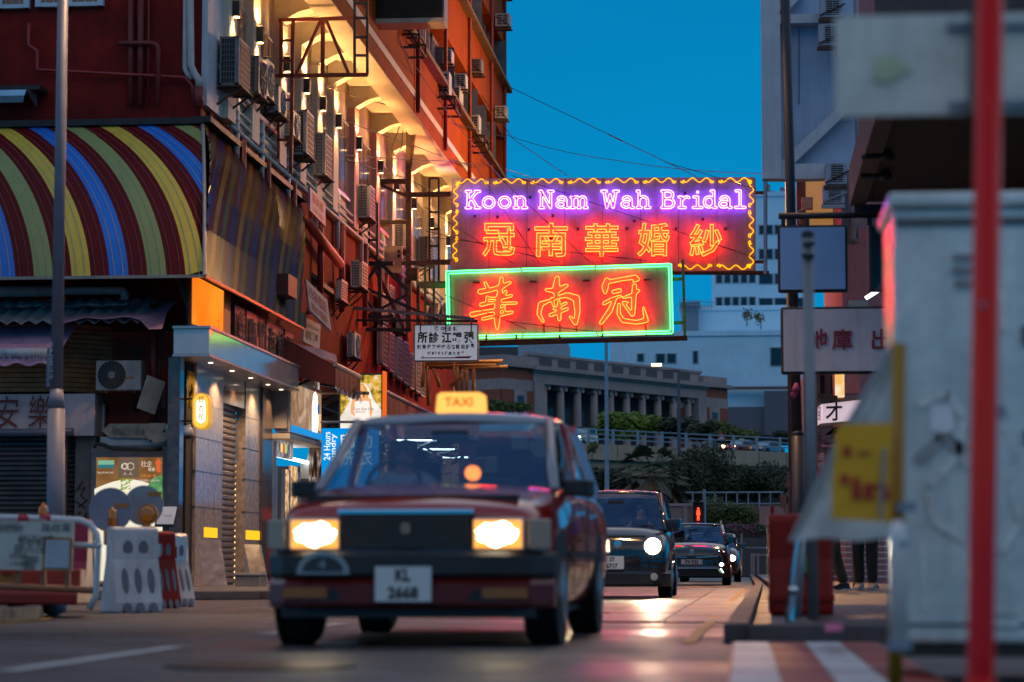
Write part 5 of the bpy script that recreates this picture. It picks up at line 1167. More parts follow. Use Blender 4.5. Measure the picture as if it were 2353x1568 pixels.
# bamboo scaffold under the clinic sign, tarpaulin behind
t = thing('bamboo_scaffold', 'yellowish bamboo pole scaffold under the clinic sign', 'scaffold', atY(1020, 900, 66))
bam = M('bamboo', (.50, .30, .09), .5, var=.3, scale=3)
bq = lambda x, y: atY(660.6+x*.1832, 603.2+y*.1832, 66)
for a, b in [((1690, 1265), (2700, 1240)), ((1690, 1300), (2640, 1285)), ((2190, 1330), (2760, 1310)), ((1720, 1250), (1690, 1568)), ((1830, 1330), (1910, 1568)), ((2090, 1250), (2130, 1700)), ((2140, 1290), (2125, 1700)), ((2195, 1330), (2185, 1700)), ((2250, 1340), (2245, 1700)), ((2040, 1568), (2250, 1350)), ((1760, 1300), (1770, 1800)), ((2340, 1300), (2330, 1700))]: part('pole', MB().tube([bq(*a), bq(*b)], .055, 7), bam, t, True)
for k in range(16): x = 1700+k*42; part('cross_pole', MB().tube([bq(x, 1290+10*(k % 3)), bq(x+30, 1330+8*(k % 2))], .05, 6), M('bamboo_dark', (.16, .09, .03), .6, var=.4), t, True)
t = thing('striped_tarpaulin', 'blue and white striped sheet hung behind the scaffold', 'tarpaulin', atY(980, 800, 70))
for i in range(22):
    x0 = 935+i*4.2; y0 = 700-i*.2; rows = [[atY(x0+2*math.sin(j)*.2, y0+j*16, 70+.1*math.sin(i+j)), atY(x0+4.2, y0+j*16, 70+.1*math.sin(i+1+j))] for j in range(8)]
    part('strip', MB().shell(rows, (0, .01, 0)), M('tarp_white', (.5, .42, .38), .7, var=.2) if i % 2 else M('tarp_blue', (.14, .16, .36), .7, var=.2), t)
# ================================================================== overhead wires and guy ropes
def wire(label, pts, r=.012, sag=0., cat='wire', extra=None):
    P = [atY(x, y, Y) for x, y, Y in pts]; q = []
    for a, b in zip(P, P[1:]):
        n = 12
        for i in range(n): u = i/n; p = a.lerp(b, u); p.z -= sag*4*u*(1-u); q.append(p)
    q.append(P[-1]); t = solo('wire', MB().tube(q, r, 5), cable, label, cat, P[0], 'overhead wires and guy ropes'); 
    if extra:
        for u in extra:
            i = int(u*(len(q)-2)); part('turnbuckle', MB().tube([q[i], q[i].lerp(q[i+1], .9)], r*1.7, 6), cable, t)
    return t
wire('thin cable slanting across the sky to the upper neon sign top edge', [(1160, 195, 78), (1600, 406, 66)], .011, .0, extra=[.72])
wire('lower thin cable crossing the sky behind the upper neon sign', [(1162, 310, 79), (1410, 368, 72), (1790, 400, 62)], .010, .1)
wire('thin cable from the cages down across the sky to the sign top', [(1040, 130, 74), (1180, 320, 70), (1305, 405, 67)], .010, .0)
s1p = lambda x, y: (976.6+x*.3417, 373.4+y*.3417)
for lab, a, b, ya, yb, ex in [('guy rope from the facade corner across the letters K and N', (300, -30), (770, 680), 64, 65.5, [.75]), ('guy rope running across the violet lettering to the middle red character', (370, -20), (1110, 672), 64, 65.5, [.72]), ('long guy rope crossing the whole upper sign to its right edge, low end', (590, 90), (2232, 645), 64, 65.6, [.94]), ('guy rope from the ladder frame across the left red character', (0, 300), (600, 685), 63, 65.5, None), ('low guy rope from the ladder frame to the green sign top', (0, 460), (905, 672), 63, 65, [.9]), ('lowest guy rope ending near the right of the green sign top', (0, 500), (1490, 660), 63, 65, [.93]), ('guy rope on the top right of the upper sign with a turnbuckle', (1620, 0), (2232, 180), 64, 65.6, [.85]), ('thin rope crossing the green sign diagonally', (130, 890), (680, 1120), 59, 61, None), ('rope from the clinic sign rod to the lower right green border', (550, 1070), (1200, 1145), 58, 61, None), ('rope from the top edge bracket leftwards along the sign top', (540, 45), (710, 100), 65, 65.8, [.7])]:
    pa, pb2 = s1p(*a), s1p(*b); wire(lab, [(*pa, ya), (*pb2, yb)], .009, 0, extra=ex)
for lab, pts in [('wire from a sconce pier to the mast, upper of the pair', [(752, 201, 52), (940, 254, 60), (1165, 316, 72)]), ('wire from a sconce pier to the mast, lower of the pair', [(744, 258, 52), (950, 335, 60), (1100, 387, 68)]), ('nearly level wire over the soffit behind the mast', [(770, 355, 54), (1040, 371, 64), (1130, 380, 70)]), ('wire fanning down from the pink pier to the ladder frame', [(770, 357, 54), (935, 410, 60), (1060, 470, 64)]), ('wire from the red facade to the sloping thin mast', [(920, 95, 52), (960, 200, 59)]), ('wire from the red facade down past the flare spots to the sign corner', [(926, 110, 53), (1040, 275, 60), (1160, 420, 66)]), ('hanging loop of cable beside the mast', [(928, 260, 60), (900, 340, 60), (905, 358, 60), (922, 340, 60), (926, 300, 60)]), ('cable bundle drooping past the tilted red lettered board', [(690, 612, 51), (720, 640, 51), (760, 672, 52)]), ('loose white cord hanging below the trusses', [(764, 600, 53), (770, 690, 53), (766, 735, 53), (775, 770, 53)]), ('black vertical cable hanging at the top of the lit wall', [(824, -40, 50), (824, 105, 50)])]:
    wire(lab, pts, .011 if 'bundle' not in lab else .09, .02)
# ================================================================== CARS (local axes: nose at y=0 looking towards -y, z up)
def carpaint(name, col, rough=.22, metal=0., coat=.9): return M(name, col, rough, metal, var=.08, scale=1.5, bump=0, coat=coat, spec=.5)
chrome = M('chrome', (.65, .65, .66), .12, 1., var=.05, bump=0)
lampglass = M('lamp_glass', (.55, .53, .50), .1, var=.1, bump=0)
windshield = GLASS('windscreen_glass', (.80, .86, .88), .36, .02, (.30, .60, 1.0))  # reflections tinted blue, painting a bluer sky overhead into the glass
sideglass = GLASS('side_glass', (.62, .66, .68), .40, .02)
seatm = M('seat_fabric', (.045, .045, .055), .8, var=.3); trim = M('car_trim', (.015, .015, .016), .5, var=.2)
plate_m = M('number_plate', (.70, .72, .70), .4, var=.05, bump=0); plate_ink = M('plate_ink', (.01, .01, .01), .5, var=0, bump=0)
def loft(rings, close=True):
    """rings: list of (y, [(x,z) right half, bottom centre to top centre])"""
    mb = MB(); rows = []
    for y, h in rings:
        full = [(x, y, z) for x, z in h]+[(-x, y, z) for x, z in h[::-1][1:-1]]
        rows.append(full+[full[0]])
    n = len(rows[0])-1; o = 0
    vs = [p for r in rows for p in r[:-1]]; fs = []
    for i in range(len(rows)-1):
        for j in range(n): fs.append((i*n+j, (i+1)*n+j, (i+1)*n+(j+1) % n, i*n+(j+1) % n))
    if close: fs.append(tuple(range(n))); fs.append(tuple((len(rows)-1)*n+j for j in range(n))[::-1])
    return mb.add(vs, fs)
def sub(o, lv=1):
    m = o.modifiers.new('subdivision', 'SUBSURF'); m.levels = lv; m.render_levels = lv; return o
def half(w, zb, zt, crown=.04, sh=.1, tuck=.06):
    """half section: flat floor, tucked sill, full side, shoulder, crowned top"""
    h = zt-zb
    return [(0, zb), (w-tuck-.06, zb), (w-tuck, zb+.03), (w-.01, zb+h*.28), (w, zb+h*.55), (w-.02, zt-sh*.9), (w-sh*.6, zt-.02), (w-sh*1.6, zt+crown*.25), (w*.5, zt+crown*.75), (0, zt+crown)]
def lpart(name, mb, mat, root, **k): return part(name, mb, mat, root, local=True, **k)
def wheel(root, x, y, r, w=.19, rim=None):
    s = 1 if x > 0 else -1
    t = lpart('wheel', MB().lathe([(r*.55, -w/2), (r*.9, -w/2), (r, -w/2+.03), (r, w/2-.03), (r*.9, w/2), (r*.55, w/2)], (x-s*w/2, y, r), (1, 0, 0), 24), rubber, root, smooth=False)
    lpart('rim', MB().lathe([(.02, .03), (r*.2, .035), (r*.5, .012), (r*.6, .02), (r*.6, -.02)], (x, y, r), (s, 0, 0), 18), rim or alu, t)
    lpart('wheel_arch', MB().lathe([(r*1.16, -.02), (r*1.16, .008), (r*.9, .008)], (x-s*.0, y, r+.03), (s, 0, 0), 24), trim, root)
    return t
def cabin(root, stn, roofm, pillarm, rows):
    """stn: base and roof outlines: list of (y, halfwidth, z); builds roof, glass and pillars"""
    pass
def quadglass(name, corners, mat, root, bulge=(0, 0, 0), n=6):
    a, b, c_, d = [V(p) for p in corners]; rows = []
    for i in range(n+1):
        v = i/n; l, r = a.lerp(d, v), b.lerp(c_, v); rows.append([l.lerp(r, u/n)+V(bulge)*(4*(u/n)*(1-u/n)) for u in range(n+1)])
    return lpart(name, MB().shell(rows, (0, .004, -.002)), mat, root, smooth=True)
def plate(root, cx, y, z, w, h, lines, back=None):
    p = lpart('number_plate', MB().box(cx-w/2, cx+w/2, y-.012, y, z, z+h), plate_m, root); n = len(lines)
    for i, s in enumerate(lines):
        hh = h/n*.72; ww = min(w*.86, hh*.62*len(s)); zz = z+h-(i+1)*h/n+(h/n-hh)/2; vs, fs = glyphs(s, 0, 3, 0, .045)
        x0 = min(v.x for v in vs); x1 = max(v.x for v in vs); y0 = min(v.y for v in vs); y1 = max(v.y for v in vs)
        lpart('plate_lettering', MB().add([(cx-ww/2+(v.x-x0)/(x1-x0)*ww, y-.0135, zz+(v.y-y0)/(y1-y0)*hh) for v in vs], fs), plate_ink, p)
    return p
def seats(root, xs, y, zt=1.18):
    for x in xs:
        s = lpart('seat', MB().obox((x, y, .72), (.22, 0, 0), (0, .07, .02), (0, .06, .30)).obox((x, y-.22, .47), (.22, 0, 0), (0, .24, 0), (0, 0, .07)), seatm, root, bevel=.04)
        lpart('headrest', MB().obox((x, y+.07, zt-.06), (.12, 0, 0), (0, .04, 0), (0, .01, .09)), seatm, s, bevel=.03)
def mirror(root, x, y, z, w=.17, h=.12, mat=None):
    s = 1 if x > 0 else -1
    lpart('wing_mirror', MB().obox((x+s*w*.5, y, z), (w/2, 0, 0), (s*.02, .05, 0), (0, 0, h/2)).bar((x-s*.06, y+.02, z-h*.4), (x+s*.03, y, z-h*.25), .04), mat or trim, root, bevel=.015)
# ---------------------------------------------------------------- red taxi
TX = thing('taxi', 'red taxi with lit roof sign and blazing headlamps coming towards us in front', 'taxi', (-1.945, 13.8, 0)); TX.rotation_euler.z = math.radians(-1.3)
red = carpaint('taxi_red', (.42, .010, .008), .16)
tr = M('taxi_bumper_black', (.03, .027, .026), .45, var=.2, bump=.05)
body = [(.10, half(.69, .36, .78, .02, .09)), (.14, half(.75, .30, .80, .03, .09)), (.35, half(.82, .22, .845, .045, .12)), (.72, half(.846, .20, .89, .05, .13)), (1.22, half(.848, .19, .945, .05, .12)), (1.7, half(.848, .19, .965, .02, .09)), (3.2, half(.848, .19, .975, .02, .09)), (3.75, half(.846, .2, .985, .04, .1)), (4.3, half(.84, .22, .975, .045, .12)), (4.55, half(.82, .28, .95, .04, .1)), (4.62, half(.76, .34, .9, .02, .1))]
sub(lpart('body', loft(body), red, TX, smooth=True), 2)
# bumper: black upper, red lower, wrapping the corners
def wrap(w, y0, depth, z0, z1, bul=.05, n=14):
    rows = []
    for z, k in ((z0, .03), (z0+(z1-z0)*.15, 0), (z1-(z1-z0)*.2, -.005), (z1, .03)):
        r = [(-w+k, y0+depth, z)]
        for i in range(n+1):
            a = -1+2*i/n; x = a*(w-.0); yy = y0+k+bul*(a*a)+(.20*max(0, (abs(a)-.72)/.28)**2); r.append((x*(1 if abs(a) < 1 else .998), yy, z))
        r.append((w-k, y0+depth, z)); rows.append(r)
    return MB().shell(rows, (0, .06, 0))
lpart('bumper', wrap(.845, 0, .62, .40, .555), tr, TX, smooth=False); lpart('lower_bumper', wrap(.842, .012, .6, .225, .398), carpaint('taxi_red_low', (.13, .008, .006), .3, coat=.3), TX, smooth=False, label='red lower bumper skirt')
lpart('under_tray', MB().box(-.74, .74, .12, 4.4, .17, .25), black, TX)
for s in (-1, 1):
    lpart('air_slot', MB().box(s*.32-.24, s*.32+.24, .02, .05, .27, .33), black, TX); lpart('fog_lamp', MB().box(s*.58-.13, s*.58+.13, .018, .06, .285, .345), M('fog_amber', (.35, .12, .02), .2, var=.1), TX)
lpart('grille', MB().box(-.385, .385, .085, .13, .565, .765), M('grille_black', (.012, .009, .008), .5, var=.2), TX)
for i in range(9): z = .578+i*.021; lpart('grille_bar', MB().box(-.375, .375, .066, .09, z, z+.009), M('grille_slat', (.13, .09, .07), .4, .2), TX)
lpart('grille_bar', MB().box(-.40, .40, .058, .10, .765, .795), chrome, TX, label='chrome top bar of the grille', bevel=.006)
mb = MB()
for a in (-.5, 0, .5): mb.prism([(.014*math.cos(i*math.pi/4)+.028*math.sin(a), .05, .675+.034*math.sin(i*math.pi/4)+.01*math.cos(a)) for i in range(8)], (0, .015, 0))
lpart('emblem', mb, M('emblem_dull', (.55, .32, .22), .4, .5, var=.1), TX)
hl = E('taxi_headlight', (1, .80, .50), 12); hl2 = E('headlight_edge', (1, .42, .08), 1.5)
for s, g in ((-1, .9), (1, 1.0)):
    h = lpart('headlight', MB().box(s*.54-.15, s*.54+.15, .07, .16, .555, .745), lampglass, TX, bevel=.015)
    lpart('reflector_glow', MB().box(s*.535-.138, s*.535+.138, .062, .07, .57, .73), hl2, h); lpart('lens', MB().prism([(s*.53+(.118+.012*math.sin(i*2.3))*math.cos(i*math.pi/10), .056, .65+(.066+.01*math.cos(i*1.7))*math.sin(i*math.pi/10)) for i in range(20)], (0, .008, 0)), hl, h)
    lpart('corner_lamp', MB().obox((s*.755, .16, .65), (.06, s*.055, 0), (-s*.02, .05, 0), (0, 0, .088)), M('corner_lens', (.42, .32, .22), .12, var=.1), TX, bevel=.012)
plate(TX, .0, -.012, .265, .325, .20, ['KL', '2668'])
q = lpart('seat_badge', MB().prism([(-.47+.155*math.cos(i*math.pi/14), -.008, .42+.135*math.sin(i*math.pi/14)) for i in range(15)], (0, .008, 0)), M('badge_grey', (.30, .36, .38), .4, var=.1), TX)
lpart('badge_inner', MB().prism([(-.47+.12*math.cos(i*math.pi/14), -.012, .435+.09*math.sin(i*math.pi/14)) for i in range(15)], (0, .004, 0)), M('badge_dark', (.04, .045, .05), .4), q)
vs, fs = glyphs('4', 0, 2); lpart('badge_lettering', MB().add([(-.50+v.x*.1, -.014, .45+v.y*.08) for v in vs], fs), M('badge_grey', (.30, .36, .38)), q)
# greenhouse
zc, zr = .95, 1.43
roofr = [(1.98, [(0, 1.395), (.3, 1.395), (.54, 1.39), (.62, 1.38), (.63, 1.40), (.60, 1.425), (.5, 1.44), (.3, 1.452), (.15, 1.457), (0, 1.458)]), (2.1, [(0, 1.40), (.3, 1.40), (.58, 1.395), (.655, 1.385), (.67, 1.41), (.64, 1.445), (.53, 1.465), (.3, 1.482), (.15, 1.488), (0, 1.49)]), (2.7, [(0, 1.42), (.3, 1.42), (.6, 1.41), (.67, 1.40), (.685, 1.425), (.65, 1.465), (.54, 1.49), (.3, 1.508), (.15, 1.513), (0, 1.515)]), (3.3, [(0, 1.41), (.3, 1.41), (.58, 1.40), (.66, 1.39), (.67, 1.41), (.64, 1.45), (.53, 1.475), (.3, 1.492), (.15, 1.497), (0, 1.50)]), (3.48, [(0, 1.39), (.3, 1.39), (.54, 1.38), (.61, 1.37), (.62, 1.385), (.59, 1.41), (.5, 1.43), (.3, 1.445), (.15, 1.45), (0, 1.452)])]
sub(lpart('roof', loft(roofr), M('taxi_roof_silver', (.35, .36, .39), .22, .3, var=.05, bump=0, coat=.8), TX, smooth=True), 1)
quadglass('windscreen', [(-.70, 1.30, .95), (.70, 1.30, .95), (.585, 1.99, 1.392), (-.585, 1.99, 1.392)], windshield, TX, (0, -.07, 0))
quadglass('rear_window', [(.66, 4.0, .98), (-.66, 4.0, .98), (-.57, 3.47, 1.38), (.57, 3.47, 1.38)], sideglass, TX, (0, .05, 0))
pm = M('taxi_pillar', (.30, .30, .33), .3, .3, var=.1, coat=.5)
for s in (-1, 1):
    mb = MB().tube([(s*.745, 1.24, .94), (s*.70, 1.5, 1.11), (s*.635, 1.98, 1.41)], .034, 8); lpart('pillar', mb, pm, TX, smooth=True)
    lpart('pillar', MB().bar((s*.77, 2.42, .95), (s*.668, 2.42, 1.42), .05, .08).bar((s*.76, 3.85, .97), (s*.64, 3.4, 1.41), .06, .14), red, TX)
    for (ya, yb, yc, yd) in ((1.42, 2.38, 2.38, 2.02), (2.46, 3.62, 3.30, 2.46)): quadglass('side_window', [(s*.79, ya, .955), (s*.79, yb, .965), (s*.662, yc, 1.405), (s*.652, yd, 1.40)], sideglass, TX, (s*.02, 0, 0))
    mirror(TX, s*.80, 1.42, .955, .16, .105); lpart('door_handle', MB().box(s*.846-.012, s*.846+.012, 2.1, 2.25, .80, .825), chrome, TX); lpart('door_handle', MB().box(s*.846-.012, s*.846+.012, 3.1, 3.25, .80, .825), chrome, TX)
    lpart('side_moulding', MB().box(s*.852-.012, s*.852+.012, 1.1, 3.4, .52, .56), tr, TX); lpart('door_seam', MB().box(s*.85-.004, s*.85+.004, 1.38, 1.39, .3, .92).box(s*.85-.004, s*.85+.004, 2.42, 2.43, .3, .94), black, TX)
    for y in (.74, 3.42): wheel(TX, s*.835, y, .31, .20)
    lpart('wiper', MB().bar((s*.05-.1, 1.29, .965), (s*.05+.42*1, 1.40, 1.00), .02), black, TX)
lpart('bonnet_seam', MB().box(-.63, .63, .31, .318, .83, .883), trim, TX)
lpart('dashboard', MB().box(-.70, .70, 1.45, 1.85, .80, .97), trim, TX, bevel=.03); seats(TX, (-.36, .36), 2.35, 1.22); seats(TX, (-.4, .4), 3.3, 1.18)
lpart('steering_wheel', MB().tube([(-.36+.18*math.cos(a*.45), 1.78+.05*math.sin(a*.45), .98+.17*math.sin(a*.45)) for a in range(14)], .016, 6, True), black, TX)
lpart('sun_strip', MB().prism([(.18, 1.90, 1.345), (.52, 1.90, 1.345), (.55, 1.98, 1.395), (.18, 1.98, 1.395)], (0, .005, 0)), M('sticker_teal', (.25, .45, .5), .5), TX)
lpart('rear_view_mirror', MB().obox((0, 1.85, 1.31), (.12, 0, 0), (0, .02, 0), (0, 0, .035)), trim, TX)
fl = lpart('hire_flag', MB().cyl((.18, 1.62, 1.06), (0, 1, 0), .048, .05, 16), E('flag_orange', (1, .22, .03), 3.2), TX); lpart('flag_stalk', MB().box(.17, .19, 1.6, 1.64, .95, 1.02), trim, fl)
rs = lpart('roof_sign', MB().prism([(-.165, 2.30, 1.50), (.165, 2.30, 1.50), (.155, 2.31, 1.615), (.13, 2.315, 1.63), (-.13, 2.315, 1.63), (-.155, 2.31, 1.615)], (0, .16, 0)), E('roof_sign_glow', (1, .48, .10), 1.5), TX)
vs, fs = glyphs('TAXI', 0, 2, 0, .02); lpart('sign_lettering', MB().add([(-.105+v.x*.088, 2.294, 1.535+v.y*.085) for v in vs], fs), E('sign_letter_red', (.75, .10, .01), .9), rs)
# ---------------------------------------------------------------- dark small van-like car
def make_boxy(name, label, loc, paint, W, Hh, Ln, hood, wz, plates, pw, ph, pz, hlz, hlx, hlr, round_, hlm, cx=0.):
    R = thing(name, label, 'car', loc); w = W/2
    b = [(.0, half(w*.80, .30, .70, .03, .1)), (.06, half(w*.93, .24, .80, .05, .13)), (.28, half(w*.985, .19, .92, .06, .16)), (hood*.6, half(w, .18, 1.00, .06, .16)), (hood, half(w, .18, wz, .04, .12)), (hood+.6, half(w, .18, wz+.03, .02, .09)), (Ln-.6, half(w, .2, wz+.05, .02, .09)), (Ln-.1, half(w*.97, .25, wz+.04, .03, .1)), (Ln, half(w*.9, .32, wz-.1, .02, .1))]
    sub(lpart('body', loft(b), paint, R, smooth=True), 2)
    rw = w*.80; y0 = hood+.72; z = Hh
    rr = [(y0, [(0, z-.09), (.3, z-.09), (rw*.86, z-.1), (rw*.96, z-.12), (rw*.97, z-.10), (rw*.92, z-.07), (rw*.78, z-.05), (.3, z-.035), (.15, z-.03), (0, z-.03)])]
    for yy, dz, k in ((y0+.25, .03, 1.03), (y0+1.1, .06, 1.05), (Ln-.5, .04, 1.03), (Ln-.18, 0, .98)): rr.append((yy, [(x*k, zq+dz*.5) for x, zq in rr[0][1]]))
    sub(lpart('roof', loft(rr), paint, R, smooth=True), 1)
    quadglass('windscreen', [(-w*.86, hood-.02, wz+.02), (w*.86, hood-.02, wz+.02), (rw*.92, y0+.01, z-.1), (-rw*.92, y0+.01, z-.1)], windshield, R, (0, -.07, 0))
    quadglass('rear_window', [(w*.8, Ln-.08, wz+.05), (-w*.8, Ln-.08, wz+.05), (-rw*.9, Ln-.2, z-.1), (rw*.9, Ln-.2, z-.1)], sideglass, R)
    for s in (-1, 1):
        lpart('pillar', MB().tube([(s*w*.90, hood-.05, wz), (s*rw*.965, y0, z-.09)], .04, 8), paint, R, smooth=True)
        for yy in (hood+1.25, Ln-.35): lpart('pillar', MB().bar((s*w*.93, yy, wz+.02), (s*rw*1.0, yy, z-.08), .05, .09), paint, R)
        for ya, yb in ((hood+.15, hood+1.2), (hood+1.3, Ln-.4)): quadglass('side_window', [(s*w*.945, ya, wz+.03), (s*w*.945, yb, wz+.04), (s*rw*.995, yb, z-.09), (s*rw*.985, max(ya, y0+.05), z-.09)], sideglass, R, (s*.01, 0, 0))
        mirror(R, s*w*.93, hood+.15, wz+.10, .19, .15, paint)
        for y in (.72, Ln-.75): wheel(R, s*(w-.005), y, .30, .19)
        lpart('door_seam', MB().box(s*w-.003, s*w+.003, hood+.05, hood+.06, .3, wz-.05).box(s*w-.003, s*w+.003, hood+1.25, hood+1.26, .3, wz-.05), trim, R)
        lpart('door_handle', MB().box(s*w-.012, s*w+.012, hood+.95, hood+1.12, wz-.2, wz-.175), paint, R)
        if round_:
            h = lpart('headlight', MB().lathe([(hlr*1.15, .0), (hlr*1.1, -.035), (hlr, -.05)], (s*hlx, .06, hlz), (0, 1, 0), 24), chrome, R); lpart('lens', MB().cyl((s*hlx, .0, hlz), (0, 1, 0), hlr, .012, 24), hlm, h)
        else:
            h = lpart('headlight', MB().prism([(s*(hlx-.19), .09, hlz-.02), (s*(hlx+.10), .17, hlz-.05), (s*(hlx+.17), .34, hlz+.08), (s*(hlx+.02), .15, hlz+.075)][::s], (0, .05, .0)), lampglass, R)
            lpart('lens', MB().cyl((s*(hlx-.03), .10, hlz+.01), (0, 1, 0), .055, .02, 14), hlm, h); lpart('lens', MB().cyl((s*(hlx+.07), .14, hlz+.015), (0, 1, 0), .045, .02, 14), hlm, h)
    lpart('wiper', MB().bar((-.5, hood-.06, wz+.045), (.12, hood-.03, wz+.07), .022).bar((.05, hood-.05, wz+.045), (.6, hood-.02, wz+.07), .022), black, R)
    plate(R, cx, -.008, pz, pw, ph, plates)
    lpart('dashboard', MB().box(-w*.84, w*.84, hood+.1, hood+.45, wz-.15, wz+.03), trim, R); seats(R, (-.36, .36), hood+1.0, wz+.33)
    lpart('rear_view_mirror', MB().obox((0, hood+.5, z-.22), (.12, 0, 0), (0, .02, 0), (0, 0, .035)), trim, R)
    return R
blackpaint = carpaint('car_black', (.010, .010, .013), .14)
BV = make_boxy('small_van', 'small dark boxy car with one round headlamp visible, right behind the taxi', (-1.90, 34.6, 0), blackpaint, 1.69, 1.62, 3.8, .95, .98, ['XY', '6717'], .34, .185, .42, .745, .60, .115, True, E('van_headlight', (1, .80, .48), 22), .02)

lpart('bumper_line', MB().box(-.80, .80, -.005, .05, .555, .57), trim, BV); lpart('lower_bumper', wrap(.85, -.02, .55, .17, .40), blackpaint, BV); lpart('emblem', MB().lathe([(.055, 0), (.055, -.015), (.03, -.018)], (.0+.10, .02, .77), (0, 1, 0), 16), chrome, BV)
for s in (-1, 1): lpart('fog_lamp', MB().lathe([(.055, .0), (.05, -.02), (.03, -.022)], (s*.62, -.02, .31), (0, 1, 0), 16), lampglass, BV)
lpart('bonnet_seam', MB().box(-.5, .5, .10, .11, .87, .90), trim, BV)
light('SPOT', 'headlamp_beam', (-1.9+.6, 34.55, .74), (1, .78, .5), 300, BV, (0, -1, -.08), .1, 60, .6); light('SPOT', 'headlamp_beam', (-1.9-.6, 34.55, .74), (1, .78, .5), 240, BV, (0, -1, -.08), .1, 60, .6)
# ---------------------------------------------------------------- dark blue crossover
navy = carpaint('car_navy', (.012, .020, .032), .10)
KI = make_boxy('crossover_car', 'dark blue crossover with white LED lamps and plate FX 522 behind the small van', (-1.24, 57.5, 0), navy, 1.80, 1.53, 4.3, 1.15, .98, ['FX 522'], .50, .115, .50, .75, .66, .1, False, E('led_white', (.85, 1, .95), 16))
lpart('grille', MB().prism([(-.62, -.01, .68), (.62, -.01, .68), (.5, -.02, .60), (-.5, -.02, .60)], (0, .04, 0)), trim, KI); lpart('grille_trim', MB().bar((-.62, -.02, .69), (-.1, -.03, .66), .018).bar((.1, -.03, .66), (.62, -.02, .69), .018), chrome, KI)
lpart('lower_intake', MB().prism([(-.60, -.025, .40), (.60, -.025, .40), (.66, -.02, .33), (.5, -.02, .25), (-.5, -.02, .25), (-.66, -.02, .33)], (0, .04, 0)), black, KI); lpart('intake_trim', MB().tube([(-.66, -.03, .33), (-.6, -.03, .405), (.6, -.03, .405), (.66, -.03, .33)], .014, 5), chrome, KI)
lpart('lower_bumper', wrap(.90, -.015, .55, .18, .50), navy, KI); lpart('emblem', MB().lathe([(.06, 0), (.055, -.012)], (0, .03, .79), (0, 1, 0), 16), chrome, KI)
for s in (-1, 1):
    f_ = lpart('fog_lamp', MB().box(s*.70-.07, s*.70+.07, -.04, .02, .46, .53), lampglass, KI); lpart('lens', MB().cyl((s*.70, -.045, .495), (0, 1, 0), .04, .01, 12), E('fog_white', (1, .9, .7), 14), f_)
    lpart('running_light', MB().bar((s*.68, -.04, .40), (s*.74, -.02, .30), .05, .02), E('drl', (.7, 1, .7), 3), KI); lpart('roof_rail', MB().tube([(s*.66, 1.95, 1.47), (s*.68, 2.1, 1.55), (s*.68, 3.4, 1.56), (s*.66, 3.6, 1.49)], .022, 8), chrome, KI)
DK = make_boxy('dark_car', 'dark car half hidden behind the crossover, one small lamp lit', (-.98, 69.5, 0), blackpaint, 1.74, 1.45, 4.4, 1.2, .94, ['PT 731'], .5, .11, .42, .68, .64, .09, True, E('small_lamp', (1, .9, .7), 8))
# ---------------------------------------------------------------- far cars on the flyover are built with the flyover
# ================================================================== BACKGROUND
leafm = {}
def leaf(name, col): 
    return M(name, col, .65, var=.5, scale=.8, bump=0)
def foliage(name, label, cat, c, size, mat, trunk=True, n=1800, ls=.35, group=None, lobes=7, seed=1, tcol=None):
    """crown of many small leaf faces spread through lobes, on a tapered trunk with limbs"""
    rnd = random.Random(seed); c = V(c); t = thing(name, label, cat, c, group); sx, sy, sz = size
    lob = [(V((rnd.uniform(-.6, .6)*sx, rnd.uniform(-.6, .6)*sy, sz*(.35+.5*rnd.random()))), rnd.uniform(.35, .6)) for _ in range(lobes)]
    vs = []; fs = []
    for i in range(n):
        l, r = lob[i % lobes]
        d = V((rnd.gauss(0, 1), rnd.gauss(0, 1), rnd.gauss(0, 1))).normalized()*(rnd.random()**.4)
        p = c+l+V((d.x*r*sx, d.y*r*sy, d.z*r*sz*.8))
        if p.z < c.z+.02: p.z = c.z+.02+rnd.random()*.2
        a = V((rnd.gauss(0, 1), rnd.gauss(0, 1), rnd.gauss(0, .7))).normalized()*ls*rnd.uniform(.5, 1.2); b = a.orthogonal().normalized()*ls*rnd.uniform(.3, .6)
        o = len(vs); vs += [p-a, p+b, p+a, p-b]; fs.append((o, o+1, o+2, o+3))
    part('crown', MB().add(vs, fs), mat, t)
    if trunk:
        mb = MB().tube([c+V((0, 0, -.5)), c+V((.05*sx, 0, sz*.3)), c+V((0, 0, sz*.6))], [sx*.08, sx*.06, sx*.03], 7)
        for l, r in lob[:4]: mb.tube([c+V((0, 0, sz*.25)), c+l], [sx*.035, sx*.012], 5)
        part('trunk', mb, M('bark', (.05, .035, .025), .9, var=.4), t)
    return t
g1 = leaf('leaf_mid', (.085, .115, .018)); g2 = leaf('leaf_dark', (.038, .045, .018)); g3 = leaf('leaf_bright', (.16, .22, .02))
# terrain rising behind the junction
hill = M('hill_ground', (.05, .045, .035), .9, var=.4)
struct('hill', MB().grid([[(-160, 130, -.4), (160, 130, -.4)], [(-160, 215, 3), (160, 215, 3)], [(-160, 262, 9), (160, 262, 9)], [(-160, 290, 12.5), (160, 290, 12.5)], [(-160, 420, 15), (160, 420, 15)]]), hill)
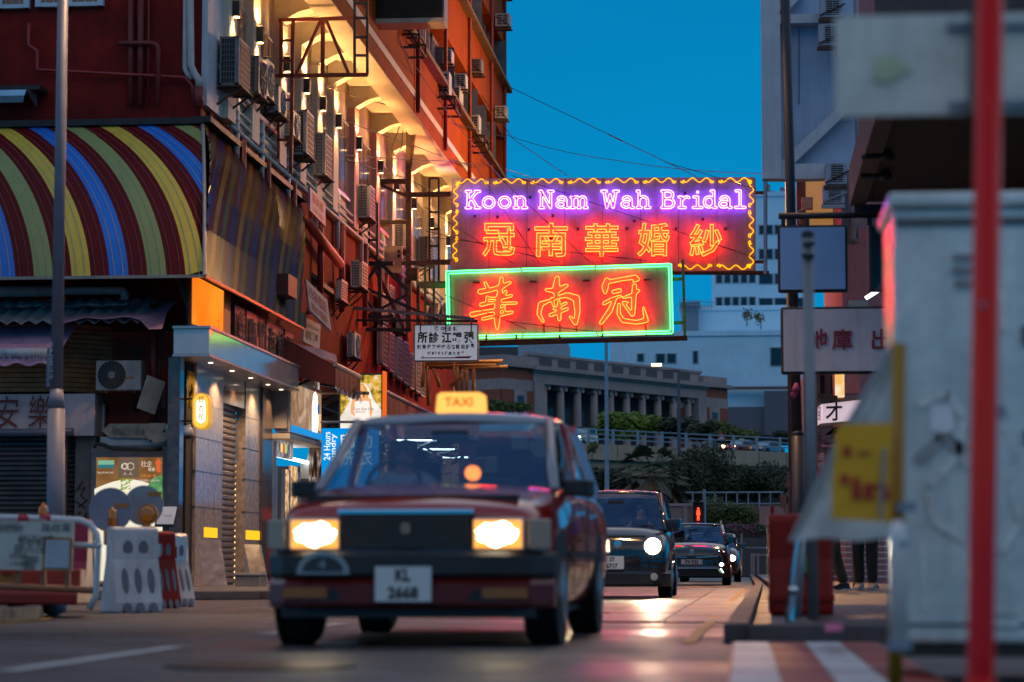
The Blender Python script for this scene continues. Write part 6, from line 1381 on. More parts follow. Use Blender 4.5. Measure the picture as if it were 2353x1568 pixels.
# ---- colonnaded brick courthouse
brick = M('red_brick', (.34, .085, .05), .8, var=.3, scale=2, bump=.3, bscale=6)
stonew = M('pale_stone', (.40, .30, .275), .75, var=.2, scale=.4, bump=.15, bscale=3, streak=.35)
MG = thing('colonnaded_courthouse', 'old brick courthouse with a row of pale ionic columns and a heavy cornice', 'building', atY(1430, 980, 290))
pA = atY(1242, 1000, 280); dirn = V((math.sin(math.radians(33.5)), math.cos(math.radians(33.5)), 0)); nrm_ = V((dirn.y, -dirn.x, 0))   # towards us: right/near
if nrm_.y > 0: nrm_ = -nrm_
k280 = FPX/280
zz_ = lambda py: CAM.z+(1300-py)/k280
zc_top, zc_bot = zz_(882), zz_(1012)
def mpt(s, out, z): return V((pA.x, pA.y, 0))+dirn*s+nrm_*out+V((0, 0, z))
def mbox(s0, s1, o0, o1, z0, z1): 
    c_ = (mpt(s0, o0, z0)+mpt(s1, o1, z1))/2; return MB().obox(c_, dirn*(s1-s0)/2, nrm_*(o1-o0)/2, V((0, 0, (z1-z0)/2)))
Lc = 31.5
zb0 = zc_bot-4
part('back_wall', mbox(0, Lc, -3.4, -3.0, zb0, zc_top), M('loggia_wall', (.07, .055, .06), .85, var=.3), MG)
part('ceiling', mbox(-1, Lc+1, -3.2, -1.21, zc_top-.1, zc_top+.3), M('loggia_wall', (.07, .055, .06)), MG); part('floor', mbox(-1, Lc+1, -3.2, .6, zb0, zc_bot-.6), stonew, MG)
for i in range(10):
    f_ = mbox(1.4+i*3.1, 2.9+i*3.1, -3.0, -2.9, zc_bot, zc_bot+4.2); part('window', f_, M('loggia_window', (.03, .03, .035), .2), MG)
colprof = [(.60, 0), (.60, .25), (.50, .4), (.50, 2.5), (.44, 5.6)]
hcol = zc_top-zc_bot
c0_ = None
for i in range(10):
    p = mpt(1.0+i*3.28, -.4, zc_bot-.6)
    o = part('column', MB().lathe([(.62, 0), (.62, .3), (.52, .5), (.52, 2.6), (.45, hcol+.4)], p, (0, 0, 1), 14), stonew, MG, True)
    mb = MB().obox(p+V((0, 0, hcol+.52)), dirn*.62, nrm_*.6, V((0, 0, .1)))
    for s in (-1, 1): mb.cyl(p+dirn*s*.5+V((0, 0, hcol+.25)), nrm_, .28, 1.1, 10)
    part('capital', mb, stonew, o)
part('entablature', mbox(-1.9, Lc+1.9, -1.2, .5, zc_top, zc_top+1.5), stonew, MG); part('cornice', mbox(-2.4, Lc+2.2, -1.2, 1.2, zc_top+1.5, zc_top+2.0), stonew, MG); part('cornice', mbox(-2.1, Lc+2.0, -1.2, .8, zc_top+1.25, zc_top+1.5), stonew, MG)
part('parapet', mbox(-1.9, Lc+1.9, -1.0, -.4, zc_top+2.0, zc_top+3.3), stonew, MG); part('parapet_cap', mbox(-2.0, Lc+2.0, -1.1, -.2, zc_top+3.3, zc_top+3.6), stonew, MG)
for i in range(9): part('balustrade', mbox(.3+i*3.55, 2.6+i*3.55, -.42, -.36, zc_top+2.2, zc_top+3.1), M('baluster_dark', (.11, .10, .10), .8), MG)
for s0, s1 in ((-1.8, .0), (Lc, Lc+1.8)):
    part('corner_pilaster', mbox(s0, s1, -1.2, .6, zb0, zc_top), stonew, MG)
# brick wings left (projecting) and right
for s0, s1, wins in ((-7.2, -1.8, (-4.2,)), (Lc+1.8, Lc+7.0, (Lc+3.9,))):
    part('brick_wing', mbox(s0, s1, -9, .3, zb0, zc_top-1.0), brick, MG); part('stone_band', mbox(s0-.05, s1+.05, -9, .36, zc_top-1.0, zc_top+.25), stonew, MG); part('brick_band', mbox(s0, s1, -9, .3, zc_top+.25, zc_top+1.6), brick, MG); part('cornice', mbox(s0-.5, s1+.4, -9, .9, zc_top+1.6, zc_top+2.0), stonew, MG); part('parapet', mbox(s0, s1, -9, .2, zc_top+2.0, zc_top+3.0), stonew, MG)
    for w in wins:
        wf = part('window', mbox(w-1.15, w+1.15, .3, .42, zc_bot-.2, zc_top-1.0), stonew, MG); part('pane', mbox(w-.6, w+.6, .42, .46, zc_bot+.6, zc_top-1.6), M('dusk_pane', (.05, .06, .08), .15), wf)
        for k in (-.2, .2): part('glazing_bar', mbox(w+k-.04, w+k+.04, .46, .5, zc_bot+.6, zc_top-1.6), M('bar_dark', (.08, .08, .09), .6), wf)
# the return face of the left wing, facing left
a_ = mpt(-7.2, .3, 0); perp = -nrm_
part('return_wall', MB().obox(mpt(-7.35, -7.0, (zb0+zc_top-1)/2), dirn*.15, nrm_*7, V((0, 0, (zc_top-1-zb0)/2))), brick, MG)
for o_ in (-4.5, -9.5): wf = part('window', MB().obox(mpt(-7.6, o_, zc_bot+2.4), dirn*.1, nrm_*1.5, V((0, 0, 2.7))), stonew, MG); part('pane', MB().obox(mpt(-7.72, o_, zc_bot+2.4), dirn*.05, nrm_*.9, V((0, 0, 2.2))), M('dusk_pane', (.05, .06, .08), .15), wf)
part('attic', MB().box(atY(1090, 800, 296).x, atY(1240, 800, 296).x, 296, 300, zz_(850), CAM.z+(1300-795)*296/FPX), M('attic_grey', (.10, .09, .095), .8), MG)
part('pale_hut', MB().box(atY(1185, 800, 286).x, atY(1300, 800, 286).x, 289, 294, zc_top+2, CAM.z+(1300-790)*290/FPX), M('hut_white', (.35, .42, .48), .7), MG)
# ---- hospital blocks
hosp = M('hospital_sky_tinted', (.60, .86, 1.0), .75, var=.12, scale=.15, bump=0, streak=.2)  # blue of sky light and distant haze is put into the white
def block(name, label, x0, x1, ytop, ybot, Y, depth, mat, rows, cat='building', winm=None, group=None):
    a, b = atY(x0, ybot, Y), atY(x1, ytop, Y); t = thing(name, label, cat, a, group); part('wall', MB().box(a.x, b.x, Y, Y+depth, a.z, b.z), mat, t)
    part('roof_parapet', MB().box(a.x-.3, b.x+.3, Y-.3, Y+depth, b.z, b.z+.8), mat, t)
    for (wx0, wx1, wy0, wy1, n) in rows:
        p, q = atY(wx0, wy1, Y), atY(wx1, wy0, Y); wdt = (q.x-p.x)/n
        for i in range(n):
            f_ = part('window', MB().box(p.x+i*wdt+.1, p.x+(i+1)*wdt-.1, Y-.12, Y-.02, p.z, q.z), M('window_frame_grey', (.30, .33, .36), .6), t); part('pane', MB().box(p.x+i*wdt+.3, p.x+(i+1)*wdt-.3, Y-.16, Y-.12, p.z+.15, q.z-.15), (winm or M('hosp_pane', (.02, .03, .045), .15)), f_)
    return t
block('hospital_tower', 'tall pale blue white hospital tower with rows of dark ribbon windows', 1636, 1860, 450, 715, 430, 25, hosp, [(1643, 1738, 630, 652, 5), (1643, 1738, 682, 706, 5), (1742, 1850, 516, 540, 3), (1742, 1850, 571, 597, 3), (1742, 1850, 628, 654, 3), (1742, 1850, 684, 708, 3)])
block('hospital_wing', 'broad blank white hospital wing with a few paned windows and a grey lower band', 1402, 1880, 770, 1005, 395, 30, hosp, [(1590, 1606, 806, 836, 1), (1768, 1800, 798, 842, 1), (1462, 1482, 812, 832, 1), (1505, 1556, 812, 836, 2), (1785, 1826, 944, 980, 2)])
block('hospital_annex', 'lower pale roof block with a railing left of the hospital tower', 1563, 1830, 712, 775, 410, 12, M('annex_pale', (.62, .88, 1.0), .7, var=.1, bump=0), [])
block('hospital_annex', 'darker blue stair block between the sky and the annex', 1568, 1604, 705, 776, 408, 8, M('annex_blue', (.20, .25, .32), .7), [])
t = thing('roof_railing', 'thin roof railing on the annex below the sky', 'railing', atY(1600, 690, 407))
mb = MB()
for y in (688, 697): mb.bar(atY(1562, y, 407), atY(1640, y+8, 407), .12)
for x in range(1562, 1642, 8): mb.bar(atY(x, 688, 407), atY(x, 712, 407), .1)
part('rails', mb, galv, t)
a, b = atY(1660, 936, 392), atY(1765, 892, 392)
t = thing('grey_annex', 'low grey panelled block below the white hospital wing', 'building', a); a, b = atY(1655, 1000, 392), atY(1760, 935, 392); part('wall', MB().box(a.x, b.x, 392, 394, a.z, b.z), M('annex_grey', (.14, .14, .17), .7), t); a, b = atY(1757, 1000, 391), atY(1850, 898, 391); part('tower_wall', MB().box(a.x, b.x, 391, 394, a.z, b.z), M('annex_grey', (.14, .14, .17)), t)
a, b = atY(1640, 895, 393), atY(1860, 888, 393); part('ledge', MB().box(a.x, b.x, 392.5, 394, a.z, b.z), M('ledge_brown', (.20, .13, .12), .8), t)
mb = MB()
for k, (x, h) in enumerate([(1762, 425), (1772, 440), (1800, 432), (1815, 436)]): mb.bar(atY(x, 460, 431), atY(x, h, 431), 1.2)
t = solo('roof_tanks', mb, M('annex_blue', (.20, .25, .32)), 'small water tanks and stacks on the hospital tower roof', 'roof plant', atY(1790, 450, 431))
for i, (x, y) in enumerate([(1716, 735), (1748, 742)]): foliage('roof_shrub', ['small shrub on the annex roof, left one', 'small shrub on the annex roof, right one'][i], 'shrub', atY(x, y+8, 406), (1.2, 1, 2.2), M('shrub_ochre', (.16, .12, .04), .7), True, 120, .3, seed=i)
# ---- flyover
FY = 235
FO = thing('flyover', 'concrete flyover with a steel railing crossing above the junction', 'flyover', atY(1550, 1090, FY))
l0, l1 = atY(1180, 1012, 228), atY(1900, 1044, 246)
dz = lambda p, z: V((p.x, p.y, p.z+z))
fc = M('flyover_concrete', (.46, .35, .24), .8, var=.2, scale=.3, bump=.2, bscale=4, streak=.4); fd = (l1-l0).normalized(); fn = V((-fd.y, fd.x, 0)).normalized()
part('parapet', MB().prism([l0, l1, dz(l1, -1.3), dz(l0, -1.3)], fn*.4), fc, FO)
part('deck', MB().prism([dz(l0, -1.3), dz(l1, -1.3), dz(l1, -1.5), dz(l0, -1.5)], fn*9), fc, FO); part('girder', MB().prism([dz(l0, -1.5)+fn*.5, dz(l1, -1.5)+fn*.5, dz(l1, -2.9)+fn*.5, dz(l0, -2.9)+fn*.5], fn*6), M('girder_concrete', (.36, .27, .18), .85, var=.2, scale=.3, streak=.4), FO)
part('road_deck', MB().prism([dz(l0, -.2)+fn*.4, dz(l1, -.2)+fn*.4, dz(l1, -1.29)+fn*.4, dz(l0, -1.29)+fn*.4], fn*8.2), M('deck_dark', (.07, .065, .065), .9, spec=.1), FO)
for u in (.18, .62): p = l0.lerp(l1, u)+fn*3; part('pier', MB().box(p.x-.8, p.x+.8, p.y-.8, p.y+.8, -.5, p.z-2.8), fc, FO)
for i in range(14):
    p = l0.lerp(l1, i/13); part('rail_post', MB().bar(p+fn*.2, dz(p, 1.5)+fn*.2, .28, .18), galv, FO)
for z in (.5, .95, 1.4): part('rail', MB().bar(dz(l0, z)+fn*.2, dz(l1, z)+fn*.2, .11), galv, FO)
for i in range(11): p = l0.lerp(l1, (i+.5)/11); part('parapet_joint', MB().bar(dz(p, 0)-fn*.01, dz(p, -1.28)-fn*.01, .06, .02), M('joint_dark', (.10, .09, .08), .8), FO)
def farcar(name, label, cat, px, kind, pm_, u):
    p = l0.lerp(l1, u)+fn*2.6; p.z -= .2; t = thing(name, label, cat, p); L_ = {'jeep': 3.9, 'taxi': 4.5, 'car': 4.3}[kind]
    ca = math.atan2(fd.y, fd.x)
    R_ = Matrix.Rotation(ca+(.65 if kind == 'jeep' else .5), 4, 'Z')
    def lp(nm, mb, mat, **k):
        mb.v = [tuple(p+R_ @ V(q)) for q in mb.v]; return part(nm, mb, mat, t, **k)
    if kind == 'jeep':
        lp('body', MB().prism([(-1.95, -.85, .45), (1.95, -.85, .45), (1.95, -.85, 1.15), (-.6, -.85, 1.12), (-1.9, -.85, 1.02)], (0, 1.7, 0)), pm_, bevel=.05); lp('cab', MB().prism([(-.55, -.75, 1.12), (1.9, -.78, 1.15), (1.85, -.68, 1.85), (-.25, -.68, 1.83)], (0, 1.45, 0)), pm_)
        lp('side_window', MB().prism([(-.3, -.80, 1.2), (.5, -.80, 1.2), (.5, -.73, 1.74), (-.12, -.73, 1.74)], (0, .03, 0)).prism([(.62, -.80, 1.2), (1.6, -.80, 1.2), (1.6, -.73, 1.74), (.62, -.73, 1.74)], (0, .03, 0)), darkglass); lp('windscreen', MB().prism([(-.58, -.66, 1.16), (-.58, .66, 1.16), (-.3, .6, 1.78), (-.3, -.6, 1.78)], (-.03, 0, 0)), M('sky_glass', (.25, .40, .48), .08, .5, var=0, bump=0))
        lp('roof_rack', MB().box(-.2, 1.8, -.62, .62, 1.90, 1.96), black); lp('stripe', MB().box(-.4, 1.2, -.865, -.85, .75, .95), M('orange_decal', (.5, .13, .02), .5))
    else:
        z1 = 1.42; lp('body', MB().prism([(-2.2, -.83, .3), (2.2, -.83, .3), (2.25, -.83, .8), (1.6, -.83, .92), (-.9, -.83, .9), (-2.0, -.83, .78), (-2.25, -.83, .6)], (0, 1.66, 0)), pm_, bevel=.07); lp('cab', MB().prism([(-1.0, -.74, .88), (1.55, -.74, .9), (1.0, -.62, z1), (-.35, -.62, z1)], (0, 1.36, 0)), M('taxi_roof_silver', (.35, .36, .39)) if kind == 'taxi' else pm_)
        lp('side_window', MB().prism([(-.75, -.765, .93), (.25, -.765, .93), (.25, -.66, 1.34), (-.28, -.66, 1.34)], (0, .03, 0)).prism([(.33, -.765, .93), (1.3, -.765, .93), (.9, -.66, 1.34), (.33, -.66, 1.34)], (0, .03, 0)), darkglass); lp('windscreen', MB().prism([(-1.03, -.66, .91), (-1.03, .66, .91), (-.38, .56, 1.37), (-.38, -.56, 1.37)], (-.03, 0, 0)), M('sky_glass', (.25, .40, .48)))
        if kind == 'taxi': lp('roof_sign', MB().box(.2, .4, -.2, .2, 1.43, 1.56), M('sign_off', (.5, .5, .45), .5))
    for x in (-1.35, 1.35): lp('wheel', MB().cyl((x, -.80, .32), (0, 1, 0), .34, .2, 14), rubber)
    for y in (-.6, .6): lp('headlight', MB().cyl((-2.28 if kind != 'jeep' else -1.99, y, .72 if kind != 'jeep' else .82), (1, 0, 0), .17, .06, 12), E('far_lamp_'+kind, (.8, 1, .9) if kind == 'jeep' else (1, .75, .4), 16 if kind != 'car' else .2))
    return t
farcar('jeep', 'cream jeep with roof rack and white lamps driving left on the flyover', 'car', 0, 'jeep', carpaint('jeep_cream', (.70, .64, .48), .3), .245)
farcar('flyover_taxi', 'red and silver taxi with lit lamps on the right end of the flyover', 'taxi', 0, 'taxi', carpaint('far_taxi_red', (.30, .015, .015), .25), .755)
farcar('flyover_car', 'blue grey car following the taxi on the flyover', 'car', 0, 'car', carpaint('far_blue', (.10, .16, .25), .3), .845)
p = atY(1658, 1012, 240); t = thing('warning_triangle', 'small red white triangular warning sign on the flyover verge', 'sign', p); part('face', MB().prism([p+V((-.5, 0, 0)), p+V((.5, 0, 0)), p+V((0, 0, .9))], (0, .05, 0)), M('sign_red', (.6, .05, .04), .5), t); part('inner', MB().prism([p+V((-.28, -.02, .12)), p+V((.28, -.02, .12)), p+V((0, -.02, .62))], (0, .02, 0)), white_paint, t); part('post', MB().bar(p+V((0, .03, 0)), p+V((0, .03, -1.6)), .06), galv, t)
# ---- street lamps and poles far back
t = thing('street_lamp', 'slender far lamp post with a short arm and a small lit lantern above the flyover', 'street lamp', atY(1561, 1050, 200))
part('post', MB().tube([atY(1561, 1080, 200), atY(1559, 850, 200)], [.16, .10], 8), lampgrey, t); part('arm', MB().tube([atY(1559, 852, 200), atY(1520, 851, 200)], .06, 6), lampgrey, t); part('lantern', MB().box(atY(1497, 853, 200).x, atY(1520, 850, 200).x, 199.8, 200.2, atY(0, 853, 200).z, atY(0, 848, 200).z), E('far_lantern', (1, .75, .35), 5), t)
solo('pole', MB().tube([atY(1395, 1155, 100), atY(1393, 780, 100)], [.10, .07], 8), galv, 'plain grey pole rising behind the small van to the green neon sign', 'pole', atY(1395, 1155, 100))
# ---- trees and bushes
bushes = [(1420, 1012, 262, (7, 4, 4.2), g3, 'bright green bush behind the jeep on the bank'), (1480, 1010, 264, (6, 4, 4.0), g3, 'bright bush in front of the middle columns'), (1390, 1010, 266, (4, 3, 2.5), g1, 'low bush left of the bright ones by the colonnade'), (1565, 1010, 262, (6, 4, 3.6), g2, 'dark rounded bush below the right end of the colonnade'), (1612, 1015, 260, (4, 3, 3.2), g2, 'dark bush at the foot of the right brick wing'), (1710, 1020, 262, (7, 4, 2.6), g1, 'wide bush behind the flyover taxi'), (1660, 1018, 264, (3.5, 3, 3.6), g1, 'upright bush between brick wing and taxi'), (1800, 1022, 266, (5, 3, 2.2), g2, 'low dark bush at the far right behind the flyover'), (1140, 952, 270, (9, 4, 2.2), g1, 'clipped green bush below the brick wing window, above the taxi sign')]
for i, (x, y, Y, sz, m, lab) in enumerate(bushes): foliage('bush', lab, 'bush', atY(x, y, Y), (sz[0]*.42, sz[1]*.6, sz[2]*.62), m, False, 2200, .32, 'bushes on the bank below the courthouse', seed=i+3)
trees = [(1600, 1150, 150, (5.0, 3.5, 5.2), g2, 'dark dense tree right of the palm, under the flyover'), (1665, 1150, 155, (5, 3.5, 4.0), g2, 'dark broad tree in the middle of the row under the flyover'), (1740, 1152, 150, (5, 3.5, 3.6), g2, 'dark tree nearest the right lamp post under the flyover'), (1395, 1150, 160, (4.5, 3, 3.3), g2, 'dark shrubby tree left of the palm behind the taxi'), (1330, 1150, 160, (5, 3, 3.3), g2, 'dark shrubby tree just right of the taxi cabin'), (1360, 1045, 200, (1.2, 1, 1.8), g1, 'tiny tree sprouting against the flyover girder')]
for i, (x, y, Y, sz, m, lab) in enumerate(trees): foliage('tree', lab, 'tree', atY(x, y, Y), (sz[0]*.42, sz[1]*.6, sz[2]*.55), m, True, 5200 if i < 5 else 200, .17, 'dark trees under the flyover', 9, seed=i+30)
# palm
pl = thing('palm_tree', 'shaggy fan palm with drooping dry fronds behind the small van', 'palm tree', atY(1495, 1200, 120)); pc = atY(1497, 1085, 120)
rnd = random.Random(5)
part('trunk', MB().tube([atY(1497, 1215, 120), pc], [.22, .17], 8), M('palm_bark', (.10, .06, .035), .9, var=.4), pl)
for k in range(64):
    a = rnd.random()*2*math.pi; el = rnd.uniform(-1.2, 1.3); L_ = rnd.uniform(1.0, 1.6); d = V((math.cos(a)*math.cos(el), math.sin(a)*math.cos(el), math.sin(el))); b = pc+d*L_+V((0, 0, -.25*L_))
    mb = MB().tube([pc, pc.lerp(b, .5)+V((0, 0, .12)), b], .015, 4)
    side = d.cross(V((0, 0, 1))).normalized() if abs(d.z) < .97 else V((1, 0, 0)); upv = side.cross(d)
    for j in range(11):
        t_ = -1.1+2.2*j/10; tip = b+(d*math.cos(t_)+side*math.sin(t_))*.8+V((0, 0, -.32-.1*rnd.random())); w_ = (side*math.cos(t_)-d*math.sin(t_))*.075
        mb.add([b-w_*.4, b+w_*.4, b.lerp(tip, .6)+w_, tip, b.lerp(tip, .6)-w_], [(0, 1, 2, 3, 4)])
    part('frond', mb, leaf('frond_dry', (.16, .09, .03)) if el < -.2 else leaf('frond_green', (.07, .075, .03)), pl)
# ---- ramp, railing, hoarding, signals at the junction
RW = thing('ramp_wall', 'pinkish brown retaining wall of a ramp with a steel railing on top', 'wall', atY(1690, 1230, 112)); rwm = M('ramp_wall', (.30, .17, .14), .8, var=.15, scale=.5, streak=.2)
a, b = atY(1420, 1330, 112), atY(1830, 1172, 112); part('wall', MB().box(a.x, b.x, 112, 112.5, -.1, atY(1690, 1190, 112).z), rwm, RW); a2 = atY(1718, 1160, 112); part('upper_wall', MB().box(a2.x, b.x, 112.05, 112.45, atY(1690, 1190, 112).z, atY(1690, 1160, 112).z), rwm, RW)
for k, y in enumerate((1131, 1157)): part('rail', MB().bar(atY(1575, y+1, 111.9), atY(1800, y, 111.9), .07 if k == 0 else .05), galv, RW)
for i in range(9): x = 1592+i*25.5; part('post', MB().bar(atY(x, 1131, 111.9), atY(x, 1192, 111.9), .07 if i % 2 == 0 else .05), galv, RW)
for i, (x, y, sz) in enumerate([(1640, 1215, (1.3, .6, 1.2)), (1685, 1215, (1.2, .6, 1.15)), (1730, 1215, (1.0, .5, .9)), (1610, 1215, (.8, .5, .7))]): foliage('planter_bush', ['leafy planter bush beside the red man signal', 'leafy planter bush in the middle of the ramp wall', 'leafy planter bush beside the red striped white sign', 'small leafy planter bush left of the red man signal'][i], 'bush', atY(x, y, 110), sz, g1, False, 900, .10, 'bushes in front of the ramp wall', seed=60+i)
t = thing('flower_planter', 'dark planter trough with magenta flowers hanging over it behind the crossover', 'planter', atY(1660, 1250, 108)); a, b = atY(1615, 1245, 108), atY(1760, 1205, 108); part('trough', MB().box(a.x, b.x, 108, 108.8, a.z-.4, b.z-.3), M('planter_brown', (.06, .035, .03), .8), t)
rnd = random.Random(9); mb = MB(); mb2 = MB()
for i in range(700):
    p = V((a.x+(b.x-a.x)*rnd.random(), 107.9+rnd.random()*.6, a.z+(b.z-a.z)*rnd.random()**.7)); q = V((rnd.gauss(0, .06), rnd.gauss(0, .03), rnd.gauss(0, .06))); r_ = q.orthogonal().normalized()*.05; (mb2 if i % 5 == 0 else mb).add([p-q, p+r_, p+q, p-r_], [(0, 1, 2, 3)])
part('foliage', mb, g2, t, kind='stuff'); part('flowers', mb2, M('magenta_flower', (.30, .03, .14), .7), t, kind='stuff')
t = thing('hoarding', 'grey steel framed blank hoarding board behind the crossover', 'hoarding', atY(1560, 1260, 85)); a, b = atY(1520, 1262, 85), atY(1592, 1163, 85); part('panel', MB().box(a.x, b.x, 85, 85.05, a.z, b.z), M('hoarding_grey', (.26, .25, .25), .7, var=.15), t); part('frame', MB().box(a.x-.05, b.x+.05, 84.94, 85.08, b.z, b.z+.09).box(b.x-.02, b.x+.07, 84.94, 85.08, a.z, b.z).box(b.x-.32, b.x-.2, 84.95, 85, a.z, b.z), M('pale_frame', (.36, .36, .42), .5, .3), t)
t = thing('pedestrian_signal', 'black pedestrian signal showing a lit red standing man on a grey post', 'traffic signal', atY(1618, 1240, 84)); a, b = atY(1592, 1205, 84), atY(1616, 1155, 84); part('housing', MB().box(a.x, b.x, 84, 84.2, a.z-.3, b.z), black, t); 
mq = lambda x, y: atY(x, y, 83.97); rmn = E('red_man', (1, .03, .01), 6)
fg = part('red_man', MB().cyl(mq(1604.5, 1169), (0, 1, 0), .035, .02, 12).prism([mq(*c_) for c_ in ((1601.5, 1172), (1607.5, 1172), (1609, 1183), (1607, 1183), (1607, 1196), (1605, 1196), (1604.5, 1186), (1604, 1196), (1602, 1196), (1602, 1183), (1600, 1183))], (0, .02, 0)), rmn, t)
part('post', MB().tube([atY(1620, 1260, 84.1), atY(1618, 1125, 84.1)], .055, 8), galv, t); part('hood', MB().box(a.x, b.x, 83.8, 84, b.z-.02, b.z+.02), black, t)
t = thing('striped_sign', 'white sign board with a red vertical stripe near the red barrier', 'sign', atY(1772, 1240, 60)); a, b = atY(1745, 1206, 60), atY(1800, 1164, 60); part('board', MB().box(a.x, b.x, 60, 60.03, a.z, b.z), M('sign_white', (.50, .50, .54), .6, var=.1), t); part('stripe', MB().box(a.x+.27, a.x+.36, 59.985, 60, a.z-.15, b.z), M('stripe_red', (.40, .03, .03), .5), t); part('post', MB().bar(atY(1772, 1204, 60.05), atY(1772, 1300, 60.05), .05), galv, t)
t = thing('tubular_railing', 'grey tubular pedestrian railing behind the dark car', 'railing', atY(1735, 1320, 95))
for x in (1704, 1727, 1732, 1742): part('post', MB().bar(atY(x, 1225 if x == 1704 else 1272, 95), atY(x, 1322, 95), .07), M('pale_post', (.36, .27, .23), .6), t)
part('rail', MB().bar(atY(1700, 1258, 95), atY(1790, 1260, 95), .05).bar(atY(1725, 1275, 95), atY(1790, 1276, 95), .05), galv, t); part('dark_wall', MB().box(atY(1690, 1300, 100).x, atY(1850, 1300, 100).x, 100, 100.3, 0, atY(0, 1238, 100).z), M('underpass_wall', (.10, .08, .08), .8), t)
# ================================================================== RIGHT-HAND BUILDINGS AND SIGNS
RB = thing('pink_building', 'pinkish right hand block with pipes, window units and a warm lit recess', 'building', (1.6, 52, 0))
pinkw = M('dusky_pink_wall', (.36, .17, .19), .75, var=.2, scale=1, streak=.3); violetw = M('violet_grey_wall', (.24, .18, .20), .75, var=.2, scale=1, streak=.3)
def rbox(x0, x1, y0, y1, Y, d, mat, name, parent=RB, **k): return rect(x0, x1, y0, y1, Y, d, mat, parent, name, **k)
rbox(1945, 2120, -60, 1345, 53, 12, pinkw, 'wall'); rbox(1853, 1944, 400, 532, 58, .5, M('recess_cream_glow', (.62, .50, .36), .7, var=.1, emit=(1, .45, .08), es=.25), 'lit_recess'); rbox(1832, 1856, 410, 540, 58.2, .6, M('brown_wall', (.15, .07, .06), .7), 'side_wall'); rbox(1852, 1950, 855, 1345, 60, 5, violetw, 'low_wall')  # warm light on the recess wall is painted as emission
rbox(1867, 1945, 490, 500, 57.9, .2, M('recess_trim', (.5, .35, .2), .6), 'trim')
for x0 in (1889, 1860+53): rbox(x0-4, x0+5, 862, 905, 59.9, .1, darkglass, 'slit_window')
rbox(1945, 1990, 525, 690, 50, .3, M('coral_wall', (.50, .16, .16), .7, var=.15), 'coral_pier'); rbox(1942, 1975, 855, 905, 50.5, .3, M('coral_wall', (.5, .16, .16)), 'coral_pier'); rbox(1952, 1995, 690, 760, 49, .3, M('pale_soffit', (.42, .40, .36), .7), 'pale_panel')
rbox(1920, 1940, 855, 912, 49.5, .3, EV('lit_poster_right', [(.4, (1, .55, .15)), (.55, (1, .85, .65))], .95, 3), 'lit_poster')
for x, r in ((1940, .06), (1949, .06), (1968, .045)): part('downpipe', MB().tube([atY(x, -40, 49.5), atY(x, 560, 49.5)], r, 8), M('bluish_pipe', (.26, .27, .34), .5, var=.2), RB, True)
part('bent_pipe', MB().tube([atY(1965, 560, 49.3), atY(1958, 545, 49.3), atY(1961, 520, 49.3), atY(1972, 490, 49.3)], .07, 8), M('rusty_pipe', (.3, .18, .14), .6, var=.3), RB, True)
part('dark_blue_panel', MB().box(atY(1992, 0, 48).x, atY(2060, 0, 48).x, 48, 48.2, atY(0, 670, 48).z, atY(0, 500, 48).z), M('dark_blue_panel', (.06, .08, .14), .6), RB)
part('strip_light', MB().obox(atY(2005, 676, 46), (.13, 0, .08), (0, .03, 0), (-.02, 0, .03)), E('right_tube', (.9, .95, 1), 3), RB)
t = thing('wall_box', 'small cream box with a looping white cable on the lit recess', 'junction box', atY(1865, 480, 57)); rect(1842, 1868, 453, 478, 57, .4, M('cream_box', (.6, .45, .28), .6), t, 'box'); part('cable', MB().tube([atY(x, y, 57) for x, y in ((1866, 478), (1850, 480), (1832, 488), (1834, 498), (1840, 515))], .025, 6), pipewhite, t, True)
# back of a huge framed sign
BF = thing('framed_billboard', 'huge blue grey back of a framed sign jutting out high from the right', 'sign', atY(1752, 412, 46))
pan = M('frame_panel', (.40, .50, .66), .6, .1, var=.15, scale=.8, streak=.25); bm_ = M('frame_beam', (.54, .58, .64), .55, .1, var=.12, streak=.2)
rect(1780, 1960, -80, 395, 46.3, .08, pan, BF, 'panel')
rect(1752, 1791, -80, 411, 45.9, .4, bm_, BF, 'beam'); rect(1791, 1944, 375, 412, 45.95, .35, bm_, BF, 'beam'); rect(1791, 1925, 31, 54, 45.95, .35, bm_, BF, 'beam')
for a, b in (((1796, 388), (1960, 232)), ((1793, 28), (1840, -20))): part('brace', MB().bar(atY(*a, 46.1), atY(*b, 46.1), .22, .2), bm_, BF)
part('seam', MB().bar(atY(1836, 60, 46.28), atY(1836, 240, 46.28), .02), M('seam_blue', (.16, .19, .26), .6), BF); part('cable', MB().tube([atY(x, y, 45.8) for x, y in ((1919, 103), (1926, 140), (1930, 180), (1929, 215), (1936, 235), (1950, 245))], .025, 6), M('tan_cable', (.25, .17, .13), .6), BF)
part('hanger', MB().bar(atY(1758, 412, 46), atY(1758, 630, 46), .06), galv, BF)
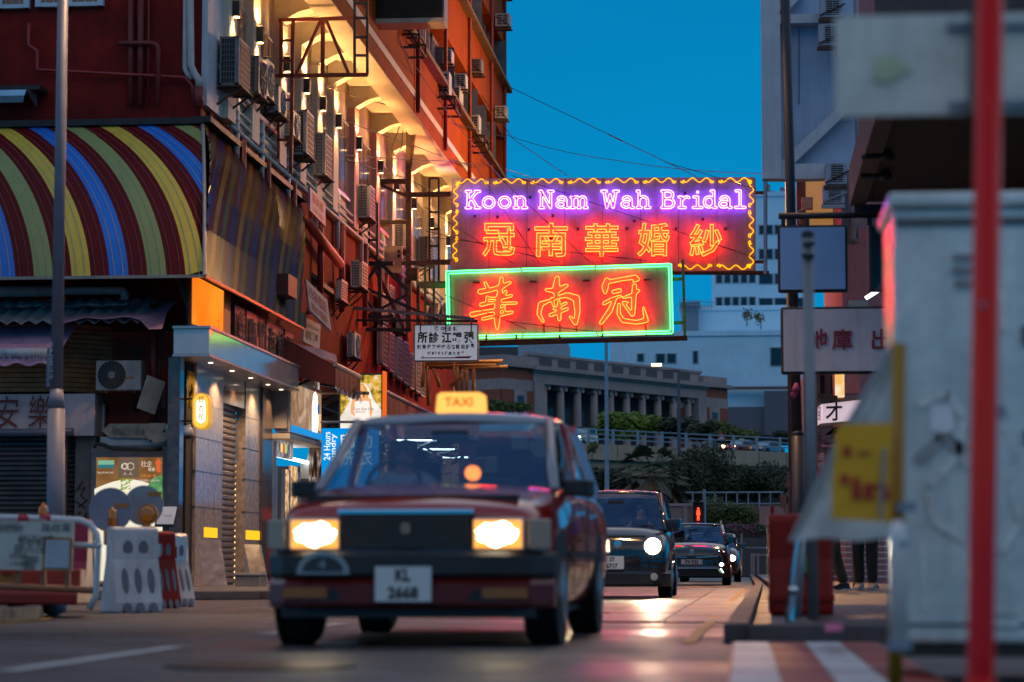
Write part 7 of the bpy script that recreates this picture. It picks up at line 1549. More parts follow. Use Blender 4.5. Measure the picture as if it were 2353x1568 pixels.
for i, (x0, x1, y0, y1, lab) in enumerate([(1884, 1936, -10, 40, 'window unit at the very top beside the framed sign back'), (1881, 1935, 54, 105, 'window unit with a cable below it, under the topmost one'), (1897, 1945, 373, 424, 'window unit at the lower right corner of the framed sign back'), (1891, 1940, 425, 468, 'lowest window unit, in front of the warm lit recess')]):
    ac_win(x0, x1, y0, y1, lab, Xin=atY(x0, y0, 45.4).x, length=.5, cas=M('ac_bluish', (.36, .40, .48), .5, var=.15, streak=.3)) if False else None
    a, b = atY(x0, y1, 45.4), atY(x1, y0, 45.4); t = thing('window_unit', lab, 'air conditioner', a, 'window air conditioners on the right hand building'); w_, h_ = b.x-a.x, b.z-a.z
    cm = M('ac_bluish', (.36, .40, .48), .5, var=.15, streak=.3); part('casing', MB().box(a.x, b.x, 45.4, 45.9, a.z, b.z), cm, t, bevel=.01)
    for k in (.28, .58): 
        part('vent', MB().box(a.x+w_*k, a.x+w_*(k+.26), 45.385, 45.402, a.z+h_*.12, b.z-h_*.1), acdark, t); mb = MB()
        for j in range(8): z = a.z+h_*(.14+.1*j); mb.box(a.x+w_*k, a.x+w_*(k+.26), 45.375, 45.388, z, z+.012)
        part('louvre', mb, cm, t)
    part('bracket', MB().bar((a.x, 45.37, a.z+.03), (b.x+.05, 45.37, a.z+h_*.6), .025).bar((a.x-.03, 45.4, a.z-.06), (b.x, 45.4, a.z-.06), .07), rust if i < 3 else galv, t)
# canopy with its dark underside
CN = thing('concrete_canopy', 'dark brown underside of a concrete canopy with two black lamps at upper right', 'canopy', (1.5, 27.5, 5.5)); cz = 5.5
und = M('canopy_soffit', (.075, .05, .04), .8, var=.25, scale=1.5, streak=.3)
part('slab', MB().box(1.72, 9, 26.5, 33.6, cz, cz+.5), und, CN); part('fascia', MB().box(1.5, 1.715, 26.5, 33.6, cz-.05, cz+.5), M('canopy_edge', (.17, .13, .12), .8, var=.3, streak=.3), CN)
for x, y in ((2038, 360), (2034, 405)): p = atZ(x, y, cz-.08); part('lamp', MB().lathe([(.02, .08), (.09, .03), (.10, -.02), (.05, -.06)], p, (0, 0, 1), 10).cyl(p+V((-.18, 0, .0)), (1, 0, 0), .03, .25, 8), black, CN)
t = thing('dim_frontage', 'dim wall with brown upright strips behind the red pole', 'building', (4, 26, 0)); part('wall', MB().box(3.0, 9, 34, 34.3, 0, 9), M('dim_brown_wall', (.10, .06, .045), .8, var=.3), t)
for i in range(6): x = 3.02+i*.09; part('strip', MB().box(x, x+.04, 33.9, 34.0, 3, 9), M('brown_strip', (.16, .075, .03), .6), t)
part('upper_storey', MB().box(1.9, 9, 33.7, 34, 6.1, 11), M('upper_dark', (.10, .07, .065), .8, var=.3), t)
# lamp post on the right pavement
lpm = M('lamp_post_dark', (.035, .035, .05), .5, .1, var=.2, bump=.05)
LP = thing('street_lamp', 'dark tall lamp post with a wider foot, right of the cars, carrying the blank signs', 'street lamp', atY(1836, 1345, 36))
pts = [atY(1838, 1350, 36), atY(1833, 1002, 36)]; part('lower_post', MB().tube(pts, [.105, .10], 12), lpm, LP, True); part('collar', MB().tube([pts[1], pts[1]+V((-.01, 0, .08))], [.10, .075], 12), lpm, LP, True); top_ = atY(1806, 0, 36)+V((-.03, 0, 1.2)); part('upper_post', MB().tube([pts[1]+V((-.01, 0, .05)), top_], [.078, .072], 12), lpm, LP, True)
part('arm', MB().tube([top_, top_+V((-.5, 0, .5)), top_+V((-2.2, 0, .7))], .05, 8), lpm, LP, True); hd = top_+V((-2.5, 0, .70)); part('lantern', MB().obox(hd, (.45, 0, 0), (0, .15, 0), (0, 0, .07)), lpm, LP, bevel=.03); part('lens', MB().obox(hd+V((0, 0, -.085)), (.34, 0, 0), (0, .11, 0), (0, 0, .012)), E('sodium_lens', (1, .55, .2), 12), LP)
light('SPOT', 'lantern_light', hd+V((0, 0, -.15)), (1, .52, .20), 2300, LP, (-.25, .05, -1), .25, 125, .8)
t = thing('glove', 'pink glove tied to the dark lamp post', 'glove', atY(1829, 908, 35.8)); part('cuff', MB().tube([atY(1830, 880, 35.8), atY(1829, 892, 35.8), atY(1827, 900, 35.8)], [.02, .05, .06], 8), M('pink_glove', (.42, .05, .14), .6), t, True)
for dx, l in ((-6, 14), (-3, 18), (0, 17), (3, 12)): part('finger', MB().tube([atY(1827+dx*.6, 899, 35.8), atY(1827+dx, 899+l*.6, 35.8), atY(1826+dx, 899+l, 35.8)], [.025, .022, .015], 6), M('pink_glove', (.42, .05, .14)), t, True)
# second left lamp post
LL = thing('street_lamp', 'blue grey tall lamp post with a thick foot at the left behind the barriers', 'street lamp', atY(127, 1330, 29)); p0, p1, p2 = atY(127, 1345, 29), atY(129, 940, 29), atY(130, 895, 29); part('lower_post', MB().tube([p0, p1], [.112, .108], 14), M('lamp_post_bluish', (.20, .20, .25), .5, .2, var=.2, scale=2, bump=.08, streak=.2), LL, True); part('collar', MB().tube([p1, p2], [.108, .075], 14), M('lamp_post_bluish', (.2, .2, .25)), LL, True); tp = atY(145, -60, 29)+V((0, 0, 1.6)); part('upper_post', MB().tube([p2, tp], [.074, .062], 14), M('lamp_post_bluish', (.2, .2, .25)), LL, True)
part('arm', MB().tube([tp, tp+V((.4, .1, .5)), tp+V((2.0, .2, .7))], .05, 8), M('lamp_post_bluish', (.2, .2, .25)), LL, True); part('lantern', MB().obox(tp+V((2.3, .2, .7)), (.45, 0, 0), (0, .15, 0), (0, 0, .07)), M('lamp_post_bluish', (.2, .2, .25)), LL, bevel=.03)
part('lens', MB().obox(tp+V((2.3, .2, .615)), (.34, 0, 0), (0, .11, 0), (0, 0, .012)), E('sodium_lens', (1, .55, .2), 12), LL); light('SPOT', 'lantern_light', tp+V((2.3, .2, .55)), (1, .58, .27), 2000, LL, (.02, .06, -1), .25, 118, .6)
text('number_lettering', 'EE8013', atY(121, 870, 28.88), (0, 0, 1), (-1, 0, 0), M('number_pale', (.35, .5, .62), .5), LL, w=.45, h=.06); part('base_strip', MB().box(atY(122, 0, 28.85).x, atY(128, 0, 28.85).x, 28.85, 28.88, atY(0, 890, 28.85).z, atY(0, 800, 28.85).z), M('number_back', (.12, .18, .26), .5), LL)
part('door', MB().box(p0.x-.05, p0.x+.05, 28.88, 28.9, .6, 1.1), M('lamp_post_bluish', (.2, .2, .25)), LL)
L3 = thing('street_lamp', 'farther lamp post hidden behind the framed sign back, its lantern over the kerb', 'street lamp', (1.35, 67.6, .12)); part('post', MB().tube([(1.35, 67.6, .1), (1.3, 67.6, 12.6)], [.11, .075], 10), lampgrey, L3, True); part('lantern', MB().obox((1.05, 67.6, 12.7), (.45, 0, 0), (0, .15, 0), (0, 0, .07)), lampgrey, L3, bevel=.03); part('lens', MB().obox((1.0, 67.6, 12.615), (.34, 0, 0), (0, .11, 0), (0, 0, .012)), E('sodium_lens', (1, .55, .2), 12), L3)
light('SPOT', 'lantern_light', (1.0, 67.6, 12.5), (1, .50, .17), 7500, L3, (-.75, -.2, -.4), .3, 165, .4)
# blank lightboxes on a gantry pipe
GP = thing('sign_gantry', 'dark horizontal pipe with hangers holding two blank sign boxes', 'sign frame', atY(1825, 497, 33.5)); part('pipe', MB().tube([atY(1789, 497, 33.5), atY(2075, 493, 33.5)], .045, 8), darksteel, GP, True)
for x in (1800, 1855, 1998): part('hanger', MB().bar(atY(x, 498, 33.5), atY(x, 518, 33.5), .06), darksteel, GP)
part('clamp', MB().bar(atY(1963, 482, 33.4), atY(2062, 480, 33.4), .12), darksteel, GP)
def lbox(name, label, x0, x1, y0, y1, face, Y=33.4):
    t = thing(name, label, 'sign', atY(x0, y1, Y)); a, b = atY(x0, y1, Y), atY(x1, y0, Y); part('case', MB().box(a.x, b.x, Y+.005, Y+.16, a.z, b.z), darksteel, t, bevel=.03); part('face', MB().box(a.x+.035, b.x-.035, Y-.004, Y+.004, a.z+.035, b.z-.035), face, t, bevel=.002); return t
lbox('blank_sign_box', 'blank pale blue sign box in a dark frame behind the grey signpost', 1788, 1947, 516, 672, M('blank_face', (.30, .44, .72), .45, var=.1, scale=1, bump=0))
t = lbox('blank_sign_box', 'black sign box with a folded triangular reflection beside the blank blue one', 1998, 2120, 516, 670, M('black_face', (.012, .011, .012), .2, var=.2)); part('reflection_triangle', MB().prism([atY(2004, 520, 33.37), atY(2062, 520, 33.37), atY(2062, 560, 33.37)], (0, .01, 0)), M('reflection_grey', (.11, .095, .09), .6), t); part('reflection_triangle', MB().prism([atY(2008, 668, 33.37), atY(2062, 668, 33.37), atY(2062, 600, 33.37)], (0, .01, 0)), M('reflection_grey', (.11, .095, .09)), t)  # triangle reflections are modelled as pale grey plates
t = lbox('basement_sign', 'long greyish sign box with dark red characters reading basement exit', 1795, 2180, 702, 860, M('dull_sign_face', (.62, .53, .56), .5, var=.2, scale=1.5, streak=.25), 33.0)
for ch, x in (('地', 1856), ('庫', 1912), ('出', 2003), ('口', 2075)): text('character', ch, atY(x, 805, 32.98), (1, 0, 0), (0, 0, 1), M('dark_red_char', (.30, .008, .025), .5), t, w=.275, h=.29, bold=.02)
# white shop sign with black characters
t = thing('shop_sign', 'narrow lit white shop sign with one big black character and a side panel', 'sign', atY(1880, 970, 44)); a, b = atY(1888, 978, 44), atY(2010, 922, 44); wf = M('lit_sign_white', (.6, .52, .56), .5, var=.05, emit=(1, .75, .85), es=.55)
part('face', MB().prism([atY(1889, 972, 44), atY(2010, 962, 44), atY(2010, 915, 44), atY(1889, 928, 44)], (0, .5, 0)), wf, t); part('side', MB().prism([atY(1879, 978, 44.5), atY(1888, 972, 44), atY(1888, 928, 44), atY(1879, 936, 44.5)], (0, .05, 0)), wf, t); part('trim', MB().bar(atY(1880, 927, 43.98), atY(2010, 912, 43.98), .05).bar(atY(1885, 977, 43.98), atY(2010, 966, 43.98), .05), M('brass_trim', (.35, .25, .15), .4, .5), t)
text('character', '才', atY(1897, 968, 43.97), (1, 0, .02), (0, 0, 1), ink, t, w=.30, h=.34, bold=.02); text('character', '三', atY(1985, 955, 43.97), (1, 0, .02), (0, 0, 1), ink, t, w=.25, h=.25); text('character', '羅', atY(1880, 968, 44.2), (.5, -.8, 0), (0, 0, 1), ink, t, w=.12, h=.3)
t = thing('dish_lamp', 'dark rusty curved lamp bowl on top of the white shop sign', 'lamp', atY(1905, 920, 43.8)); part('bowl', MB().prism([atY(x, y, 43.8) for x, y in ((1878, 908), (1884, 904), (1925, 910), (1924, 918), (1905, 922), (1888, 920))], (0, .2, 0)), rust, t); part('stem', MB().bar(atY(1910, 920, 43.9), atY(1912, 926, 43.9), .04), rust, t)
t = thing('sign_bracket', 'tangle of dark folded brackets below the white shop sign', 'sign frame', atY(1900, 1000, 44))
for a, b in [((1880, 990), (1940, 985)), ((1885, 998), (1938, 992)), ((1890, 1010), (1925, 980)), ((1885, 1024), (1930, 1018)), ((1886, 1045), (1912, 1000)), ((1905, 1045), (1920, 985))]: part('bar', MB().bar(atY(*a, 44), atY(*b, 44), .06), M('lilac_steel', (.16, .11, .12), .6, .3), t)
part('pink_bar', MB().bar(atY(1888, 1025, 43.9), atY(1935, 1024, 43.9), .04), M('pink_rail', (.5, .15, .25), .5), t)
t = thing('red_notice', 'small dark red upright sign with white characters behind the triangular sheet', 'sign', atY(1885, 1080, 42)); rect(1875, 1900, 1042, 1110, 42, .05, M('notice_red', (.22, .02, .03), .5), t, 'board')
for i, ch in enumerate('速修'): text('character', ch, atY(1879, 1058+i*20, 41.98), (1, 0, 0), (0, 0, 1), M('notice_white', (.5, .45, .45), .5), t, w=.12, h=.13)
t = thing('small_signs', 'little pinkish plate and box on a thin post by the ramp', 'sign', atY(1815, 1120, 58)); part('plate', MB().prism([atY(1802, 1120, 58), atY(1816, 1120, 58), atY(1816, 1086, 58)], (0, .03, 0)), M('plate_pinkish', (.26, .17, .20), .6), t)
part('post', MB().tube([atY(1815, 1125, 57.9), atY(1814, 1250, 57.9)], .04, 6), M('post_pinkish', (.2, .12, .13), .6), t); rect(1793, 1806, 1137, 1168, 58, .1, M('box_pink', (.30, .18, .18), .6), t, 'box'); rect(1818, 1828, 1185, 1195, 58, .1, M('yellow_tag', (.5, .3, .02), .5), t, 'tag'); rect(1818, 1828, 1196, 1210, 58, .1, M('blue_tag', (.03, .04, .2), .5), t, 'tag')
# pedestrian railings behind the people
t = thing('pedestrian_railing', 'white tubular pedestrian railing behind the standing people', 'railing', (2, 45, .12)); wr = M('railing_white', (.55, .52, .52), .45, .3, var=.1)
for k in range(9): z = .15+k*.11; part('rail', MB().bar((.95, 45, .12+z), (3.2, 45, .12+z), .03), wr, t)
for x in (1.0, 1.55, 2.1, 2.65, 3.2): part('post', MB().bar((x, 45, .12), (x, 45, 1.3), .06), wr, t)
# red water-filled barriers on the pavement
def water_barrier(name, label, loc, ln, h, mat, rz=0., wid=.45, dim=True):
    """moulded barrier seen end on / side on: tapered body with rounded top, slots and feet; length along local x"""
    t = thing(name, label, 'barrier', loc, 'plastic water filled barriers'); t.rotation_euler.z = rz
    pr = [(-wid/2, .0), (-wid/2, .12), (-wid*.40, .30), (-wid*.30, h*.55), (-wid*.27, h*.92), (-wid*.2, h), (wid*.2, h), (wid*.27, h*.92), (wid*.30, h*.55), (wid*.40, .30), (wid/2, .12), (wid/2, 0)]
    part('body', MB().prism([(-ln/2, y, z) for y, z in pr], (ln, 0, 0)), mat, t, local=True, bevel=.03)
    return t
rb = M('barrier_red', (.26, .010, .003), .5, var=.2, scale=3, bump=.05, spec=.25)
t = water_barrier('water_barrier', 'dark red plastic barrier with rounded top beside the silver frame on the pavement', (.40, 17.6, .12), .46, .72, rb, math.radians(90) if False else 0)
part('reflector', MB().box(.02, .07, -.246, -.14, .30, .42), M('lime_reflector', (.12, .28, .02), .35), t, local=True); part('side_hole', MB().cyl((.04, -.19, .5), (0, 1, 0), .03, .1, 12), black, t, local=True); part('foot_band', MB().box(-.235, .235, -.24, .24, .10, .14), rb, t, local=True)
t = thing('crowd_barrier', 'shiny bent steel tube frame leaning beside the dark red barrier', 'barrier', atY(1822, 1440, 15.2)); part('tube', MB().tube([atY(x, y, 15.2) for x, y in ((1818, 1440), (1814, 1425), (1826, 1300), (1836, 1240), (1840, 1215))], .028, 10), chrome, t, True); part('tube', MB().tube([atY(x, y, 15.5) for x, y in ((1842, 1215), (1838, 1300), (1830, 1420))], .03, 10), galv, t, True); part('knuckle', MB().lathe([(.02, -.03), (.035, 0), (.02, .03)], atY(1822, 1357, 15.15), (1, 0, 0), 10), chrome, t, True)
t = thing('signpost', 'plain grey signpost tube on the pavement in front of the blank blue box', 'post', atY(1868, 1420, 16)); part('tube', MB().tube([atY(1869, 1424, 16), atY(1856, 540, 16)], .037, 12), M('post_grey', (.26, .27, .28), .5, .4, var=.2), t, True); part('cap', MB().lathe([(.041, 0), (.041, .03), (.02, .045)], atY(1856, 546, 16), (0, 0, 1), 10), darksteel, t); part('clip', MB().bar(atY(1843, 588, 15.96), atY(1870, 590, 15.96), .03).bar(atY(1845, 562, 15.96), atY(1872, 560, 15.96), .025), darksteel, t)
# ================================================================== FOREGROUND, out of focus
CB = thing('utility_cabinet', 'big pale grey street cabinet smeared with faint paint at the right edge', 'cabinet', (.62, 10, .12)); cbm = M('cabinet_grey', (.84, .83, .76), .28, .1, var=.4, scale=1.5, bump=.05, streak=.25, streakcol=(.12, .13, .13))
a, b = atY(2066, 1490, 10), atY(2420, 468, 10); part('body', MB().box(a.x, b.x+.5, 10, 10.7, a.z+.02, b.z), cbm, CB, bevel=.02); part('roof', MB().box(a.x-.02, b.x+.55, 9.96, 10.75, b.z-.01, b.z+.05), cbm, CB, bevel=.015); part('groove', MB().box(a.x+.01, b.x+.5, 9.985, 10.002, b.z-.085, b.z-.055), M('groove_dark', (.14, .14, .14), .6), CB)
part('plinth', MB().box(a.x+.02, b.x+.5, 10.03, 10.68, .10, a.z+.02), M('plinth_dark', (.05, .045, .04), .8, var=.4), CB)
smear = M('paint_smear', (.86, .88, .82), .5, var=.4, scale=6); smear2 = M('dark_smear', (.38, .39, .38), .5, var=.3)
def smearline(pts, r, m): 
    mb = MB(); P = [atY(x, y, 9.985) for x, y in pts]
    for p, q in zip(P, P[1:]):
        d = (q-p)/2; sd = d.cross(V((0, 1, 0))).normalized()*r/2; mb.obox((p+q)/2, d*1.03, sd, V((0, .0015, 0)))
    part('paint_smear', mb, m, CB)
smearline([(2110, 930), (2180, 900), (2215, 960), (2200, 1050), (2130, 1120), (2150, 1200), (2220, 1240)], .03, smear); smearline([(2150, 1000), (2200, 1010), (2230, 1070)], .05, smear); smearline([(2310, 980), (2335, 1040), (2320, 1110), (2345, 1200), (2300, 1270), (2250, 1240)], .02, smear); smearline([(2120, 1250), (2125, 1400)], .015, smear); smearline([(2300, 640), (2308, 760)], .025, smear); smearline([(2250, 1400), (2340, 1405)], .03, smear); smearline([(2250, 1430), (2340, 1436)], .02, smear)
smearline([(2110, 1060), (2170, 1000), (2215, 1040)], .05, smear2); smearline([(2190, 590), (2235, 592)], .03, smear2); smearline([(2190, 620), (2235, 622)], .03, smear2); smearline([(2195, 650), (2235, 652)], .03, smear2)
for x0, x1, y0, y1 in ((2140, 2190, 930, 990),): rect(x0, x1, y0, y1, 9.99, .008, M('white_sticker', (.9, .92, .92), .4), CB, 'sticker')
for k, (x, y, h_) in enumerate(((2346, 770, 40), (2345, 1000, 30))): part('hinge', MB().box(atY(x, 0, 9.98).x-.02, atY(x, 0, 9.98).x+.02, 9.975, 10, atY(0, y+h_, 9.98).z, atY(0, y, 9.98).z), M('hinge_dark', (.10, .11, .11), .5), CB)
part('door_seam', MB().box(b.x-.02, b.x-.013, 9.994, 10, a.z+.1, b.z-.15).box(a.x+.03, b.x+.4, 9.994, 10, a.z+.09, a.z+.1), black, CB); part('lock', MB().cyl((a.x+.42, 9.985, 1.1), (0, 1, 0), .02, .03, 12), galv, CB)
for z_ in (.55, 1.0, 1.45): part('vent_slot', MB().box(b.x+.1, b.x+.4, 9.985, 10, z_, z_+.02), black, CB)
RP = thing('red_pole', 'glossy bright red pole closest to the camera near the right edge', 'pole', (atY(2255, 1568, 7.2).x, 7.2, 0)); part('tube', MB().tube([atY(2251, 1650, 7.2), atY(2253, 1568, 7.2), atY(2275, -30, 7.2)], .0405, 20), M('pole_red', (.80, .004, .003), .3, var=.1, bump=0, coat=.12, spec=.25), RP, True); part('joint_sleeve', MB().tube([atY(2252, 1600, 7.2), atY(2253, 1560, 7.2)], .044, 20), M('pole_red', (.5, .003, .002)), RP, True); part('screw', MB().cyl(atY(2258, 700, 7.155), (0, 1, 0), .008, .01, 8), galv, RP)
SB = thing('road_sign', 'big pale grey metal back of a road sign fixed to the red pole', 'sign', atY(1920, 268, 7.6)); a, b = atY(1921, 268, 7.6), atY(2440, 27, 7.6); part('plate', MB().box(a.x, b.x, 7.6, 7.62, a.z, b.z), M('sign_back_grey', (.80, .77, .66), .5, .2, var=.3, scale=4, bump=.05, streak=.2), SB); part('stiffener', MB().box(a.x+.35, b.x, 7.57, 7.6, a.z+.02, a.z+.04).box(a.x+.35, b.x, 7.57, 7.6, b.z-.05, b.z-.03), galv, SB); part('sticker', MB().prism([atY(2010, 130, 7.59), atY(2060, 128, 7.59), atY(2095, 160, 7.59), atY(2040, 190, 7.59), atY(2005, 185, 7.59)], (0, .005, 0)), M('faint_sticker', (.62, .68, .42), .5), SB); part('pole_shadow', MB().bar(atY(2236, 262, 7.55), atY(2240, 32, 7.55), .035), M('pole_shadow_brown', (.16, .13, .11), .6), SB)  # brown upright bar paints the shadow beside the pole
YP = thing('ochre_pole', 'slim ochre painted pole with the yellow notice hung on it', 'pole', (atY(2062, 1568, 9).x, 9, 0)); part('tube', MB().tube([atY(2056, 1640, 9), atY(2066, 790, 9)], .027, 12), M('pole_ochre', (.42, .20, .012), .5, var=.2), YP, True); part('clamp', MB().box(atY(2055, 0, 8.98).x-.02, atY(2075, 0, 8.98).x+.02, 8.96, 9.04, atY(0, 1180, 9).z, atY(0, 1160, 9).z), galv, YP)
TS = thing('translucent_sheet', 'grey triangular plastic wrapped sign sheet behind the yellow notice', 'sheet', atY(1830, 1235, 9.6)); rows = []
for i in range(9):
    v = i/8; y = 800+v*440; xl = 2048-v*(2048-1820)-(10*math.sin(v*3.1)); rows.append([atY(xl+(2068-xl)*u/8, y+4*math.sin(u*1.3+i), 9.6+.02*math.sin(u*1.7+i*1.1)) for u in range(9)])
part('sheet', MB().shell(rows, (0, .012, 0)), M('sheet_grey', (.70, .69, .63), .45, var=.3, scale=5, streak=.2), TS, True); part('hem', MB().tube([rows[0][0], rows[4][0], rows[8][0]], .012, 6), M('hem_grey', (.36, .38, .38), .5), TS)
YN = thing('yellow_notice', 'bright yellow notice board with red lettering in front of the grey sheet', 'notice', atY(1912, 1193, 8.9)); part('board', MB().prism([atY(x, y, 8.9) for x, y in ((1911, 1192), (2048, 1200), (2050, 972), (1935, 974), (1922, 990), (1912, 1100))], (0, .015, 0)), M('notice_yellow', (.95, .45, .004), .45, var=.1, scale=3), YN)
yr = M('notice_red_ink', (.5, .012, .008), .5, var=.1); rect(1938, 1955, 1026, 1050, 8.892, .006, yr, YN, 'square_mark'); text('lettering', "'in", atY(1932, 1147, 8.89), (1, 0, -.03), (0, 0, 1), yr, YN, w=.175, h=.09, bold=.03); rect(1972, 2000, 1036, 1046, 8.892, .006, M('notice_orange_ink', (.42, .12, .01), .5), YN, 'faint_line'); part('cable_tie', MB().tube([atY(x, y, 8.88) for x, y in ((2032, 1030), (2030, 1080), (2026, 1130), (2024, 1190))], .008, 6), M('tie_grey', (.35, .32, .3), .5), YN)
WB = thing('white_bollard', 'glossy white rounded bollard at the foot of the ochre pole', 'bollard', atY(2066, 1490, 8.6)); part('post', MB().lathe([(.032, -.02), (.033, .38), (.028, .41), (.015, .43), (.002, .435)], atY(2066, 1482, 8.6), (0, 0, 1), 20), M('bollard_white', (.86, .80, .76), .12, var=.05, bump=0, coat=.9), WB, True); part('base', MB().cyl(atY(2066, 1484, 8.6), (0, 0, 1), .045, .03, 16), galv, WB); part('band', MB().cyl(atY(2066, 1250, 8.6), (0, 0, 1), .034, .02, 18), M('band_grey', (.4, .4, .4), .3), WB)
t = solo('litter_bag', MB().shell([[atZ(x, y, .125+.05*abs(math.sin(x*.3))) for x in (1895, 1905, 1915, 1925, 1938)] for y in (1452, 1446, 1440, 1434)], (0, 0, .006)), M('pink_litter', (.45, .06, .18), .6), 'crumpled pink plastic scrap on the pavement by the signpost', 'litter', atZ(1915, 1445, .13))
# ================================================================== LEFT FOREGROUND: works barriers
wb = M('barrier_white', (.58, .56, .55), .45, var=.25, scale=3, bump=.06, streak=.3); rb2 = M('barrier_magenta_red', (.34, .012, .05), .45, var=.2, scale=3, bump=.05)
def barrier_slots(t, y, xs, z0, z1, mat, r):
    for x in xs: part('slot', MB().prism([(x+r*math.cos(a), y, (z0+z1)/2+(z1-z0)/2*math.sin(a)) for a in [i*math.pi/8 for i in range(16)]], (0, .012, 0)), mat, t, local=True)
slotm = M('slot_shade', (.16, .16, .18), .7, var=.2)
def white_barrier(label, loc, rz, w, h, mat, l=.62):
    """front face local -y; wide splayed foot, oval holes above tall slots"""
    t = thing('water_barrier', label, 'barrier', loc, 'plastic water filled barriers'); t.rotation_euler.z = rz
    pr = [(-.22, 0), (-.22, .10), (-.10, h*.62), (-.09, h*.97), (-.05, h), (.05, h), (.09, h*.97), (.10, h*.62), (.22, .10), (.22, 0)]
    part('body', MB().prism([(-w/2, y, z) for y, z in pr], (w, 0, 0)), mat, t, local=True, bevel=.02)
    def sl(x, z0, z1, r):
        n = 14; pts = []
        for i in range(n):
            a = 2*math.pi*i/n; z = (z0+z1)/2+(z1-z0)/2*math.sin(a); yy = -.092 if z > h*.62 else -.10-(h*.62-z)/(h*.62-.10)*.12
            pts.append((x+r*math.cos(a), yy-.006, z))
        part('slot', MB().prism(pts, (0, .01, 0)), slotm, t, local=True)
    for x in (-w*.18, w*.16): sl(x, h*.66, h*.84, w*.11)
    for x in (-w*.28, 0, w*.28): sl(x, h*.22, h*.52, w*.075); sl(x, .0, h*.12, w*.09)
    part('lug', MB().box(w/2, w/2+.04, -.05, .05, h*.3, h*.45).box(w/2, w/2+.04, -.05, .05, h*.65, h*.8), mat, t, local=True)
    return t
white_barrier('white plastic barrier with oval holes and slots, end of the works fence', atZ(296, 1408, 0)+V((0, .1, 0)), math.radians(38), .50, .86, wb)
white_barrier('red plastic barrier squeezed between the two white ones', atZ(338, 1400, 0)+V((0, .55, 0)), math.radians(46), .30, .85, M('barrier_red', (.30, .018, .008)))
white_barrier('white plastic barrier at the right end, catching bright reflections', atZ(352, 1398, 0)+V((0, .85, 0)), math.radians(58), .34, .84, M('barrier_white_gloss', (.60, .56, .55), .12, var=.2, bump=.05, coat=.6))
def long_barrier(label, px0, px1, Y, h, mat):
    a, b = atY(px0, 1400, Y), atY(px1, 1400, Y); w_ = b.x-a.x; t = thing('water_barrier', label, 'barrier', ((a.x+b.x)/2, Y, .12), 'plastic water filled barriers'); pr = [(-.2, 0), (-.2, .1), (-.11, h*.5), (-.09, h), (.09, h), (.11, h*.5), (.2, .1), (.2, 0)]
    part('body', MB().prism([(-w_/2, y, z) for y, z in pr], (w_, 0, 0)), mat, t, local=True, bevel=.02); return t
long_barrier('magenta red long plastic barrier behind the white railing with notices', -90, 205, 22.2, .78, rb2)
ob = long_barrier('orange red lower barrier at the foot of the works railing', -90, 190, 21.6, .32, M('barrier_orange_red', (.36, .03, .012), .45, var=.2))
t = thing('works_railing', 'white and red tubular works railing carrying a notice board', 'railing', atY(60, 1390, 20.8)); rq = lambda x, y: atY(x, y, 20.8)
part('top_tube', MB().tube([rq(x, y) for x, y in ((-60, 1188), (120, 1192), (185, 1196), (208, 1206), (222, 1228), (226, 1255), (220, 1370), (205, 1400))], .030, 10), M('tube_pale', (.55, .58, .60), .4, .3, var=.15), t, True)
for x0, x1_ in ((43, 68), (92, 118)): part('red_band', MB().tube([rq(x0, 1190), rq(x1_, 1191.5)], .0315, 10), M('band_red', (.45, .02, .05), .45), t, True)
part('mid_tube', MB().tube([rq(168, 1252), rq(224, 1255)], .026, 8), M('tube_pale', (.55, .58, .60)), t, True); part('low_tube', MB().tube([rq(-60, 1344), rq(215, 1357)], .03, 8), M('tube_rusty', (.36, .14, .07), .5, .2), t, True); part('clamp', MB().lathe([(.02, -.02), (.04, 0), (.02, .02)], rq(228, 1254), (1, 0, 0), 10), chrome, t, True)
for x in (43, 100, 156): part('slat', MB().bar(rq(x-2, 1305), rq(x, 1352), .05, .02), M('tube_rusty', (.36, .14, .07)), t)
t = thing('works_notice', 'cream roadworks notice board with rows of small print and an orange framed sheet', 'notice', rq(80, 1310)); nq = lambda x, y, l=0.: atY(x, y, 20.7-l)
part('board', MB().prism([nq(*c_) for c_ in ((-60, 1308), (165, 1312), (170, 1200), (-60, 1196))], (0, .02, 0)), M('notice_cream', (.52, .54, .48), .55, var=.15), t)
part('paper_frame', MB().prism([nq(*c_, .01) for c_ in ((96, 1311), (163, 1313), (166, 1236), (100, 1233))], (0, .012, 0)), M('frame_orange', (.36, .17, .06), .6), t); part('paper', MB().prism([nq(*c_, .018) for c_ in ((102, 1305), (157, 1306), (160, 1242), (106, 1240))], (0, .008, 0)), M('paper_blue', (.36, .42, .48), .6), t)
for s, x, y, w_, h_ in [('HIGHWAYS', -10, 1214, .22, .055), ('DEPARTMENT', -10, 1224, .25, .055), ('路政署', 95, 1222, .26, .075), ('道路工程 24小時', 40, 1242, .32, .05), ('查詢電話', 40, 1250, .30, .045), ('施工日期', 32, 1262, .38, .045), ('請小心駕駛', 32, 1272, .38, .045), ('如有查詢', 22, 1284, .15, .05), ('工程編號', 20, 1300, .18, .04)]: text('lettering', s, nq(x, y, .012), (1, 0, 0), (0, 0, 1), M('notice_ink', (.08, .08, .07), .6), t, w=w_, h=h_)
for i in range(6): part('brown_line', MB().bar(nq(52, 1278+i*5.5, .012), nq(88 if i < 3 else 80, 1279+i*5.5, .012), .012, .004), M('brown_ink', (.22, .10, .03), .6), t)
t = thing('orange_cover', 'orange plastic cover with red bars under the works notice', 'cover', rq(25, 1345)); part('panel', MB().prism([atY(x, y, 21.2) for x, y in ((-60, 1338), (40, 1342), (40, 1306), (-60, 1306))], (0, .03, 0)), M('cover_orange', (.50, .17, .02), .5, var=.15), t)
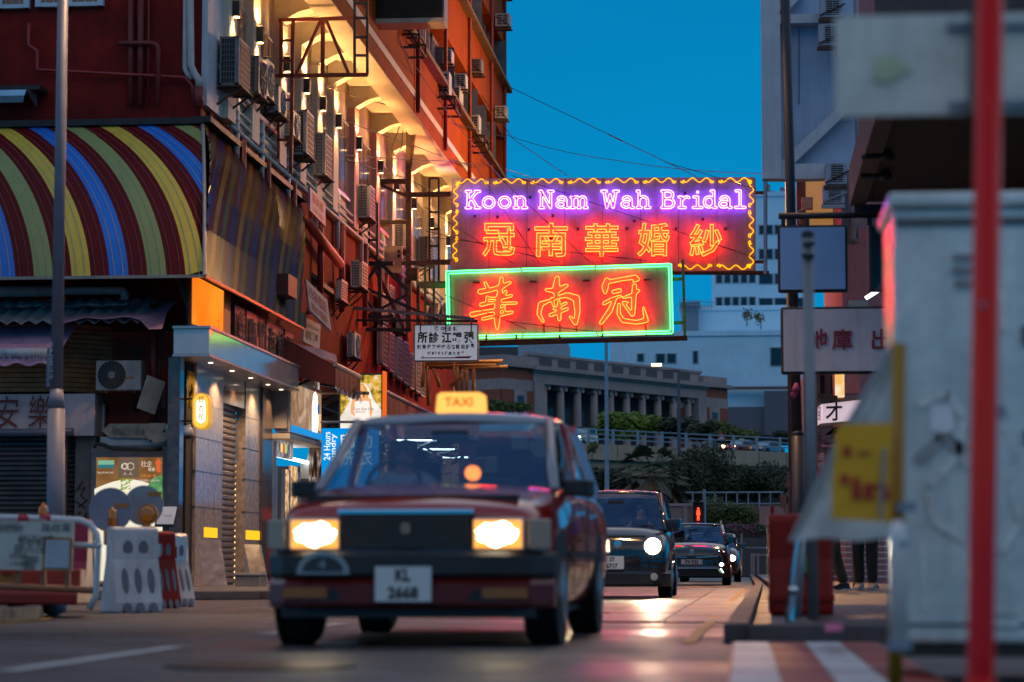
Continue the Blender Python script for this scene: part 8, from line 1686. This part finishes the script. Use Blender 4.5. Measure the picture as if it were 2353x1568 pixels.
for x in (4, 14, 24): part('bar', MB().bar(atY(x, 1312, 21.17), atY(x+2, 1320, 21.17), .03), M('cover_red', (.4, .02, .02), .5), t)
# round sign backs and amber lamps
for i, (cx_, cy_, r_, Y, lab) in enumerate([(254, 1172, 52, 25.4, 'left grey round back of a temporary road sign with an orange tag'), (330, 1162, 47, 26.0, 'right shinier grey round back of a temporary road sign')]):
    c_ = atY(cx_, cy_, Y); R_ = r_*Y/FPX; t = thing('round_sign', lab, 'sign', c_, 'backs of round road signs behind the barriers'); part('disc', MB().cyl(c_, (0, 1, 0), R_, .012, 40), M('disc_grey%d' % i, (.24, .25, .31) if i == 0 else (.30, .31, .32), .35 if i else .55, .3, var=.2), t); part('post', MB().bar(c_+V((.04, .03, -.1)), V((c_.x+.04, Y+.03, .1)), .05), black, t); part('socket', MB().box(c_.x-.0, c_.x+.07, Y-.03, Y, c_.z-.3, c_.z+.0), black, t); part('orange_tag', MB().box(c_.x+.05, c_.x+.2, Y-.012, Y-.006, c_.z+.02 if i == 0 else c_.z+.1, c_.z+.07 if i == 0 else c_.z+.15), M('tag_orange', (.42, .17, .03), .5), t); part('rivet', MB().cyl(c_+V((-R_*.6, -.01, .05)), (0, 1, 0), .012, .01, 8), galv, t)
amb = M('amber_lens', (.55, .17, .01), .15, var=.15, bump=0, coat=.5)
for i, (cx_, cy_, Y, lab) in enumerate([(258, 1190, 24.2, 'amber warning lamp seen edge on, left of the pair'), (340, 1183, 24.7, 'amber warning lamp seen face on, right of the pair'), (100, 1180, 24.5, 'amber lamp peeping over the works railing by the lamp post')]):
    c_ = atY(cx_, cy_, Y); t = thing('warning_lamp', lab, 'warning lamp', c_, 'amber lamps on the works barriers'); ax = ((.95, .3, 0), (.1, 1, 0), (1, .1, 0))[i]; part('lens', MB().lathe([(.02, -.045), (.075, -.04), (.09, -.02), (.09, .02), (.075, .04), (.02, .045)], c_, ax, 8), amb, t); part('rim', MB().lathe([(.088, -.012), (.112, -.012), (.112, .012), (.088, .012)], c_, ax, 8), M('lamp_case_orange', (.45, .14, .015), .4), t); part('battery_case', MB().box(c_.x-.08, c_.x+.08, Y-.05, Y+.05, c_.z-.28, c_.z-.12), M('lamp_case_orange', (.45, .14, .015), .4), t, bevel=.02); part('neck', MB().box(c_.x-.03, c_.x+.03, Y-.03, Y+.03, c_.z-.13, c_.z-.08), M('lamp_case_orange', (.45, .14, .015)), t)
solo('sandbag', MB().lathe([(.02, 0), (.12, .05), (.13, .15), (.05, .22)], atZ(330, 1418, 0)+V((-.85, .0, 0)), (0, .1, 1), 10), M('bag_blue', (.16, .22, .33), .7, var=.3), 'small bluish bag on the kerb at the foot of the white barrier', 'bag', atZ(330, 1418, 0), smooth=True)
# ================================================================== PEOPLE
def skinned(name, verts, edges, radii, mat, parent, root=0, lv=2, label=None):
    me = bpy.data.meshes.new(name); me.from_pydata([tuple(v) for v in verts], edges, []); me.materials.append(mat); o = bpy.data.objects.new(name, me); link(o, parent, wloc(parent))
    sk_ = o.modifiers.new('skin', 'SKIN'); sk_.use_smooth_shade = True
    for i, r in enumerate(radii): d = me.skin_vertices[0].data[i]; d.radius = (r, r) if not isinstance(r, tuple) else r; d.use_root = (i == root)
    s_ = o.modifiers.new('sub', 'SUBSURF'); s_.levels = lv; s_.render_levels = lv
    if label: o['label'] = label
    return o
def person(label, loc, rz, top, trou, shoe, hair, step=.0, skin=(.35, .19, .12), h=1.7):
    t = thing('person', label, 'person', loc, 'people standing on the right pavement'); t.rotation_euler.z = rz; k = h/1.7
    fl_, fr_ = .16+step, .16-step
    J = {'pel': (0, 0, .92), 'bel': (0, -.01, 1.08), 'che': (0, 0, 1.28), 'nek': (0, .01, 1.44), 'nk2': (0, -.005, 1.50), 'hea': (0, -.015, 1.58), 'htp': (0, -.01, 1.66), 'lh': (.10, 0, .88), 'lk': (.11, -.03-step*.5, .48), 'la': (.11, .02-step, .09), 'lt': (.12, -.14-step, .035), 'rh': (-.10, 0, .88), 'rk': (-.11, -.03+step*.5, .48), 'ra': (-.11, .02+step, .09), 'rt': (-.12, -.14+step, .035), 'ls': (.19, .01, 1.38), 'le': (.25, .03, 1.10), 'lw': (.25, -.06, .86), 'lf': (.245, -.10, .79), 'rs': (-.19, .01, 1.38), 're': (-.25, .03, 1.10), 'rw': (-.25, -.06, .86), 'rf': (-.245, -.10, .79)}
    def chain(keys, edges, rad, mat, nm, root=0, lv=2): return skinned(nm, [V(J[q])*k for q in keys], [(keys.index(a), keys.index(b)) for a, b in edges], [r*k if not isinstance(r, tuple) else (r[0]*k, r[1]*k) for r in rad], mat, t, root, lv)
    sm_ = M('skin_tone', skin, .5, var=.1, bump=.05)
    ks = ['pel', 'bel', 'che', 'nek', 'nk2', 'hea', 'htp', 'lh', 'lk', 'la', 'lt', 'rh', 'rk', 'ra', 'rt', 'ls', 'le', 'lw', 'lf', 'rs', 're', 'rw', 'rf']
    chain(ks, [('pel', 'bel'), ('bel', 'che'), ('che', 'nek'), ('nek', 'nk2'), ('nk2', 'hea'), ('hea', 'htp'), ('pel', 'lh'), ('lh', 'lk'), ('lk', 'la'), ('la', 'lt'), ('pel', 'rh'), ('rh', 'rk'), ('rk', 'ra'), ('ra', 'rt'), ('nek', 'ls'), ('ls', 'le'), ('le', 'lw'), ('lw', 'lf'), ('nek', 'rs'), ('rs', 're'), ('re', 'rw'), ('rw', 'rf')],
          [(.15, .10), (.14, .10), (.16, .11), .06, .05, (.075, .09), (.065, .075), .085, .06, .04, .035, .085, .06, .04, .035, .06, .042, .028, .03, .06, .042, .028, .03], sm_, 'body')
    chain(['pel', 'lh', 'lk', 'la', 'rh', 'rk', 'ra'], [('pel', 'lh'), ('lh', 'lk'), ('lk', 'la'), ('pel', 'rh'), ('rh', 'rk'), ('rk', 'ra')], [(.165, .12), .105, .092, .078, .105, .092, .078], trou, 'trousers')
    J['hem'] = (0, 0, .82)
    chain(['hem', 'pel', 'bel', 'che', 'nek', 'ls', 'le', 'lw', 'rs', 're', 'rw'], [('hem', 'pel'), ('pel', 'bel'), ('bel', 'che'), ('che', 'nek'), ('nek', 'ls'), ('ls', 'le'), ('le', 'lw'), ('nek', 'rs'), ('rs', 're'), ('re', 'rw')], [(.19, .14), (.19, .14), (.185, .13), (.19, .135), .075, .082, .065, .05, .082, .065, .05], top, 'jacket')
    for s, dy in ((1, -step), (-1, step)):
        o = part('shoe', MB().prism([(s*.115*k+x, y+dy, z) for x, y, z in ((-.048, .10, 0), (-.052, -.15, 0), (-.03, -.20, .01), (-.03, -.19, .05), (-.045, -.08, .085), (-.045, .08, .11))], (.095, 0, 0)), shoe, t, local=True, bevel=.015); part('sole', MB().box(s*.115*k-.052, s*.115*k+.052, -.19+dy, .11+dy, 0, .022), M('sole_white', (.6, .58, .56), .5), o, local=True)
    part('hair', MB().lathe([(.075*k, 1.59*k), (.088*k, 1.64*k), (.07*k, 1.70*k), (.01, 1.725*k)], (0, .01, 0), (0, 0, 1), 14), hair, t, True, local=True)
    f_ = MB()
    for s in (-1, 1): f_.cyl((s*.03*k, -.092*k, 1.60*k), (0, 1, 0), .008, .01, 8)
    part('eyes', f_, black, t, local=True); part('nose', MB().prism([(-.012, -.095*k, 1.56*k), (.012, -.095*k, 1.56*k), (0, -.092*k, 1.60*k)], (0, -.022, -.004)), sm_, t, local=True); part('mouth', MB().box(-.022, .022, -.094*k, -.086*k, 1.528*k, 1.534*k), M('lip_tone', (.25, .08, .06), .5), t, local=True)
    for s in (-1, 1):
        for i, l in enumerate((.055, .065, .06, .05)):   # four fingers and a thumb
            b = V((s*.245*k, -.10*k, .79*k))+V((s*.0, -.024+.016*i, -.012)); part('finger', MB().tube([b, b+V((0, -.008, -l*.5)), b+V((-s*.012, -.012, -l))], [.0085, .008, .006], 6), sm_, t, True, local=True)
        b = V((s*.235*k, -.13*k, .815*k)); part('thumb', MB().tube([b, b+V((-s*.012, -.02, -.02)), b+V((-s*.018, -.024, -.045))], [.010, .009, .007], 6), sm_, t, True, local=True)
    return t
hairm = M('black_hair', (.012, .010, .010), .6, var=.2)
P_l = lambda x, Y: (atY(x, 1350, Y).x, Y, .12)
person('person in a blue jacket and olive brown trousers standing behind the red barrier', P_l(1918, 35.0), math.radians(-75), M('jacket_blue', (.012, .03, .20), .7, var=.3), M('trousers_olive', (.085, .055, .03), .8, var=.3), M('shoe_dark', (.03, .03, .035), .5), hairm, .16)
person('person in dark clothes with pale trainers standing under the yellow notice', P_l(1990, 35.6), math.radians(-20), M('jacket_dark', (.02, .02, .03), .7, var=.3), M('trousers_dark', (.03, .024, .022), .8, var=.3), M('shoe_pale', (.35, .30, .27), .5), hairm, .05)
person('person in beige trousers partly behind the one in dark clothes', P_l(1987, 36.8), math.radians(10), M('jacket_grey', (.10, .10, .12), .7, var=.3), M('trousers_beige', (.28, .19, .12), .8, var=.2), M('shoe_dark', (.03, .03, .035)), hairm, .02)

def seated(label, loc, top, hair, skin=(.32, .18, .12), wheel_=True):
    """person sitting in a car, facing -y, hands on the wheel"""
    t = thing('person', label, 'person', loc); sm_ = M('skin_tone', skin, .5, var=.1, bump=.05)
    J = [(0, 0, .64), (0, .05, .82), (0, .09, 1.0), (0, .08, 1.10), (0, .06, 1.15), (0, .045, 1.23), (0, .045, 1.29), (.18, .07, 1.03), (.23, -.08, .86), (.15, -.42, 1.0), (-.18, .07, 1.03), (-.23, -.08, .86), (-.15, -.42, 1.0), (.11, -.35, .66), (.12, -.55, .30), (-.11, -.35, .66), (-.12, -.55, .30), (.12, -.68, .27), (-.12, -.68, .27)]
    Ed = [(0, 1), (1, 2), (2, 3), (3, 4), (4, 5), (5, 6), (3, 7), (7, 8), (8, 9), (3, 10), (10, 11), (11, 12), (0, 13), (13, 14), (0, 15), (15, 16), (14, 17), (16, 18)]
    skinned('body', J, Ed, [(.14, .1), (.14, .1), (.15, .1), .06, .05, (.075, .09), (.06, .075), .06, .045, .035, .06, .045, .035, .085, .055, .085, .055, .035, .035], sm_, t)
    skinned('shirt', [J[i] for i in (0, 1, 2, 3, 7, 8, 10, 11)], [(0, 1), (1, 2), (2, 3), (3, 4), (4, 5), (3, 6), (6, 7)], [(.16, .12), (.165, .12), (.17, .12), .075, .08, .062, .08, .062], top, t)
    part('hair', MB().lathe([(.078, 1.235), (.09, 1.28), (.07, 1.33), (.01, 1.35)], (0, .055, 0), (0, 0, 1), 14), hair, t, True, local=True)
    f_ = MB()
    for s in (-1, 1): f_.cyl((s*.03, -.04, 1.24), (0, 1, 0), .008, .012, 8)
    part('eyes', f_, black, t, local=True, kind='stuff'); part('nose', MB().prism([(-.012, -.045, 1.20), (.012, -.045, 1.20), (0, -.042, 1.235)], (0, -.02, 0)), sm_, t, local=True)
    for s in (-1, 1):
        for i in range(4): part('finger', MB().tube([(s*.15, -.44, .985+.018*i), (s*.14, -.475, .99+.018*i), (s*.125, -.47, 1.0+.018*i)], [.009, .008, .007], 6), sm_, t, True, local=True)
        part('thumb', MB().tube([(s*.145, -.43, 1.03), (s*.13, -.45, 1.06)], [.010, .008], 6), sm_, t, True, local=True)
    return t
seated('taxi driver in a pale shirt holding the steering wheel behind the windscreen', (-1.90-.36, 13.8+2.22, -.03), M('shirt_pale', (.38, .42, .46), .7, var=.15), M('grey_hair', (.09, .09, .09), .6))
seated('driver of the small dark car behind the taxi, dim behind the glass', (-1.90+.36, 34.6+1.85, .06), M('jacket_dark', (.02, .02, .03)), hairm)
